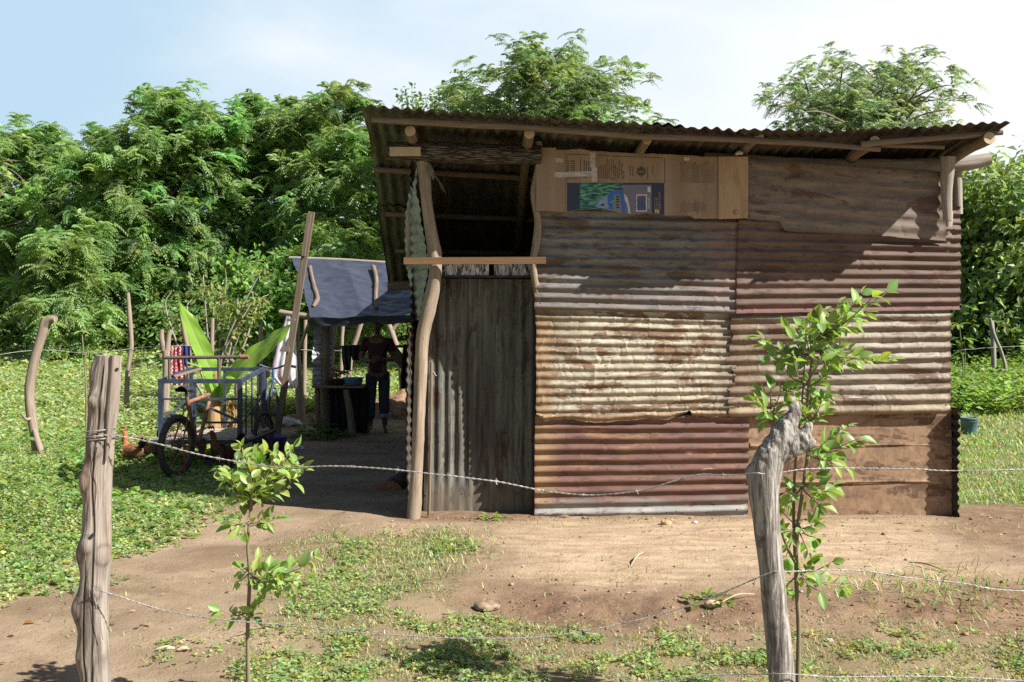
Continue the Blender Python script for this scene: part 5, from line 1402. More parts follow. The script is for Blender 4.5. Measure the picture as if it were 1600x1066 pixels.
hb = mk('push_handle', tube([(-4.0, YF, 1.275), (-3.05, YF, 1.285)], 0.021, 10, 1) + tube([(-3.94, YF, 1.0), (-3.94, YF, 1.275)], 0.02, 8, 1) + tube([(-3.37, YF, 1.0), (-3.37, YF, 1.28)], 0.022, 8, 1), m_plain('brown handle', (0.13, 0.10, 0.085), 0.6, 0.2), tk)
mk('grip', tube([(-3.12, YF, 1.284), (-3.03, YF, 1.286)], 0.027, 10, 1), M_RUST, hb)
mk('side_bar', bar((-4.0, YF + 0.03, 1.03), (-3.73, YF + 0.5, 1.13), 0.03, 0.02), M_POLE, tk, False)
wheel((XR + 0.13, 12.35, 0.31), (0.12, 0.99), 0.31, tk, M_TYRE, M_RIM, 0.026); wheel((XL - 0.09, 12.35, 0.31), (0.12, 0.99), 0.31, tk, M_TYRE, M_RIM, 0.026)

bk = thing('bicycle', on(426, 14.5), 'dark bicycle with a blue fork parked behind the tricycle', 'bicycle')
d2 = np.array((-0.06, 0.998)); s2 = np.array((0.998, 0.06))
BB = lambda f, l, z: np.array((-3.46 + d2[0] * f + s2[0] * (l + 0.05 * z), 14.0 + d2[1] * f + s2[1] * (l + 0.05 * z), 0.03 + z))
M_BIKE = m_plain('dark bicycle paint', (0.04, 0.05, 0.075), 0.4, 0.2)
wheel(BB(0, 0, 0.335), d2, 0.335, bk, M_TYRE, M_RIM, 0.022); wheel(BB(1.02, 0, 0.335), d2 + np.array((0.10, 0)), 0.335, bk, M_TYRE, M_RIM, 0.022)
mk('frame', tube([BB(0.43, 0, 0.28), BB(0.28, 0, 0.86)], 0.018, 8, 1) + tube([BB(0.43, 0, 0.28), BB(0.86, 0, 0.78)], 0.02, 8, 1) + tube([BB(0.30, 0, 0.76), BB(0.84, 0, 0.86)], 0.018, 8, 1) + sum([tube([BB(0, l, 0.335), BB(0.43, l * .5, 0.28)], 0.009, 6, 1) + tube([BB(0, l, 0.335), BB(0.29, l * .3, 0.80)], 0.008, 6, 1) for l in (-.06, .06)], []), M_BIKE, bk)
mk('fork', sum([tube([BB(1.02, l, 0.335), BB(0.93, l, 0.66), BB(0.90, l * .3, 0.72)], 0.012, 6, 2) for l in (-.055, .055)], []) + tube([BB(0.90, 0, 0.70), BB(0.84, 0, 0.98)], 0.018, 8, 1), m_plain('blue fork paint', (0.03, 0.16, 0.36), 0.4), bk)
mk('saddle', tube([BB(0.15, 0, 0.955), BB(0.22, 0, 0.965), BB(0.32, 0, 0.955), BB(0.42, 0, 0.945)], [0.06, 0.075, 0.045, 0.02], 12, 4) + tube([BB(0.28, 0, 0.84), BB(0.26, 0, 0.94)], 0.013, 8, 1), M_BLACKP, bk)
mk('handlebar', tube([BB(0.72, -0.33, 1.09), BB(0.80, -0.2, 1.06), BB(0.86, 0, 1.0), BB(0.80, 0.2, 1.06), BB(0.72, 0.32, 1.03)], 0.014, 8, 4) + tube([BB(0.72, -0.36, 1.09), BB(0.75, -0.26, 1.075)], 0.02, 8, 1) + tube([BB(0.72, 0.34, 1.03), BB(0.75, 0.26, 1.045)], 0.02, 8, 1), M_BIKE, bk)
mk('crank', tube([BB(0.43, -0.09, 0.28), BB(0.43, 0.09, 0.28)], 0.017, 8, 1) + tube([BB(0.43, 0.09, 0.28), BB(0.56, 0.1, 0.2)], 0.009, 6, 1) + tube([BB(0.43, 0.05, 0.28), BB(0.43, 0.055, 0.28)], 0.085, 18, 1), M_RIM, bk)

# ---------------------------------------------------------------- poultry
def hen(name, px, Y, faceang, scale, cols, label, head_up=1.0):
    """Body, neck and head in one surface; comb, beak, tail and legs as parts. Faces along faceang (0 = +x)."""
    b = on(px, Y)
    ca, sa = math.cos(faceang), math.sin(faceang)
    H = lambda f, l, z: b + scale * np.array((ca * f - sa * l, sa * f + ca * l, z))
    t = thing(name, b, label, 'hen' if name == 'hen' else 'rooster')
    n = [H(0.0, 0, 0.24), H(-0.11, 0, 0.25), H(-0.19, 0, 0.30), H(0.09, 0, 0.25), H(0.15, 0, 0.31), H(0.165, 0, 0.38), H(0.17, 0, 0.44 * head_up), H(0.19, 0, 0.48 * head_up), H(0.225, 0, 0.475 * head_up)]
    bd = skin(n, [(0, 1), (1, 2), (0, 3), (3, 4), (4, 5), (5, 6), (6, 7), (7, 8)], [q * scale for q in (0.105, 0.09, 0.045, 0.095, 0.062, 0.042, 0.034, 0.033, 0.02)], 0, 2)
    z = (bd[0][:, 2] - b[2]) / scale
    fwd = ((bd[0] - b) @ np.array((ca, sa, 0))) / scale
    k = sstep(0.27, 0.36, z) * sstep(0.05, 0.12, fwd)
    col = np.array(cols[0])[None] * (1 - k[:, None]) + np.array(cols[1])[None] * k[:, None]
    col = col * (0.85 + 0.45 * (fbm(bd[0][:, 0] * 40, bd[0][:, 2] * 40 + bd[0][:, 1] * 30, 3, 2)[:, None] * 0.5 + 0.5))
    mk('body', (bd[0], bd[1], None, col), M_FEATH, t)
    tl = bigleaves(np.array([H(-0.15, l, 0.30) for l in (-.03, -.015, 0, .015, .03, 0)]), np.array([np.array((ca * -f, sa * -f, z_)) for f, z_ in ((.5, .8), (.6, .8), (.45, 1), (.6, .7), (.5, .9), (.8, .55))]), np.array([(-sa, ca, 0.0)] * 6), [0.19 * scale] * 6, [0.06 * scale] * 6, 0.1, -0.1)
    mk('tail', (tl[0], tl[1], None, np.tile(cols[2], (len(tl[0]), 1))), M_FEATH, t)
    for l in (-1, 1):
        wv = bigleaves(np.array([H(0.10, l * 0.085, 0.27)]), np.array([(-ca, -sa, -0.12)]), np.array([(-sa * l, ca * l, 0.0)]), [0.24 * scale], [0.13 * scale], -0.15, 0.12)
        mk('wing', (wv[0], wv[1], None, np.tile(np.array(cols[0]) * 0.8, (len(wv[0]), 1))), M_FEATH, t)
        mk('leg', tube([H(0.0, l * 0.045, 0.17), H(-0.015, l * 0.045, 0.09), H(0.01, l * 0.045, 0.01)], [0.02 * scale, 0.010 * scale, 0.008 * scale], 8, 2) + sum([tube([H(0.01, l * 0.045, 0.008), H(0.06, l * 0.045 + q, 0.004)], 0.005 * scale, 5, 1) for q in (-.025, 0, .025)], []), m_plain('yellow leg', (0.30, 0.21, 0.08), 0.7), t)
    mk('beak', tube([H(0.235, 0, 0.472 * head_up), H(0.275, 0, 0.46 * head_up)], [0.012 * scale, 0.002 * scale], 8, 1), m_plain('horn beak', (0.30, 0.22, 0.10), 0.5), t)
    cb_ = [H(0.165 + 0.016 * i, 0, (0.51 + 0.018 * (i % 2) + 0.008) * head_up) for i in range(6)]
    mk('comb', tube([H(0.16, 0, 0.49 * head_up)] + cb_, [0.004] + [0.011 * scale * (1.2 if i % 2 else 0.8) for i in range(6)], 6, 3), m_plain('red comb', (0.42, 0.05, 0.04), 0.6), t)
    return t


g = G('feathers'); fa = g.attr()
fn_ = g.noise(g.ob(), 45, 3)
M_FEATH = g.out(g.mix(1.0, fa, g.mix(g.mr(fn_, 0.35, 0.65), (0.65, 0.65, 0.65), (1.25, 1.25, 1.25)), 'MULTIPLY'), 0.75, 0, 0.2, g.bump(fn_, 0.5, 0.01))
hen('hen', 208, 11.75, math.radians(150), 0.8, ((0.17, 0.08, 0.04), (0.30, 0.11, 0.04), (0.03, 0.022, 0.02)), 'rust necked brown hen with a black tail in the weeds', 1.1)
hen('hen', 239, 12.0, math.radians(75), 0.82, ((0.30, 0.18, 0.11), (0.52, 0.37, 0.26), (0.22, 0.15, 0.10)), 'pale buff hen in the weeds beside the tricycle wheel', 1.05)
hen('rooster', 352, 11.35, math.radians(235), 0.95, ((0.07, 0.035, 0.025), (0.13, 0.05, 0.03), (0.02, 0.018, 0.018)), 'dark red combed rooster in the shade of the tricycle deck', 1.05)

# ---------------------------------------------------------------- bucket
bu = thing('bucket', on(1514, 15.3), 'weathered blue green bucket standing on the lawn', 'bucket')
bc = on(1514, 15.3)
mk('pail', lathe([(0, 0.01), (0.095, 0.0), (0.10, 0.01), (0.122, 0.215), (0.13, 0.22), (0.132, 0.245), (0.124, 0.247), (0.116, 0.215), (0.094, 0.02), (0, 0.018)], bc, 32), m_plain('blue green plastic', (0.075, 0.155, 0.20), 0.6, 0, 0.3, 8), bu)
mk('handle', tube([bc + (-0.125, 0, 0.225), bc + (-0.09, -0.09, 0.21), bc + (0, -0.128, 0.19), bc + (0.09, -0.09, 0.21), bc + (0.125, 0, 0.225)], 0.004, 6, 5), M_RIM, bu)
# ================================================================== field fence behind, plants of the yard
M_FPOST = m_wood('fence bark', (0.20, 0.155, 0.12), (0.34, 0.27, 0.21), (0.28, 0.20, 0.15), 2.5, 45, 0.5, 0.9, 0.4)
M_WIRE = m_plain('barbed wire', (0.33, 0.31, 0.29), 0.5, 0.5, 0.3, 30)
M_WIREF = m_plain('far wire', (0.36, 0.34, 0.32), 0.6, 0.3, 0.2, 30)
GRP = 'posts of the old field fence'


def fpost(label, parts, name='fence_post', mat=None, group=GRP):
    return tag(mk(name, parts, mat or M_FPOST), label, 'post', group)


fpost('crooked bare branch post with a forked top standing in the weeds', tube([P(72, 497, 11.5), P(69, 512, 11.5), P(60, 540, 11.5), P(52, 572, 11.5), P(46, 605, 11.5), P(47, 635, 11.5), P(52, 668, 11.5), P(56, 700, 11.5), P(56, 742, 11.5)], [0.05, 0.058, 0.05, 0.052, 0.05, 0.056, 0.05, 0.048, 0.05], 14, 5, 0.16, 1)
      + tube([P(68, 515, 11.5), P(78, 500, 11.48), P(87, 499, 11.46)], [0.05, 0.045, 0.036], 10, 4, 0.12, 2) + tube([P(47, 655, 11.45), P(40, 655, 11.4), P(33, 646, 11.35)], [0.022, 0.016, 0.011], 8, 3, 0.2, 4)
      + tube([P(54, 672, 11.44), P(61, 695, 11.4), P(70, 722, 11.36), P(74, 744, 11.35)], [0.028, 0.034, 0.036, 0.04], 10, 4, 0.2, 3))
fpost('tall thin straight pole with a green tip in the field fence', tube([P(200, 458, 16.8), P(203, 500, 16.8), P(205, 540, 16.8), P(199, 590, 16.8), P(197, 665, 16.8)], [0.028, 0.036, 0.038, 0.04, 0.045], 10, 5, 0.14, 5))
fpost('stout post with a two pronged top beside the checked cloth', tube([P(259, 548, 16.4), P(260, 580, 16.4), P(258, 660, 16.4)], [0.062, 0.06, 0.065], 14, 5, 0.15, 6) + tube([P(257, 552, 16.4), P(253, 530, 16.4), P(253, 515, 16.4)], [0.05, 0.04, 0.03], 10, 4, 0.2, 7) + tube([P(261, 552, 16.4), P(263, 532, 16.4), P(265, 518, 16.4)], [0.05, 0.04, 0.032], 10, 4, 0.2, 8))
fpost('thin leaning stake behind the upright banana leaf', tube([P(283, 488, 17.2), P(288, 520, 17.2), P(295, 560, 17.2), P(297, 655, 17.2)], [0.034, 0.038, 0.05, 0.055], 10, 5, 0.2, 9))
fpost('grey stake behind the banana plant', tube([P(332, 497, 17.4), P(331, 560, 17.4), P(333, 655, 17.4)], [0.032, 0.035, 0.04], 10, 4, 0.18, 10))
fpost('short thin stake between the two long banana leaves and the sheet', tube([P(408, 507, 17.4), P(407, 560, 17.4), P(405, 655, 17.4)], [0.035, 0.038, 0.042], 10, 4, 0.18, 11))
fpost('slim post just behind the shelter corner post', tube([P(477, 500, 18.2), P(476, 560, 18.2), P(475, 650, 18.2)], [0.035, 0.037, 0.04], 10, 4, 0.15, 12))
fpost('thin pole seen under the tarpaulin above the table', tube([P(536, 502, 18.6), P(534, 540, 18.6), P(531, 645, 18.6)], [0.036, 0.036, 0.04], 10, 4, 0.18, 13))
fpost('slanting grey pole under the tarpaulin beside the person', tube([P(567, 496, 18.8), P(558, 525, 18.8), P(548, 560, 18.8), P(541, 640, 18.8)], [0.045, 0.045, 0.048, 0.05], 10, 4, 0.15, 14))
fpost('crooked forked trunk post under the tarpaulin behind the person', tube([P(607, 508, 18.5), P(613, 522, 18.5), P(620, 545, 18.5), P(627, 570, 18.5), P(630, 640, 18.5)], [0.05, 0.055, 0.055, 0.06, 0.065], 12, 4, 0.15, 15) + tube([P(611, 518, 18.5), P(620, 508, 18.5), P(628, 502, 18.5)], [0.04, 0.03, 0.025], 8, 3, 0.15, 16))
fpost('upright grey post in the tall growth beyond the lawn', tube([P(1549, 502, 21.5), P(1552, 540, 21.5), P(1553, 604, 21.5)], [0.05, 0.05, 0.055], 10, 4, 0.14, 17), mat=M_GREYLOG)
fpost('bent prop branch leaning on the upright post beyond the lawn', tube([P(1547, 498, 21.2), P(1554, 525, 21.2), P(1565, 552, 21.2), P(1571, 575, 21.2), P(1570, 608, 21.2)], [0.032, 0.036, 0.036, 0.034, 0.036], 10, 5, 0.2, 18), mat=M_GREYLOG)


def wire(pts, label, r=0.0022, barb=0.13, seed=1, name='barbed_wire', mat=None, twist=True, group='strands of barbed wire'):
    """Two strands twisted round each other, with four-pointed barbs."""
    c = spline(np.asarray(pts, float), 14)
    s = np.concatenate(([0], np.cumsum(np.linalg.norm(np.diff(c, axis=0), axis=1))))
    n = max(8, int(s[-1] / 0.010)) if twist else max(8, int(s[-1] / 0.12))
    t = np.linspace(0, s[-1], n)
    q = np.stack([np.interp(t, s, c[:, k]) for k in range(3)], 1)
    rg = np.random.default_rng(seed)
    q[:, 2] += 0.004 * fbm(t * 3, t * 0, seed, 3) * (1 if twist else 3)
    T = unit(np.gradient(q, axis=0)); N = unit(np.cross(T, (0, 0, 1.0))); Bv = np.cross(N, T)
    parts = []
    if twist:
        for o in (0, PI):
            a = t / 0.045 * 2 * PI + o
            parts += tube(q + (N * np.cos(a)[:, None] + Bv * np.sin(a)[:, None]) * r * 0.95, r * 0.72, 5, 1, caps=False)
    else:
        parts += tube(q, r, 5, 1, caps=False)
    d = rg.uniform(0.02, barb)
    while d < s[-1] - 0.02:
        i = int(np.argmin(np.abs(t - d)))
        p = q[i]
        for k in range(2):
            a = rg.uniform(0, 2 * PI)
            v = N[i] * math.cos(a) + Bv[i] * math.sin(a)
            w = N[i] * math.cos(a + 1.9) + Bv[i] * math.sin(a + 1.9)
            o = T[i] * (0.006 * k)
            parts += tube([p + o + v * 0.014 * (r / 0.0022) + T[i] * rg.uniform(-.006, .006), p + o + w * r * 1.5, p + o - v * 0.012 * (r / 0.0022) + T[i] * rg.uniform(-.006, .006)], [r * 0.35, r * 0.8, r * 0.35], 5, 2, caps=False)
        parts += tube([p - T[i] * 0.006, p + T[i] * 0.010], r * 2.1, 6, 1, caps=False)
        d += barb * rg.uniform(0.85, 1.15)
    return tag(mk(name, parts, mat or M_WIRE), label, 'wire', group)


fw = lambda a, l, sd: wire(a, l, 0.0036, 0.4, sd, 'fence_wire', M_WIREF, False, 'wires of the old field fence')
fw([P(-40, 560, 13.5), P(60, 547, 14.2), P(140, 552, 15.6), P(201, 545, 16.75), P(256, 541, 16.35)], 'thin upper wire from the crooked branch post to the two pronged post', 21)
fw([P(201, 583, 16.75), P(256, 571, 16.35)], 'thin lower wire between the tall thin pole and the two pronged post', 22)
fw([P(260, 541, 16.35), P(293, 540, 17.15), P(331, 547, 17.35), P(407, 545, 17.35), P(476, 547, 18.15), P(535, 548, 18.55), P(625, 552, 18.5)], 'thin wire carrying the checked cloth and running behind the shelter', 23)
fw([P(1490, 548, 20.5), P(1551, 543, 21.4), P(1640, 538, 22.0)], 'thin wire at the upright post beyond the lawn', 24)

# ---------------------------------------------------------------- banana plant
bn = thing('banana_plant', on(337, 14.4), 'young banana plant with long bright leaves behind the tricycle', 'banana plant')
g = G('banana leaf')
bu_ = g.sep(g.uv())
bv = g.n('TexWave', {'Vector': g.uv((0, 1, 0)), 'Scale': 26.0, 'Distortion': 0.6}).outputs['Fac']
bcol = g.mix(g.mr(bv, 0.2, 0.8), (0.25, 0.42, 0.065), (0.30, 0.48, 0.09))
bcol = g.mix(g.mr(g.m('ABSOLUTE', g.m('SUBTRACT', bu_[0], 0.5)), 0.05, 0.015), bcol, (0.36, 0.45, 0.16))
M_BANANA = g.out(bcol, 0.35, 0, 0.45, g.bump(bv, 0.25, 0.01), 0.45, g.mix(1.0, bcol, (2.0, 1.9, 0.9), 'MULTIPLY'))


def banana_leaf(mid, w, nrm, seed, vee=0.25):
    """mid: path of the midrib; w: greatest width; nrm: the way the upper face looks."""
    m = spline(np.asarray(mid, float), 10); k = len(m)
    T = unit(np.gradient(m, axis=0)); nrm = np.asarray(nrm, float)
    S = unit(np.cross(T, nrm)); Nn = np.cross(S, T)
    def fn(U, V):
        i = (V * (k - 1)).round().astype(int)
        prof = np.clip(np.sin(PI * np.clip(V * 0.93 + 0.05, 0, 1)) ** 0.55, 0.03, 1) * np.where(V > 0.86, np.clip((1.0 - V) / 0.14, 0, 1) ** 0.6, 1)
        sx = (U - 0.5) * 2
        hw = w / 2 * prof
        z = -vee * hw * np.abs(sx) + 0.02 * np.sin(V * 30 + 3 * sx) * np.abs(sx) * 0.6 + 0.03 * fbm(U * 2, V * 5, seed, 3) * np.abs(sx)
        return m[i] + S[i] * (hw * sx)[..., None] + Nn[i] * z[..., None]
    return grid(fn, 21, k, (1, 1))


cx = P(337, 0, 14.4)[0]
mk('stem', tube([(cx, 14.4, -0.02), (cx - 0.02, 14.4, 0.35), (cx - 0.01, 14.4, 0.72), (cx + 0.01, 14.38, 0.98)], [0.095, 0.085, 0.07, 0.055], 14, 5, 0.06, 3), m_wood('banana stem', (0.30, 0.16, 0.07), (0.44, 0.27, 0.13), (0.30, 0.26, 0.10), 2, 30, 0.2, 0.7, 0, 0.3), bn)
mk('leaf', banana_leaf([P(341, 626, 14.38), P(334, 590, 14.34), P(320, 560, 14.3), P(300, 515, 14.2), P(279, 469, 14.05)], 0.27, (0.55, -0.75, 0.25), 1, -0.35), M_BANANA, bn)
mk('leaf', banana_leaf([P(345, 618, 14.36), P(356, 592, 14.25), P(375, 572, 14.15), P(402, 550, 14.1), P(430, 528, 14.0), P(455, 507, 13.95)], 0.30, (0.2, -0.75, 0.65), 2, 0.12), M_BANANA, bn)
mk('leaf', banana_leaf([P(334, 620, 14.42), P(322, 585, 14.5), P(308, 570, 14.55), P(292, 566, 14.6)], 0.26, (-0.3, 0.3, 0.9), 3, 0.3), M_BANANA, bn)
mk('leaf', banana_leaf([P(343, 622, 14.42), P(352, 585, 14.55), P(362, 570, 14.65), P(374, 566, 14.7)], 0.22, (0.3, 0.4, 0.9), 4, 0.3), M_BANANA, bn)
mk('leaf', banana_leaf([P(340, 626, 14.36), P(332, 596, 14.3), P(322, 590, 14.2), P(312, 600, 14.1)], 0.13, (-0.2, -0.5, 0.9), 5, 0.2), M_BANANA, bn)
mk('leaf', banana_leaf([P(342, 626, 14.36), P(352, 592, 14.3), P(360, 588, 14.2), P(367, 596, 14.1)], 0.12, (0.2, -0.5, 0.9), 6, 0.2), M_BANANA, bn)

# ---------------------------------------------------------------- straw heap, pruned branch, seedlings, small shrub
def straw_heap():
    c = on(361, 14.9); n = 1500
    a = RNG.uniform(0, 2 * PI, n); h = RNG.uniform(0, 1, n); r = 0.17 * np.sqrt(1 - h ** 2) * RNG.uniform(0.6, 1, n)
    p = np.stack((c[0] + r * np.cos(a), c[1] + r * np.sin(a), c[2] + h * 0.52), 1)
    v, fs = blades(p, a + RNG.normal(0, 0.6, n), RNG.uniform(0.8, 2.6, n), RNG.uniform(0.06, 0.16, n), RNG.uniform(0.006, 0.014, n), RNG.uniform(0, 1, n))
    col = np.repeat(colvar(n, (0.42, 0.32, 0.17), 0.25, 0.15), 5, 0)
    core = tube([c, c + (0, 0, 0.25), c + (0, 0, 0.47)], [0.14, 0.14, 0.05], 12, 4, 0.2, 3)
    out = [(v, fs[0].reshape(-1, 4), None, col), (np.zeros((0, 3)), fs[1].reshape(-1, 3) - len(v), None, np.zeros((0, 3)))]
    return out + [(q[0], q[1], None, np.tile((0.25, 0.18, 0.09), (len(q[0]), 1))) for q in core]
tag(mk('straw_heap', straw_heap(), M_GRASS, smooth=False), 'small upright heap of dry straw behind the banana stem', 'straw heap')
fl = bigleaves(np.array([P(357, 604, 14.7)] * 5), np.array([(math.cos(a), math.sin(a) - .6, 0.5) for a in np.arange(5) * 1.256]), np.array([(0, 0, 1.0)] * 5), [0.06] * 5, [0.05] * 5)
tag(mk('flower', (fl[0], fl[1], None, np.tile((0.5, 0.06, 0.10), (len(fl[0]), 1))), M_WEED), 'single red flower on top of the straw heap', 'flower')
tag(mk('rag', crumple(352, 14.6, 0.09, 14), m_plain('teal rag', (0.10, 0.22, 0.27), 0.8)), 'teal rag caught against the straw heap', 'rag')
tag(mk('pruned_tree', tube([P(368, 690, 15.2), P(371, 640, 15.2), P(371, 600, 15.2), P(379, 578, 15.2), P(391, 572, 15.2)], [0.05, 0.045, 0.042, 0.04, 0.03], 10, 5, 0.15, 1)
       + tube([P(380, 577, 15.2), P(369, 570, 15.2), P(360, 562, 15.1), P(354, 552, 15.1)], [0.034, 0.03, 0.024, 0.02], 8, 4, 0.15, 2) + tube([P(390, 573, 15.2), P(397, 568, 15.2), P(400, 552, 15.2)], [0.032, 0.026, 0.022], 8, 4, 0.15, 3) + tube([P(383, 576, 15.2), P(386, 564, 15.25), P(389, 557, 15.3)], [0.02, 0.016, 0.012], 8, 3, 0.15, 4), M_POLE),
    'dark pruned leafless little tree under the long banana leaf', 'tree')


def seedling(px, Y, top_py, label, seed, n=9, L=0.16):
    b = on(px + 6, Y, -0.02); t = P(px, top_py, Y)
    o = thing('seedling', b, label, 'seedling', 'seedlings in the field')
    m_ = (b + t) / 2 + (0.03, 0, 0)
    mk('stem', tube([b, m_, t], [0.014, 0.012, 0.008], 7, 6, 0.1, seed) + tube([b + (0.04, 0, 0), m_ + (0.05, 0, 0), t + (0.10, 0, -0.28)], [0.01, 0.008, 0.006], 6, 5, 0.1, seed), M_SAPST, o)
    rg = np.random.default_rng(seed)
    az = np.arange(n) * 2.4; pos = np.where((np.arange(n) % 3 == 2)[:, None], (t + (0.10, 0, -0.28))[None], t[None])
    d = np.stack((np.cos(az), np.sin(az), rg.uniform(-0.1, 0.7, n)), 1)
    v, f, k = bigleaves(pos, d, np.tile((0, 0, 1.0), (n, 1)), rg.uniform(0.7, 1.1, n) * L, rg.uniform(0.3, 0.4, n) * L, 0.2, 0.4)
    mk('leaves', (v, f, None, np.repeat(colvar(n, (0.20, 0.30, 0.09), 0.15), k, 0)), M_WEED, o)
    return o
g = G('green stem'); M_SAPST = m_wood('sapling stem', (0.16, 0.125, 0.08), (0.25, 0.20, 0.13), (0.13, 0.15, 0.06), 6, 70, 0.2, 0.8)
seedling(128, 13.6, 518, 'thin seedling with a leaf tuft behind the near left post', 3)
seedling(1499, 20.5, 508, 'slim seedling with drooping leaves beside the right end of the house', 5, 10, 0.24)


def leafy_shrub():
    c = on(335, 18.4); rg = np.random.default_rng(8)
    o = thing('shrub', c, 'half bare shrub with pale leaves and bare twigs in the fence line', 'shrub')
    st, lp_ = [], []
    tips = [(268, 455), (300, 468), (318, 430), (345, 448), (352, 420), (372, 462), (392, 452), (405, 430), (300, 500), (385, 490), (330, 470), (360, 485), (420, 460)]
    for i, (x, y) in enumerate(tips):
        e = P(x, y, 18.4 + rg.uniform(-0.5, 0.5)); m1 = c * 0.55 + e * 0.45 + rg.normal(0, 0.12, 3)
        pts = spline([c + (0.06 * (i % 3 - 1), 0, 0), m1, e * 0.8 + m1 * 0.2 + rg.normal(0, 0.06, 3), e], 6)
        st += tube(pts, np.linspace(0.026, 0.007, len(pts)), 6, 1, 0.1, i)
        for k in range(len(pts) // 2, len(pts)):
            for _ in range(9): lp_.append(pts[k] + rg.normal(0, 0.16, 3) * (1, 1, 0.9))
    p = np.array(lp_); n = len(p)
    keepm = fbm(p[:, 0] * 2.5, p[:, 2] * 2.5, 17, 2) > -0.12
    p = p[keepm]; n = len(p)
    mk('stems', st, M_GREYLOG, o)
    d = np.stack((rg.normal(0, 1, n), rg.normal(0, 1, n), rg.normal(-0.5, 0.5, n)), 1)
    v, f = diamonds(p, d, rg.normal(0, 0.6, (n, 3)) + (0, 0, 1), rg.uniform(0.08, 0.16, n), rg.uniform(0.05, 0.08, n), 0.15, 0.2)
    mk('foliage', (v, f, None, np.repeat(colvar(n, (0.215, 0.27, 0.10), 0.2), 4, 0)), M_WEED, o, False)
leafy_shrub()


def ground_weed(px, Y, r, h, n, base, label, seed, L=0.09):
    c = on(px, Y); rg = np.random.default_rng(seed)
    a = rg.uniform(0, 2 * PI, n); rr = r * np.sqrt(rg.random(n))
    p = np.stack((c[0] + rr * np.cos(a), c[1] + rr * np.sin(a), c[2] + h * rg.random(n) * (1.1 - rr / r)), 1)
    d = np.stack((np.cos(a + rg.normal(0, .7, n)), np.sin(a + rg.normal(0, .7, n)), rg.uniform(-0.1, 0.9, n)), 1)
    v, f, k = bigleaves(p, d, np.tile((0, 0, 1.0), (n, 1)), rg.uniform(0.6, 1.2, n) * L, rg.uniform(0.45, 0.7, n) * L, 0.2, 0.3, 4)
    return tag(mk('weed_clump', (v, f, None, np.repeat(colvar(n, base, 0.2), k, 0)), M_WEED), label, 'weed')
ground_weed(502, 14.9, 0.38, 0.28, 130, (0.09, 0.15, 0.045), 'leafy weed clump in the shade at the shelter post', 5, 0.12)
ground_weed(767, 8.66, 0.10, 0.06, 34, (0.20, 0.30, 0.08), 'small green weed growing at the foot of the door', 6, 0.05)
ground_weed(1107, 6.05, 0.13, 0.05, 40, (0.15, 0.22, 0.06), 'small broad leaved weed beside the pale clod on the bank', 7, 0.06)
ground_weed(712, 7.55, 0.2, 0.08, 60, (0.20, 0.30, 0.09), 'bright leafy tuft in the grass before the door', 9, 0.07)
ground_weed(1450, 20.0, 0.0001, 0.01, 2, (0.15, 0.25, 0.06), 'low leafy weed', 8) if False else None
ground_weed(1502, 18.6, 0.55, 0.5, 240, (0.12, 0.21, 0.05), 'broad leaved bush at the edge of the lawn beside the house', 10, 0.17)


# ---------------------------------------------------------------- stones, chips
def stone(px, Y, r, col, label, seed, name='stone', flat=0.7):
    c = on(px, Y, r * 0.35)
    def fn(U, V):
        a, b = U * 2 * PI, (V - 0.5) * PI
        dx, dy, dz = np.cos(b) * np.cos(a), np.cos(b) * np.sin(a), np.sin(b)
        R = r * (1 + 0.35 * fbm(dx * 1.6 + 3 + dz, dy * 1.6 + 7 - dz, seed, 3) + 0.2 * np.abs(fbm(dx * 3 + dz * 2, dy * 3, seed + 1, 2)))
        return np.stack((c[0] + 1.25 * R * dx, c[1] + R * dy, c[2] + flat * R * dz), -1)
    return tag(mk(name, grid(fn, 25, 15), m_plain(name + ' face', col, 0.9, 0, 0.3, 30)), label, 'stone')
stone(1041, 8.38, 0.034, (0.46, 0.31, 0.17), 'yellowish stone lying by the foot of the red sheet', 1)
stone(1112, 5.98, 0.038, (0.48, 0.36, 0.22), 'pale clod beside the small weed on the bank', 2)
stone(760, 6.05, 0.055, (0.26, 0.19, 0.13), 'flat brown clod standing at the edge of the dug bank', 3, 'clod', 0.5)
stone(1085, 8.45, 0.018, (0.5, 0.47, 0.44), 'tiny white stone by the wall foot', 4)
stone(1296, 5.5, 0.016, (0.45, 0.40, 0.35), 'small grey pebble behind the right sapling', 5)
def chip(px, Y, L, w, ang, col, label, name='wood_chip'):
    c = on(px, Y, 0.012); d = np.array((math.cos(ang), math.sin(ang), 0.05)) * L / 2
    return tag(mk(name, tube([c - d, c + (0, 0, 0.006), c + d], [w * .7, w, w * .6], 7, 3, 0.3, int(px)), m_plain(name, col, 0.9, 0, 0.3, 40)), label, 'chip')
chip(259, 5.22, 0.085, 0.012, 0.1, (0.50, 0.40, 0.28), 'pale splinter of wood on the path, longer of two')
chip(287, 5.22, 0.055, 0.011, 0.35, (0.48, 0.38, 0.26), 'pale splinter of wood on the path, shorter of two')
lf = bigleaves(np.array([on(38, 5.72, 0.012)]), np.array([(1.0, 0.2, 0.1)]), np.array([(0, 0, 1.0)]), [0.055], [0.035], 0.3, 0.3)
tag(mk('dry_leaf', (lf[0], lf[1], None, np.tile((0.30, 0.14, 0.05), (len(lf[0]), 1))), M_WEED), 'single brown dry leaf on the bare path', 'leaf')
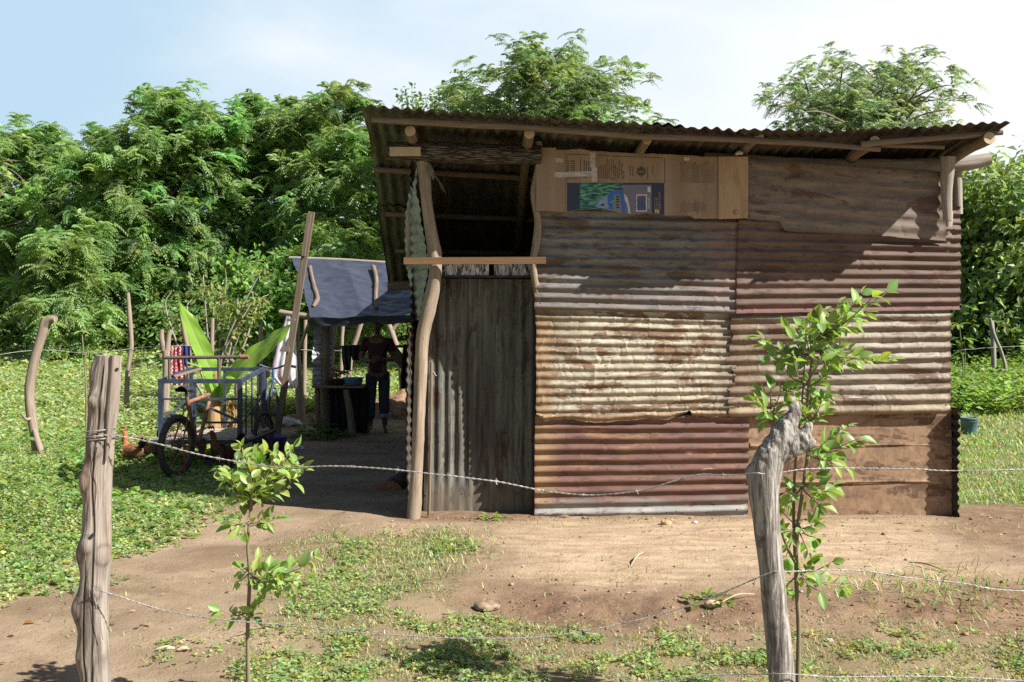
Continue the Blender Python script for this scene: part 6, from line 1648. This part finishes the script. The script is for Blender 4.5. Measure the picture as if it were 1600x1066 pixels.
for i, (x0, y0_, x1, y1_, lb) in enumerate(((1128, 6.0, 1180, 6.15, 'thin dry root lying on the bank beside the right post'), (985, 6.9, 1005, 7.3, 'dry grass stalk on the bare ground before the wall'), (1420, 7.0, 1480, 6.7, 'bundle of bent dry stalks at the right edge of the bare ground'))):
    a, b = on(x0, y0_, 0.01), on(x1, y1_, 0.015)
    tag(mk('stalk', tube([a, (a + b) / 2 + (0, 0.02, 0.015), b], [0.004, 0.006, 0.003], 6, 5, 0.2, i), m_plain('dry stalk', (0.42, 0.32, 0.20), 0.9)), lb, 'stalk')
# ================================================================== roadside fence: two posts, wires, two saplings
g = G('silver post')
uvp = g.uv((64, 2.4, 1))
pn = g.noise(uvp, 1.0, 6, 0.65, 0.5); pb = g.noise(g.uv((6, 1.6, 1)), 1.0, 5); pk = g.noise(g.uv((60, 1.1, 1), (3, 1, 0)), 1.0, 3)
c = g.mix(g.mr(pn, 0.3, 0.7), (0.165, 0.132, 0.105), (0.36, 0.305, 0.26))
c = g.mix(g.mr(pb, 0.5, 0.72), c, (0.30, 0.20, 0.135))
c = g.mix(g.mr(g.noise(g.uv((9, 3, 1), (8, 8, 0)), 1.0, 5), 0.56, 0.7), c, (0.14, 0.115, 0.095))
ckk = g.mr(pk, 0.33, 0.27)
c = g.mix(g.m('MULTIPLY', ckk, 0.8), c, (0.05, 0.038, 0.03))
pz_ = g.attr()
c = g.mix(g.m('MULTIPLY', g.sep(pz_)[0], 0.92), c, (0.022, 0.016, 0.012))  # crack shade painted into the wood; the narrow grooves shade too weakly
M_SILVER = g.out(c, 0.85, 0, 0.2, g.bump(g.m('SUBTRACT', g.m('ADD', pn, g.m('MULTIPLY', pb, 0.5)), ckk), 1.0, 0.009))
PY = 3.84
cl_ = [P(169, 556, PY), P(166, 600, PY), P(161, 650, PY), P(156, 700, PY), P(152, 760, PY), P(151, 850, PY), P(148, 930, PY), P(147, 1000, PY), P(150, 1066, PY), P(150, 1195, PY)]
rl = [0.044, 0.050, 0.050, 0.049, 0.050, 0.051, 0.052, 0.052, 0.052, 0.056]
KN = [(0.17, -1.95, 0.016, 0.035), (0.34, -1.6, 0.012, 0.05), (0.47, -2.4, 0.014, 0.05), (0.70, -1.9, 0.012, 0.045), (0.74, -2.8, 0.016, 0.05), (0.74, -0.7, 0.010, 0.05), (0.95, -2.9, 0.022, 0.06), (0.88, -1.2, 0.006, 0.03), (0.05, -2.9, 0.014, 0.06), (1.13, -2.6, 0.012, 0.06)]


CRK = {}


def knots(TH, S, R):
    out = R.copy()
    A = -((TH - PI / 2 + PI) % (2 * PI) - PI)    # 0 faces +X side, -PI/2 the road
    for (s0, a0, h, w) in KN:
        da = (A - a0 + PI) % (2 * PI) - PI
        out = out + 1.25 * h * np.exp(-(da / 0.55) ** 2 - ((S - s0) / w) ** 2)
    groove = np.exp(-(((A + 1.45 + 0.10 * np.sin(S * 5) + 0.06 * np.sin(S * 17)) + PI) % (2 * PI) - PI) ** 2 / 0.007)
    CRK['m'] = np.clip(groove * sstep(0.0, 0.06, S), 0, 1)
    out = out - 0.005 * groove * sstep(0.0, 0.06, S)
    g2 = np.exp(-(((A + 1.9 + 0.08 * np.sin(S * 6 + 2)) + PI) % (2 * PI) - PI) ** 2 / 0.005)
    CRK['m'] = np.maximum(CRK['m'], g2 * sstep(0.75, 0.85, S))
    for (s0, a0, h, w) in KN[:8]:
        da = (A - a0 + PI) % (2 * PI) - PI
        CRK['m'] = np.maximum(CRK['m'], 0.45 * np.exp(-(np.sqrt((da * 0.055) ** 2 + (S - s0) ** 2) - w * 0.75) ** 2 / 0.00006))
    out = out - 0.004 * g2 * sstep(0.75, 0.85, S)
    top = sstep(0.10, 0.0, S)
    out = out * (1 - top * 0.25 * (0.5 + 0.5 * np.cos(A * 2 + 0.4)))
    return out + 0.002 * fbm(np.cos(TH) * 5, S * 22 + np.sin(TH) * 5, 3, 3) + 0.0028 * np.abs(fbm(np.cos(TH) * 7 + np.sin(TH) * 6, S * 2.0 + 3, 7, 3))


lpst = thing('near_post', (P(150, 0, PY)[0], PY, 0), 'thick weathered knotty post with a split top at the left of the path', 'post')
pt = tube(cl_, rl, 132, 30, 0.05, 31, True, knots)
cm = CRK['m'].reshape(-1); pt[0] = pt[0] + (np.stack((cm, 0 * cm, 0 * cm), -1),)
pt = [pt[0]] + [q + (np.zeros((len(q[0]), 3)),) for q in pt[1:]]
mk('post_shaft', pt, M_SILVER, lpst)
mk('split_sliver', tube([P(181, 556, PY - 0.026), P(178, 600, PY - 0.031), P(173, 650, PY - 0.036), P(166, 720, PY - 0.042)], [0.021, 0.021, 0.017, 0.005], 14, 8, 0.1, 33), M_SILVER, lpst)
mk('nail_hole', tube([P(183, 577, PY - 0.050), P(183, 577, PY - 0.042)], 0.006, 10, 1), m_plain('hole', (0.02, 0.015, 0.012), 0.9), lpst)
mk('nail_hole', tube([P(145, 836, PY - 0.066), P(145, 836, PY - 0.056)], 0.0065, 10, 1), m_plain('hole', (0.02, 0.015, 0.012), 0.9), lpst)
# wire wound round it
def wrap(py0, py1, turns, cxp, rad, Y, sl=0.0):
    t = np.linspace(0, turns * 2 * PI, 40)
    py = py0 + (py1 - py0) * t / t[-1]
    return np.stack(((cxp + sl * (py - py0) - CXP) * Y / FPX + rad * np.cos(t), Y - rad * np.sin(t), EYE - (py - HYP) * Y / FPX), 1)
mk('wire_wrap', tube(wrap(668, 688, 1.5, 157, 0.060, PY), 0.0024, 6, 1), M_WIRE, lpst)
mk('wire_wrap', tube(wrap(676, 690, 1.0, 157, 0.062, PY), 0.0022, 6, 1), M_WIRE, lpst)
mk('loose_wire', tube([P(146, 918, PY - 0.062), P(150, 945, PY - 0.064), P(155, 970, PY - 0.062), P(161, 1000, PY - 0.056)], 0.0014, 5, 6), M_WIRE, lpst)
mk('loose_wire', tube([P(159, 690, PY - 0.07), P(158, 720, PY - 0.072), P(163, 748, PY - 0.068), P(160, 790, PY - 0.07)], 0.0014, 5, 6), M_WIRE, lpst)

# right-hand post: a crooked trunk with a broken, forked head
RY = 3.82
q = lambda a, b, dy=0.0: P(a, b, RY + dy)
raw = tube([q(1228, 1195), q(1222, 1066), q(1214, 980), q(1206, 900), q(1198, 820), q(1194, 770), q(1197, 735), q(1208, 704)], [0.050, 0.048, 0.046, 0.046, 0.049, 0.056, 0.060, 0.056], 28, 8, 0.08, 41) \
    + tube([q(1185, 775), q(1175, 745), q(1170, 728)], [0.0268, 0.0215, 0.0143], 14, 5, 0.15, 42) \
    + tube([q(1192, 740), q(1207, 705), q(1222, 680), q(1236, 655), q(1243, 638), q(1248, 626)], [0.0519, 0.0501, 0.0465, 0.0340, 0.0250, 0.0126], 24, 7, 0.14, 43) \
    + tube([q(1210, 712), q(1235, 696, -0.01), q(1256, 688, -0.015), q(1267, 678, -0.02)], [0.0465, 0.0447, 0.0447, 0.0358], 22, 7, 0.16, 44) \
    + tube([q(1252, 690, -0.01), q(1264, 668, -0.02), q(1268, 657, -0.02)], [0.0268, 0.0215, 0.0089], 12, 5, 0.2, 45)
rv, rf, _ = remesh(raw, 0.0055, 3)
rn = norms(rv, rf)
grain = fbm(rv[:, 0] * 34, rv[:, 2] * 5 + rv[:, 1] * 20, 61, 4)
head = sstep(1.0, 1.22, rv[:, 2])
flute = np.abs(fbm((rv[:, 0] + rv[:, 2] * 0.45) * 26, rv[:, 2] * 3 + rv[:, 1] * 16, 62, 3))
rv = rv + rn * (0.0035 * grain - head * (0.017 * (0.35 - flute).clip(0, 1)) + head * 0.004 * fbm(rv[:, 0] * 60, rv[:, 2] * 60, 63, 2))[:, None]
g = G('grey stump wood')
on_ = g.ob((60, 60, 5)); a1 = g.noise(on_, 1.0, 6, 0.65, 0.4); a2 = g.noise(g.ob(), 9, 5); a3 = g.noise(g.ob((70, 70, 16)), 1.0, 3)
c = g.mix(g.mr(a1, 0.36, 0.64), (0.12, 0.106, 0.092), (0.40, 0.37, 0.33))
c = g.mix(g.mr(a2, 0.56, 0.70), c, (0.11, 0.094, 0.08))
c = g.mix(g.mr(a3, 0.70, 0.76), c, (0.04, 0.03, 0.025))
M_STUMP = g.out(c, 0.9, 0, 0.15, g.bump(g.m('ADD', a1, g.m('MULTIPLY', a3, -0.6)), 1.0, 0.009))
rp = tag(mk('near_post', (rv, rf, None), M_STUMP), 'grey crooked post with a broken forked head at the right sapling', 'post')

# wires of the roadside fence
wire([P(160, 680, 3.77), P(200, 684, 3.78), P(250, 694, 3.8), P(310, 710, 3.82), P(370, 722, 3.84), P(440, 731, 3.84), P(520, 728, 3.84), P(600, 732, 3.84), P(680, 741, 3.84), P(780, 753, 3.84), P(860, 768, 3.84), P(930, 774, 3.84), P(1000, 767, 3.84), P(1050, 752, 3.83), P(1095, 741, 3.82), P(1140, 743, 3.79), P(1178, 739, 3.755), P(1195, 741, 3.752)],
     'sagging barbed wire strand between the two near posts, upper of two', 0.0021, 0.17, 1)
wire([P(146, 920, 3.765), P(185, 932, 3.77), P(260, 955, 3.8), P(340, 967, 3.82), P(420, 975, 3.84), P(520, 985, 3.84), P(640, 994, 3.84), P(760, 998, 3.84), P(860, 994, 3.84), P(960, 977, 3.84), P(1050, 955, 3.83), P(1120, 930, 3.81), P(1180, 905, 3.76), P(1208, 893, 3.755)],
     'sagging barbed wire strand between the two near posts, lower of two', 0.0018, 0.17, 2)
wire([P(1222, 738, 3.86), P(1260, 733, 3.88), P(1330, 732, 3.9), P(1420, 733, 3.9), P(1500, 736, 3.9), P(1650, 732, 3.9)], 'taut barbed wire strand running right from the crooked post, upper of two', 0.0018, 0.17, 3)
wire([P(1208, 893, 3.755), P(1240, 893, 3.83), P(1300, 891, 3.85), P(1360, 893, 3.86), P(1430, 904, 3.86), P(1500, 911, 3.86), P(1560, 922, 3.86), P(1650, 926, 3.86)], 'wavy barbed wire strand running right from the crooked post, lower of two', 0.0018, 0.17, 4)
wire([P(1010, 1068, 3.84), P(1080, 1057, 3.84), P(1150, 1055, 3.82), P(1222, 1054, 3.755), P(1300, 1057, 3.8), P(1420, 1056, 3.84), P(1540, 1060, 3.84), P(1650, 1068, 3.84)], 'lowest barbed wire strand crossing the crooked post near the ground', 0.0018, 0.17, 5)


# ---------------------------------------------------------------- citrus saplings
M_CITRUS = m_leaf('citrus leaf', 0.32, 0.42, 0.4, (1.25, 1.25, 0.45))


def sapling(name, Y, stems, twigs, base, label, seed, leafcol, L=0.062, mult=1.3):
    """stems: pixel paths of the main stems; twigs: (pixel path, leaves)"""
    rg = np.random.default_rng(seed)
    o = thing(name, base, label, 'sapling')
    st, pp, dd = [], [], []
    for pts, r0, r1 in stems:
        w = np.array([P(x, y, Y + dy) for x, y, dy in pts])
        st += tube(w, np.linspace(r0, r1, len(w)), 9, 6, 0.1, seed)
    for pts, n in twigs:
        w = np.array([P(x, y, Y + dy) for x, y, dy in pts])
        s = spline(w, 10)
        st += tube(w, np.linspace(0.0042, 0.0016, len(w)), 6, 5, 0.05, seed)
        T = unit(np.gradient(s, axis=0))
        n = int(n * mult)
        for i in range(n):
            t = (0.12 + 0.88 * (i + 0.5) / n) ** 0.85
            k = min(int(t * (len(s) - 1)), len(s) - 1)
            a = i * 2.4 + rg.uniform(-0.5, 0.5)
            b1 = unit(np.cross(T[k], (0.3, 0.2, 1.0))); b2 = np.cross(T[k], b1)
            side = b1 * math.cos(a) + b2 * math.sin(a)
            d = T[k] * rg.uniform(0.3, 0.9) + side * rg.uniform(0.6, 1.1) + np.array((0, 0, rg.uniform(-0.25, 0.35)))
            pp.append(s[k]); dd.append(d)
        for _ in range(2):
            pp.append(s[-1]); dd.append(T[-1] + rg.normal(0, 0.35, 3))
    pp, dd = np.array(pp), np.array(dd); n = len(pp)
    sz = rg.uniform(0.55, 1.25, n)
    up = np.tile((0.15, -0.35, 1.0), (n, 1)) + rg.normal(0, 0.45, (n, 3))
    pet = unit(dd) * 0.008
    v, f, k = bigleaves(pp + pet, dd, up, L * sz, L * 0.56 * sz * rg.uniform(0.85, 1.15, n), 0.22, rg.uniform(0.05, 0.4, n), 6)
    mk('stem', st, M_SAPST, o)
    mk('leaves', (v, f, None, np.repeat(colvar(n, leafcol, 0.2, 0.12, rg), k, 0)), M_CITRUS, o)


def fan(cx, cy, tips, n, rg, dy0=0.0):
    out = []
    for (x, y) in tips:
        d1 = rg.uniform(-0.16, 0.16)
        out.append(([(cx + rg.uniform(-3, 3), cy + rg.uniform(-8, 8), dy0), ((cx + x) / 2 + rg.uniform(-4, 4), (cy + y) / 2 + 5, dy0 + d1 * 0.5), (x, y, dy0 + d1)], n))
    return out


rg = np.random.default_rng(4)
SY = 4.35
tw = fan(391, 790, [(345, 752), (352, 738), (368, 722), (378, 700), (395, 708), (402, 716), (415, 712), (430, 708), (448, 715), (458, 700), (462, 725), (475, 736), (448, 742), (425, 735), (405, 728), (385, 730), (362, 748), (440, 730), (410, 745), (392, 740)], 9, rg)
tw += fan(390, 815, [(352, 812), (366, 822), (372, 838), (412, 808), (428, 812)], 5, rg)
tw += fan(391, 905, [(430, 905), (452, 890), (470, 888), (492, 872), (478, 905), (462, 925), (440, 912), (420, 890), (402, 880), (455, 908)], 8, rg)
tw += fan(389, 960, [(346, 954), (372, 958), (395, 955), (402, 945)], 4, rg)
tw += fan(388, 890, [(376, 889), (372, 910)], 3, rg)
sapling('sapling', SY, [([(391, 1130, 0), (388, 1066, 0), (387, 980, 0), (390, 900, 0), (387, 850, 0), (392, 790, 0), (395, 745, 0), (378, 700, 0.03)], 0.0105, 0.003)], tw, on(391, SY), 'young citrus sapling with bright leaves beside the path, shorter of two', 4, (0.22, 0.31, 0.085), 0.060, 1.1)
rg = np.random.default_rng(5)
tw = []
for (cx_, cy_, tips, n) in (
        (1258, 600, [(1225, 575), (1240, 560), (1285, 560), (1290, 585), (1232, 610), (1276, 615)], 6),
        (1262, 560, [(1232, 520), (1222, 548), (1208, 560), (1195, 540), (1188, 528), (1245, 530), (1258, 515), (1270, 540)], 7),
        (1275, 545, [(1300, 520), (1310, 545), (1340, 560), (1362, 562), (1385, 566), (1330, 548), (1320, 570), (1300, 575)], 7),
        (1275, 530, [(1280, 500), (1292, 488), (1310, 475), (1322, 492), (1335, 478), (1345, 462), (1362, 466), (1384, 458), (1350, 490), (1318, 505), (1300, 505), (1265, 505), (1335, 500)], 8),
        (1262, 660, [(1288, 645), (1240, 640), (1285, 625), (1262, 630), (1255, 645)], 6),
        (1262, 705, [(1290, 690), (1310, 680), (1325, 668), (1340, 686), (1322, 700), (1300, 720), (1318, 730)], 6),
        (1208, 640, [(1190, 620), (1205, 605), (1220, 612), (1192, 640), (1178, 628), (1212, 650), (1200, 655)], 4),
        (1255, 760, [(1290, 768), (1280, 790), (1230, 770), (1225, 790), (1275, 745), (1300, 760)], 6),
        (1245, 820, [(1222, 800), (1218, 830), (1232, 850), (1270, 820), (1275, 840), (1228, 870), (1262, 862)], 5),
        (1246, 895, [(1270, 885), (1290, 900), (1285, 925), (1312, 912), (1320, 918), (1298, 880), (1230, 915)], 5)):
    tw += fan(cx_, cy_, tips, n, rg)
sapling('sapling', 4.35, [([(1249, 1140, 0), (1247, 1066, 0), (1248, 980, 0), (1244, 900, 0), (1246, 830, 0), (1255, 760, 0), (1262, 700, 0), (1262, 620, 0), (1272, 550, 0), (1290, 510, 0.02), (1340, 465, 0.05)], 0.0115, 0.003),
                          ([(1243, 880, 0), (1240, 800, 0.02), (1243, 720, 0.03), (1252, 640, 0.02), (1258, 560, 0)], 0.008, 0.003), ([(1243, 880, 0), (1228, 850, -0.05), (1214, 800, -0.06), (1206, 720, -0.02), (1206, 640, 0)], 0.007, 0.003)],
        tw, on(1249, 4.35), 'tall leafy citrus sapling beside the crooked grey post', 5, (0.20, 0.30, 0.085), 0.064, 0.95)
# ================================================================== trees
M_TLEAF = m_leaf('tree leaves', 0.42, 0.45, 0.35, (1.2, 1.2, 0.55))
M_TRUNK = m_wood('tree bark', (0.12, 0.095, 0.075), (0.24, 0.20, 0.16), (0.17, 0.14, 0.11), 4, 30, 0.5, 0.95)


def tree(name, seed, H, R, label, px, Y, base=0.12, kind='neem', col=(0.19, 0.30, 0.115), tufts=420, leaders=3, dens=1.0, group=None, lsc=1.12, squash=1.0, yaw=0.0):
    rg = np.random.default_rng(seed)
    b = on(px, Y, -0.05)
    t = thing(name, b, label, 'tree', group)
    tr_, tp, td, tl, limbs = [], [], [], [], []
    H = H * 1.055; r0 = 0.017 * H + 0.02
    lean = rg.normal(0, 0.03, 2)
    tops = []
    for k in range(leaders):
        a = k * 2 * PI / leaders + rg.uniform(0, 1); off = R * rg.uniform(0.25, 0.5) * (0 if leaders == 1 else 1)
        ht = H * (1.0 if k == 0 else rg.uniform(0.82, 0.97))
        pts = [(0, 0, 0), (lean[0] * H * .2, lean[1] * H * .2, H * 0.22), (off * .5 * math.cos(a), off * .5 * math.sin(a), H * 0.5), (off * math.cos(a), off * math.sin(a), ht * (0.95 if k == 0 else 0.90))]
        w = np.array(pts) + b
        tr_ += tube(w, [r0, r0 * 0.8, r0 * 0.45, 0.02], 8, 6, 0.12, seed + k)
        tops.append((spline(w, 8), ht))
    nl = max(18, int(tufts / 9))
    for i in range(nl):
        sp, ht = tops[i % leaders]
        u = base + (1 - base) * ((i + rg.uniform(0, 1)) / nl)
        h = u * H * 0.93
        k = int(np.clip(np.searchsorted(sp[:, 2] - b[2], h), 1, len(sp) - 1))
        st = sp[k]
        uu = (u - base) / (1 - base)
        prof = max(0.12, math.sin(PI * (uu * 0.87 + 0.11)) ** 0.85) if kind != 'umbrella' else max(0.15, min(1, uu * 1.8)) * (1.05 - 0.45 * uu)
        az = i * 2.39996 + rg.uniform(-0.4, 0.4); el = rg.uniform(0.05, 0.75) if kind != 'umbrella' else rg.uniform(0.3, 0.9)
        L = R * prof * rg.uniform(0.65, 1.12)
        d = np.array((math.cos(az) * math.cos(el), math.sin(az) * math.cos(el), math.sin(el)))
        e = st + d * L; e[2] = min(e[2], b[2] + H * rg.uniform(0.95, 1.02))
        m_ = st + d * L * 0.5 + (0, 0, 0.08 * L)
        limbs.append((st, m_, e, L)); n0 = len(tp)
        q = spline([st, m_, e], 6)
        nt = max(3, int(tufts / nl * rg.uniform(0.7, 1.3)))
        for j in range(nt):
            f = 0.32 + 0.68 * (j + rg.uniform(0, 1)) / nt
            p = q[min(int(f * (len(q) - 1)), len(q) - 1)] + rg.normal(0, 0.22 * L * (0.5 + f), 3) * (1, 1, 0.95)
            tp.append(p); td.append(unit((p - (b + (0, 0, H * 0.45)))[None])[0] * 0.7 + np.array((0, 0, 0.8)))
        tp.append(e); td.append(d + (0, 0, 0.7)); tl += [i] * (len(tp) - n0)
    tl += [-1] * (7 * len(tops))
    for sp, ht in tops:
        for j in range(7):
            p = sp[-1] * (1 - j * 0.02) + sp[-3] * j * 0.02 + rg.normal(0, 0.12, 3); p[2] = sp[-1][2] - j * 0.17
            tp.append(p); td.append(np.array((rg.normal(0, .3), rg.normal(0, .3), 1.0)))
    tp, td = np.array(tp), unit(np.array(td))
    # no spray hangs in the air on its own
    dm = np.linalg.norm(tp[:, None] - tp[None], axis=2)
    tl = np.array(tl)
    ok = ((dm < 0.55 * lsc + 0.28) & (tl[:, None] != tl[None])).sum(1) >= 3
    for i, (st, m_, e, L) in enumerate(limbs):
        if ok[tl == i].mean() > 0.6: tr_ += tube([st, m_, m_ * 0.35 + e * 0.65], [max(0.010, 0.012 * L), 0.008 * L + 0.003, 0.004], 5, 4, caps=False)
    tp, td = tp[ok], td[ok]; n = len(tp)
    tcol = colvar(n, np.array(col) * rg.uniform(0.95, 1.06, 3), 0.18, 0.1, rg)
    # crown coordinates are kept above the ground
    tp[:, 2] = np.maximum(tp[:, 2], b[2] + 0.25)
    V, F, C = [], [], []
    if kind in ('neem', 'umbrella'):
        nlv = int(14 * dens); nf = 7
        q = np.repeat(np.arange(n), nlv); m = len(q)
        az = rg.uniform(0, 2 * PI, m); ax = td[q]
        e1 = unit(np.cross(ax, np.array((0.31, 0.17, 0.1)) + 0 * ax)); e2 = np.cross(ax, e1)
        d = unit(e1 * np.cos(az)[:, None] + e2 * np.sin(az)[:, None] + ax * rg.uniform(-0.25, 1.2, m)[:, None])
        L = rg.uniform(0.26, 0.46, m) * lsc
        p0 = tp[q] + rg.normal(0, 0.06, (m, 3)) * lsc
        up = np.tile((0, 0, 1.0), (m, 1)) + rg.normal(0, 0.2, (m, 3))
        s = unit(np.cross(d, up)); nn = np.cross(s, d)
        lc = tcol[q] * np.clip(rg.normal(1, 0.12, (m, 1)), 0.6, 1.5)
        for k in range(nf):
            fr = (k + 0.6) / nf
            pr = p0 + d * (L * fr)[:, None]; pr[:, 2] -= L * 0.5 * fr ** 2
            for sd in (-1, 1):
                ld = d * 0.55 + s * sd * 0.85; ld[:, 2] -= 0.4 + 0.4 * fr
                ll = 0.125 * lsc * (1.05 - 0.45 * fr) * rg.uniform(0.8, 1.2, m)
                v, f = diamonds(pr, ld, nn, ll, ll * 0.40, 0.05, 0.1)
                V.append(v); F.append(f); C.append(np.repeat(lc, 4, 0))
    else:                                   # broad single leaves
        nlv = int(26 * dens)
        q = np.repeat(np.arange(n), nlv); m = len(q)
        p0 = tp[q] + rg.normal(0, 0.20 * lsc, (m, 3)) * (1, 1, 0.75)
        d = rg.normal(0, 1, (m, 3)); d[:, 2] = d[:, 2] * 0.6 - 0.35
        ll = rg.uniform(0.10, 0.19, m) * lsc
        v, f = diamonds(p0, d, rg.normal(0, 0.5, (m, 3)) + (0, 0, 1), ll, ll * rg.uniform(0.5, 0.7, m), 0.12, 0.2)
        V, F, C = [v], [f], [np.repeat(tcol[q] * np.clip(rg.normal(1, 0.14, (m, 1)), 0.6, 1.5), 4, 0)]
    off = np.cumsum([0] + [len(v) for v in V[:-1]])
    mk('crown', (np.concatenate(V), np.concatenate([f + o for f, o in zip(F, off)]), None, np.concatenate(C)), M_TLEAF, t, False)
    mk('trunk', tr_, M_TRUNK, t)
    return t


def top_h(py, Y, px=0):
    return EYE - (py - HYP) * Y / FPX - float(gz((px - CXP) * Y / FPX, Y))


GT = 'trees along the far side of the field'
# the row left of the house: (pixel x, distance, pixel y of the top, crown radius, label)
tree('feathery_tree', 101, top_h(210, 31), 3.3, 'rounded feathery tree at the left border of the picture, lower than its neighbours', 20, 31, 0.12, tufts=526, leaders=3, group=GT)
tree('feathery_tree', 102, top_h(202, 33), 2.9, 'dense feathery tree next to the tree at the left border', 112, 33, 0.12, tufts=460, group=GT)
tree('feathery_tree', 103, top_h(218, 30), 2.4, 'feathery tree just left of the tall pointed one', 190, 30, 0.10, tufts=405, leaders=2, group=GT)
tree('feathery_tree', 104, top_h(156, 30), 2.5, 'tall feathery tree with a pointed top behind the tall thin pole', 268, 30, 0.10, tufts=526, leaders=1, group=GT)
tree('feathery_tree', 105, top_h(158, 31), 2.5, 'feathery tree with two close tops right of the pointed one', 352, 31, 0.12, tufts=475, leaders=3, group=GT)
tree('feathery_tree', 106, top_h(167, 32.5), 2.4, 'narrow feathery tree in the middle of the left row', 420, 32.5, 0.12, tufts=436, leaders=2, group=GT)
tree('feathery_tree', 107, top_h(146, 30.5), 2.6, 'tall loose feathery tree above the blue shelter', 492, 30.5, 0.12, tufts=436, leaders=2, col=(0.18, 0.275, 0.11), group=GT)
tree('feathery_tree', 108, top_h(202, 29), 2.2, 'feathery tree half hidden behind the left edge of the tin roof', 566, 29, 0.10, tufts=363, leaders=2, group=GT)
tree('feathery_tree', 109, top_h(352, 25.5), 1.5, 'low bushy feathery tree standing before the left row', 105, 26, 0.05, tufts=159, leaders=2, group=GT)
tree('feathery_tree', 110, top_h(372, 25), 1.6, 'low feathery tree behind the leaning timber', 520, 25.5, 0.05, tufts=171, leaders=2, col=(0.19, 0.285, 0.10), group=GT)
tree('broad_leaved_tree', 111, top_h(407, 24.5), 1.25, 'light green broad leaved small tree before the feathery row', 395, 24.5, 0.2, 'broad', (0.17, 0.28, 0.09), tufts=109, leaders=2, group=GT)
# above and beside the house
tree('airy_tree', 121, top_h(97, 23), 2.35, 'big airy tree rising over the middle of the tin roof', 846, 23, 0.50, 'neem', (0.175, 0.27, 0.125), tufts=860, leaders=5, dens=0.66, lsc=0.78)
tree('airy_tree', 122, top_h(140, 27), 1.5, 'smaller dark tree left of the big airy one behind the roof', 680, 27, 0.3, 'broad', (0.13, 0.19, 0.08), tufts=260, leaders=2, dens=0.9, lsc=0.9)
tree('airy_tree', 123, top_h(116, 26), 2.9, 'thin spreading tree over the right half of the tin roof', 1345, 26, 0.55, 'neem', (0.21, 0.285, 0.17), tufts=820, leaders=6, dens=0.6, lsc=0.72)
tree('broad_leaved_tree', 124, top_h(278, 25), 2.2, 'dense broad leaved tree at the right border behind the lawn', 1585, 25, 0.06, 'broad', (0.20, 0.30, 0.14), tufts=420, leaders=3, dens=1.0, lsc=1.6)
tree('broad_leaved_tree', 125, top_h(305, 27), 1.9, 'dense broad leaved tree touching the right corner of the house', 1490, 27, 0.06, 'broad', (0.21, 0.31, 0.145), tufts=360, leaders=3, dens=0.9, lsc=1.6)
tree('broad_leaved_tree', 126, top_h(262, 31), 2.4, 'taller tree behind the right border trees', 1665, 30, 0.10, 'broad', (0.12, 0.19, 0.075), tufts=330, leaders=3, lsc=1.2)


# ---------------------------------------------------------------- the mass behind and the growth at its feet
def mass(n, xr, yr, zr, L, base, seed, shape=None):
    rg = np.random.default_rng(seed)
    x = rg.uniform(*xr, n); y = rg.uniform(*yr, n); z0 = gz(x, y)
    top = zr[1] * (0.75 + 0.5 * fbm(x * 0.25, y * 0.25, seed, 3)) if shape is None else shape(x, y)
    z = z0 + zr[0] + (top - zr[0]) * rg.random(n) ** 0.8
    k = fbm(x * 0.7 + z * 0.3, z * 0.9 + y * 0.2, seed + 2, 3) > -0.22
    p = np.stack((x, y, z), 1)[k]; n = len(p)
    d = rg.normal(0, 1, (n, 3)); d[:, 2] = d[:, 2] * 0.6 - 0.2
    ll = rg.uniform(0.6, 1.3, n) * L
    v, f = diamonds(p, d, rg.normal(0, 0.6, (n, 3)) + (0, 0, 1), ll, ll * 0.6, 0.12, 0.2)
    return (v, f, None, np.repeat(colvar(n, base, 0.22, 0.12, rg), 4, 0))


tag(mk('forest', mass(95000, (-34, 40), (34.5, 42), (0.2, 6.0), 0.36, (0.10, 0.17, 0.06), 3), M_TLEAF, smooth=False, loc=(0, 0, 0)), 'dark forest behind the rows of trees', kind='stuff')
tag(mk('undergrowth', [mass(26000, (-24, 6), (27.5, 34.5), (0.0, 1.5), 0.20, (0.12, 0.19, 0.06), 5), mass(14000, (8, 24), (23, 32), (0.0, 2.0), 0.22, (0.13, 0.2, 0.065), 6)], M_TLEAF, smooth=False, loc=(0, 0, 0)), 'leafy undergrowth at the feet of the trees', kind='stuff')
